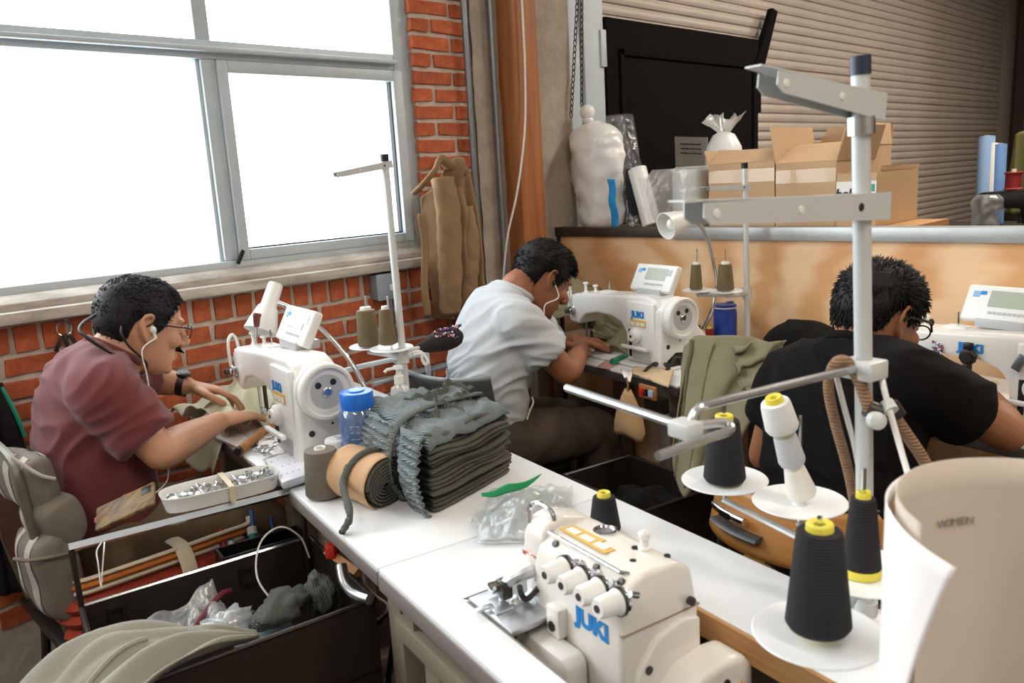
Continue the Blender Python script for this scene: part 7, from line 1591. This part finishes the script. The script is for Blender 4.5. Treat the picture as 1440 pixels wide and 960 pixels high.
def carton(label, x0, x1, y0, y1, z1, flaps=(), z0=1.186, tape=True):
    t = thing('cardboard_box', label, 'box', ((x0 + x1) / 2, (y0 + y1) / 2, z0), 0, 'cartons behind the plywood half wall'); w = 0.005
    for nm, a in (('side', (x0, x0 + w, y0, y1)), ('side', (x1 - w, x1, y0, y1)), ('side', (x0 + w, x1 - w, y0, y0 + w)), ('side', (x0 + w, x1 - w, y1 - w, y1))):
        MB().bx(a[0], a[1], a[2], a[3], z0, z1).obj(nm, M_card_b, t, world=True)
    MB().bx(x0, x1, y0, y1, z0, z0 + w).obj('bottom', M_card_b, t, world=True)
    for (edge, ang, ln) in flaps:
        a = math.radians(ang); q = MB()
        if edge == 'f': P = lambda u, v, s: Vector((x0 - math.cos(a) * ln * v, y0 + (y1 - y0) * u, z1 + math.sin(a) * ln * v + s))
        if edge == 'b': P = lambda u, v, s: Vector((x1 + math.cos(a) * ln * v, y0 + (y1 - y0) * u, z1 + math.sin(a) * ln * v + s))
        if edge == 'r': P = lambda u, v, s: Vector((x0 + (x1 - x0) * u, y0 - math.cos(a) * ln * v, z1 + math.sin(a) * ln * v + s))
        if edge == 'l': P = lambda u, v, s: Vector((x0 + (x1 - x0) * u, y1 + math.cos(a) * ln * v, z1 + math.sin(a) * ln * v + s))
        q.grid(6, 6, lambda u, v: P(u, v, 0.004 * nz((u, v, ang), 3)), 0.005); q.obj('flap', M_card_b, t, world=True)
    if tape:
        MB().bx(x0 - 0.0012, x0, y0 + 0.0, y1, z1 - 0.075, z1 - 0.025).obj('tape', M_tape, t, world=True)
    return t
def span(p, q): return (min(p, q), max(p, q))
ya = ((2.9300, 1.5534, 1.2926)[1], (2.9300, 1.8449, 1.2998)[1]); za = (2.9300, 1.6895, 1.4364)[2]
carton('open cardboard box beside the white paper roll, leftmost of the cartons', 2.93, 3.25, ya[0] + 0.003, ya[1], za, (('f', 150, 0.10), ('b', 30, 0.10), ('l', 70, 0.06)))
yb = ((2.9300, 1.3168, 1.2867)[1], (2.9300, 1.5505, 1.2925)[1]); zb_ = (2.9300, 1.4268, 1.4244)[2]
cb = carton('taller cardboard box with raised flaps, second of the cartons from the left', 2.93, 3.27, yb[0], yb[1], zb_, (('b', 65, 0.11), ('r', 74, 0.13), ('l', 80, 0.14)))
MB().grid(8, 10, lambda u, v: Vector((2.93 + 0.26 * v, yb[0] + (yb[1] - yb[0]) * u, zb_ + 0.068 * math.sin(v * 1.9))), 0.005).obj('sloping_flap', M_card_b, cb, world=True)
MB().bx(3.20, 3.26, yb[0] + 0.02, yb[1] - 0.02, zb_ - 0.01, zb_ + 0.075).obj('fold', M_card_d, cb, world=True)
yd = ((2.9300, 1.1718, 1.2831)[1], (2.9300, 1.3142, 1.2867)[1]); zd = (2.9500, 1.2373, 1.3761)[2]
cdx = carton('low cardboard box with a white printed label, rightmost of the cartons', 2.93, 3.32, yd[0], yd[1], zd, (('b', 60, 0.02),), tape=False)
MB().bx(2.928, 2.9302, yd[0], yd[1], zd - 0.095, zd - 0.028).obj('printed_label', M_paper, cdx, world=True)
lettering('lettering', 'bell', 0.048, M_ink, cdx, (2.926 - cdx.location.x, (2.9260, 1.2841, 1.3038)[1] - cdx.location.y, (2.9260, 1.2841, 1.3038)[2] - cdx.location.z), (0, -1, 0), (0, 0, 1), weight=0.0012, shear=0.2)
MB().bx(2.9265, 2.9285, yd[0] + 0.005, yd[0] + 0.02, zd - 0.065, zd - 0.04).obj('green_mark', M_teal, cdx, world=True)
yc = ((3.3600, 1.4211, 1.3790)[1], (3.3600, 1.5579, 1.3857)[1]); zc_ = (3.3600, 1.4700, 1.4810)[2]
carton('tall cardboard box standing behind the others, its flaps up', 3.36, 3.70, yc[0], yc[1], zc_, (('f', 100, 0.08), ('r', 96, 0.09), ('b', 80, 0.08)))
# wrapped goods
M_whitebag = mat('white_plastic_sack', '#f3f3f1', 0.3, var=0.05, bump=1.0, bscale=16, coat=0.3)
def sack(name, label, cat, c, prof, m, seed, amp=0.06, rx=1.0, ry=1.0, lean=(0, 0)):
    t = thing(name, label, cat, c); c = Vector(c); R = []
    A = catmull(prof, len(prof) * 5); H = A[-1][1]
    for r, z in A:
        ring = []
        for j in range(36):
            a = 2 * math.pi * j / 36; k = 1 + amp * noise.noise(Vector((math.cos(a) * 1.6, math.sin(a) * 1.6, z * 14 + seed))) + amp * 0.6 * noise.noise(Vector((math.cos(a) * 4, math.sin(a) * 4, z * 30 + seed)))
            ring.append(c + Vector((math.cos(a) * r * k * rx + lean[0] * z, math.sin(a) * r * k * ry + lean[1] * z, z)))
        R.append(ring)
    MB().rings(R).obj('sack', m, t, ang=180, world=True); return t
wb = sack('white_sack', 'big white plastic sack of goods leaning by the concrete pillar', 'sack', (2.96, 2.44, 1.186), [(0.02, 0.0), (0.115, 0.004), (0.135, 0.06), (0.148, 0.18), (0.160, 0.30), (0.163, 0.37), (0.150, 0.42), (0.10, 0.455), (0.045, 0.472), (0.022, 0.48)], M_whitebag, 2, 0.17, 0.62, 0.84, (0.0, 0.04))
q = Vector((2.9600, 2.5001, 1.7075)); MB().ell(q, (0.035, 0.036, 0.036)).obj('knot', M_whitebag, wb, ang=180, world=True)
MB().ell(q - Vector((0, 0, 0.035)), (0.028, 0.028, 0.02)).obj('tie', M_wplas, wb, world=True)
db = thing('fabric_bolt', 'dark fabric bolt wrapped in clear film beside the white sack', 'fabric bolt', (3.04, (3.0400, 2.3076, 1.1819)[1], 1.186))
y0 = (3.0400, 2.3076, 1.1819)[1]; y1 = (3.1000, 2.4064, 1.6462)[1]; zt = (3.0800, 2.3733, 1.6748)[2]
MB().tube(catmull([(3.04, y0, 1.19), (3.05, y0 + 0.01, 1.35), (3.07, y1, 1.55), (3.09, y1 + 0.015, zt)], 24), [0.055] * 8 + [0.050] * 8 + [0.042] * 6 + [0.03, 0.012], 18).obj('bolt', mat('charcoal_cloth', '#2b2c33', 0.85, bump=0.4, bscale=60), db, ang=180, world=True)
sack_m = MB(); R = []
for k in range(16):
    f = k / 15; z = 1.187 + (zt + 0.015 - 1.187) * f; yy = y0 + (y1 - y0) * f + 0.015; R.append([Vector((3.05 + 0.04 * f, yy, z)) + Vector((math.cos(a) * (0.072 - 0.012 * f) * (1 + 0.22 * noise.noise(Vector((math.cos(a) * 2, math.sin(a) * 2, z * 12)))), math.sin(a) * (0.095 - 0.03 * f) * (1 + 0.22 * noise.noise(Vector((math.cos(a) * 3, math.sin(a) * 3, z * 9 + 4)))), 0)) for a in [2 * math.pi * j / 30 for j in range(30)]])
sack_m.rings(R, cap=False).obj('film_wrap', film('thin_bolt_film', '#ffffff', 0.14, 0.2, bump=0.9, bscale=20, body=0.3), db, ang=180, world=True)
yb0 = (2.8700, 2.2806, 1.1953)[1]
bs = thing('plastic_sheet', 'bright blue plastic sheet squeezed between the white sack and the dark bolt', 'plastic sheet', (2.87, yb0, 1.186))
sheet('sheet', mat('bright_blue_plastic', '#2a9be0', 0.35), bs, lambda u, v: (2.865 + 0.004 * math.sin(v * 9), yb0 + 0.022 - 0.040 * u + 0.016 * v + 0.002 * math.sin(v * 14), 1.187 + 0.215 * v), 6, 24, 0.003)
wr2 = thing('white_roll', 'white roll leaning against the dark fabric bolt', 'roll', (2.9800, 2.1757, 1.1864))
MB().tube([Vector((2.97, (2.9700, 2.1608, 1.1872)[1], 1.19)), Vector((3.0000, 2.2566, 1.4380))], 0.042, 20).obj('roll', M_whitebag, wr2, world=True)
MB().tube([Vector((3.0000, 2.2567, 1.4349)), Vector((3.0000, 2.2603, 1.4444))], 0.022, 14).obj('core', M_kraft, wr2, world=True)
cs = sack('clear_bag', 'crumpled clear plastic bag between the white rolls', 'bag', (3.02, (3.0200, 2.1241, 1.1832)[1], 1.186), [(0.03, 0.0), (0.07, 0.01), (0.078, 0.10), (0.075, 0.17), (0.06, 0.22), (0.045, 0.245)], M_clear, 5, 0.3)
tw = thing('paper_roll', 'thick upright white paper roll wrapped in film', 'paper roll', (3.0, (3.0000, 1.9780, 1.1846)[1], 1.186))
MB().lathe([(0.0, 0.0), (0.073, 0.0), (0.075, 0.004), (0.075, 0.232), (0.072, 0.236), (0.024, 0.236), (0.022, 0.21), (0, 0.21)], 36).obj('roll', M_paper, tw)
MB().lathe([(0.078, 0.0), (0.079, 0.12), (0.0785, 0.242), (0.06, 0.250), (0.03, 0.248)], 36, cap=False).obj('film_wrap', M_clear, tw)
tb_ = thing('tied_bag', 'small white bag tied at the top with a ruffled clear end', 'bag', (3.4000, 2.0592, 1.4671))
q = Vector((3.4000, 2.0592, 1.4671)); q.z = 1.186
MB().lathe([(0.0, 0.0), (0.07, 0.0), (0.085, 0.02), (0.088, 0.22), (0.080, 0.33), (0.05, 0.385), (0.02, 0.40)], 26, q).obj('sack', M_whitebag, tb_, ang=180, world=True)
R = []
for r, z in ((0.018, 0.395), (0.030, 0.415), (0.06, 0.445), (0.085, 0.465)):
    R.append([q + Vector((math.cos(a) * r * (1 + 0.35 * math.sin(a * 5)), math.sin(a) * r * (1 + 0.35 * math.cos(a * 4)), z + 0.018 * math.sin(a * 5 + r * 30))) for a in [2 * math.pi * j / 40 for j in range(40)]])
MB().rings(R, cap=False).obj('ruffle', M_clear2, tb_, ang=180, world=True)
np_ = thing('printed_notice', 'grey printed notice sheet leaning in front of the black board', 'paper', (3.5000, 2.2986, 1.4346))
nA, nB, nC, nD = Vector((3.5000, 2.3902, 1.4358)), Vector((3.5000, 2.2021, 1.4194)), Vector((3.5200, 2.2208, 1.5718)), Vector((3.5200, 2.4090, 1.5898))
zlow = 1.186
nA.z = zlow; nB.z = zlow
MB().grid(3, 3, lambda u, v: nA.lerp(nB, u).lerp(nD.lerp(nC, u), v), 0.003).obj('sheet', mat('grey_paper', '#a7a29b', 0.8, var=0.08), np_, world=True)
ru = (nC - nD).normalized(); uu = (nD - nA).normalized()
for k, (tx, s) in enumerate((('PACKING AND LABELS', 0.017), ('ORDERS FOR THE WEEK', 0.015))): pass
for k in range(3):
    c = nD.lerp(nC, 0.5) - uu * (0.035 + 0.022 * k) + Vector((-0.004, 0, 0)); m = MB()
    x = -0.06
    rr = random.Random(k)
    while x < 0.06:
        w = rr.uniform(0.006, 0.016); m.prism([(x, -0.003), (min(x + w, 0.062), -0.003), (min(x + w, 0.062), 0.003), (x, 0.003)], lambda u, v, q_: c + ru * u + uu * v + Vector((-q_, 0, 0)), 0.0, 0.0008); x += w + 0.004
    m.obj('print_line', M_ink, np_, world=True)['kind'] = 'stuff'
# far table with goods at the end of the roller door
ft = thing('far_table', 'low table of goods far behind, at the end of the roller door', 'table', (4.8, 1.25, 0.0))
MB().bx(4.2, 5.5, 0.55, 1.95, 0.985, 1.015).obj('tabletop', M_darkwall, ft, world=True)
for x in (4.25, 5.45):
    for y in (0.6, 1.9): MB().bx(x - 0.03, x + 0.03, y - 0.03, y + 0.03, 0, 0.985).obj('leg', M_darkwall, ft, world=True)
M_pblu = mat('pale_blue_cloth', '#8fb0d6', 0.85, bump=0.3); M_greenj = mat('moss_green_cloth', '#6d6a3c', 0.9, var=0.2, bump=0.3)
def bolt(label, a, b, r, m, name='cloth_roll'):
    t = thing(name, label, 'roll', (a[0], a[1], 1.015), 0, 'cloth rolls at the far end'); a, b = Vector(a), Vector(b); a.z = 1.016
    MB().tube([a, b], r, 16).obj('roll', m, t, world=True); MB().tube([b, b + (b - a).normalized() * 0.006], r * 0.4, 12).obj('core', M_kraft, t, world=True)
bolt('pale blue cloth roll standing far right, leftmost of three', (4.7000, 1.3298, 1.1507), (4.7500, 1.3484, 1.5016), 0.038, M_pblu)
bolt('white cloth roll between two blue rolls at the far right', (4.7000, 1.2904, 1.1499), (4.7500, 1.3171, 1.4638), 0.028, M_paper)
bolt('deeper blue cloth roll standing far right, rightmost of three', (4.7000, 1.2677, 1.1495), (4.7500, 1.2845, 1.4579), 0.030, mat('mid_blue_cloth', '#6f97cf', 0.85))
sack('clear_bag', 'clear plastic bag hanging below the cloth rolls at the far right', 'bag', (4.55, (4.5500, 1.2728, 1.1239)[1], 1.016), [(0.03, 0.0), (0.05, 0.02), (0.06, 0.10), (0.07, 0.17), (0.05, 0.20)], M_clear, 8, 0.3)
bm_ = thing('black_machine', 'black old sewing machine on the far table at the right edge', 'sewing machine', (4.6, (4.6000, 1.1855, 1.1194)[1], 1.016), math.radians(-102))
MB().bx(-0.16, 0.20, -0.07, 0.07, 0.0, 0.05).obj('bed', M_blackmetal, bm_, bevel=0.006)
MB().prism([(-0.16, 0.10), (-0.10, 0.09), (-0.08, 0.13), (0.06, 0.13), (0.08, 0.05), (0.18, 0.05), (0.18, 0.20), (0.14, 0.225), (-0.13, 0.21), (-0.16, 0.19)], lambda u, v, q: (u, q, v), -0.04, 0.04).obj('arm', M_blackmetal, bm_, bevel=0.012)
MB().lathe([(0.0, 0.0), (0.06, 0.0), (0.063, 0.02), (0.0, 0.022)], 24, (0.185, 0, 0.15), (1, 0, 0)).obj('hand_wheel', M_blackmetal, bm_)
MB().cyl((-0.12, 0, 0.05), (-0.12, 0, 0.10), 0.006, n=8).obj('needle_bar', M_steel, bm_)
rb = thing('red_spool', 'dark red spool standing on the black machine at the right edge', 'spool', (4.6, (4.6000, 1.1785, 1.2750)[1], 1.235))
MB().lathe([(0.0, 0.0), (0.04, 0.0), (0.042, 0.004), (0.036, 0.01), (0.036, 0.075), (0.042, 0.081), (0.04, 0.086), (0.0, 0.086)], 20).obj('thread', mat('dark_red_thread2', '#8a1f24', 0.7), rb)
MB().lathe([(0.012, 0.086), (0.012, 0.10), (0, 0.10)], 12).obj('core', M_conew, rb)
gj = thing('green_jacket', 'moss green jacket hanging at the right edge behind the far table', 'jacket', (5.2000, 1.2965, 1.2353))
def gjf(u, v):
    p = bil((5.2000, 1.3933, 1.0808), (5.2000, 1.1689, 1.0780), (5.2000, 1.1797, 1.5308), (5.2000, 1.3356, 1.5060), u, v); return (p.x + 0.03 * math.sin(u * 14 + v * 3), p.y, p.z + 0.02 * math.sin(u * 3.1) * v)
sheet('cloth', M_greenj, gj, gjf, 40, 30, 0.006)
MB().tube([(5.23, (5.2000, 1.2955, 1.5217)[1], 0.985 + 0.03), (5.23, (5.2000, 1.2955, 1.5217)[1], 1.60)], 0.012, 8).obj('stand', M_blackmetal, gj, world=True)
def flatc(name, label, cat, c, size, m, seed, rz=0.0):
    return lump(name, label, cat, c, size, m, seed, Matrix.Rotation(rz, 3, 'Z'), 0.35, 26, 3.0)
flatc('folded_cloth', 'dark red folded cloth on the far table', 'cloth', (4.36, (4.3600, 1.1827, 1.1258)[1], 1.045), (0.16, 0.36, 0.06), mat('wine_cloth', '#5e1f22', 0.9), 3)
flatc('white_cloth', 'white cloth lying at the right edge of the far table', 'cloth', (4.30, (4.3000, 1.0729, 1.1288)[1], 1.040), (0.12, 0.12, 0.05), M_paper, 6)
flatc('paper_heap', 'grey heap of papers at the near end of the far table', 'papers', (4.32, (4.3200, 1.3406, 1.1131)[1], 1.03), (0.16, 0.28, 0.035), mat('grey_papers', '#9a9086', 0.8), 9)
fc = struct(MB().bx(9.3, 9.42, 2.3, 2.42, 0, 3.4).obj('trim_8', M_darkwall))
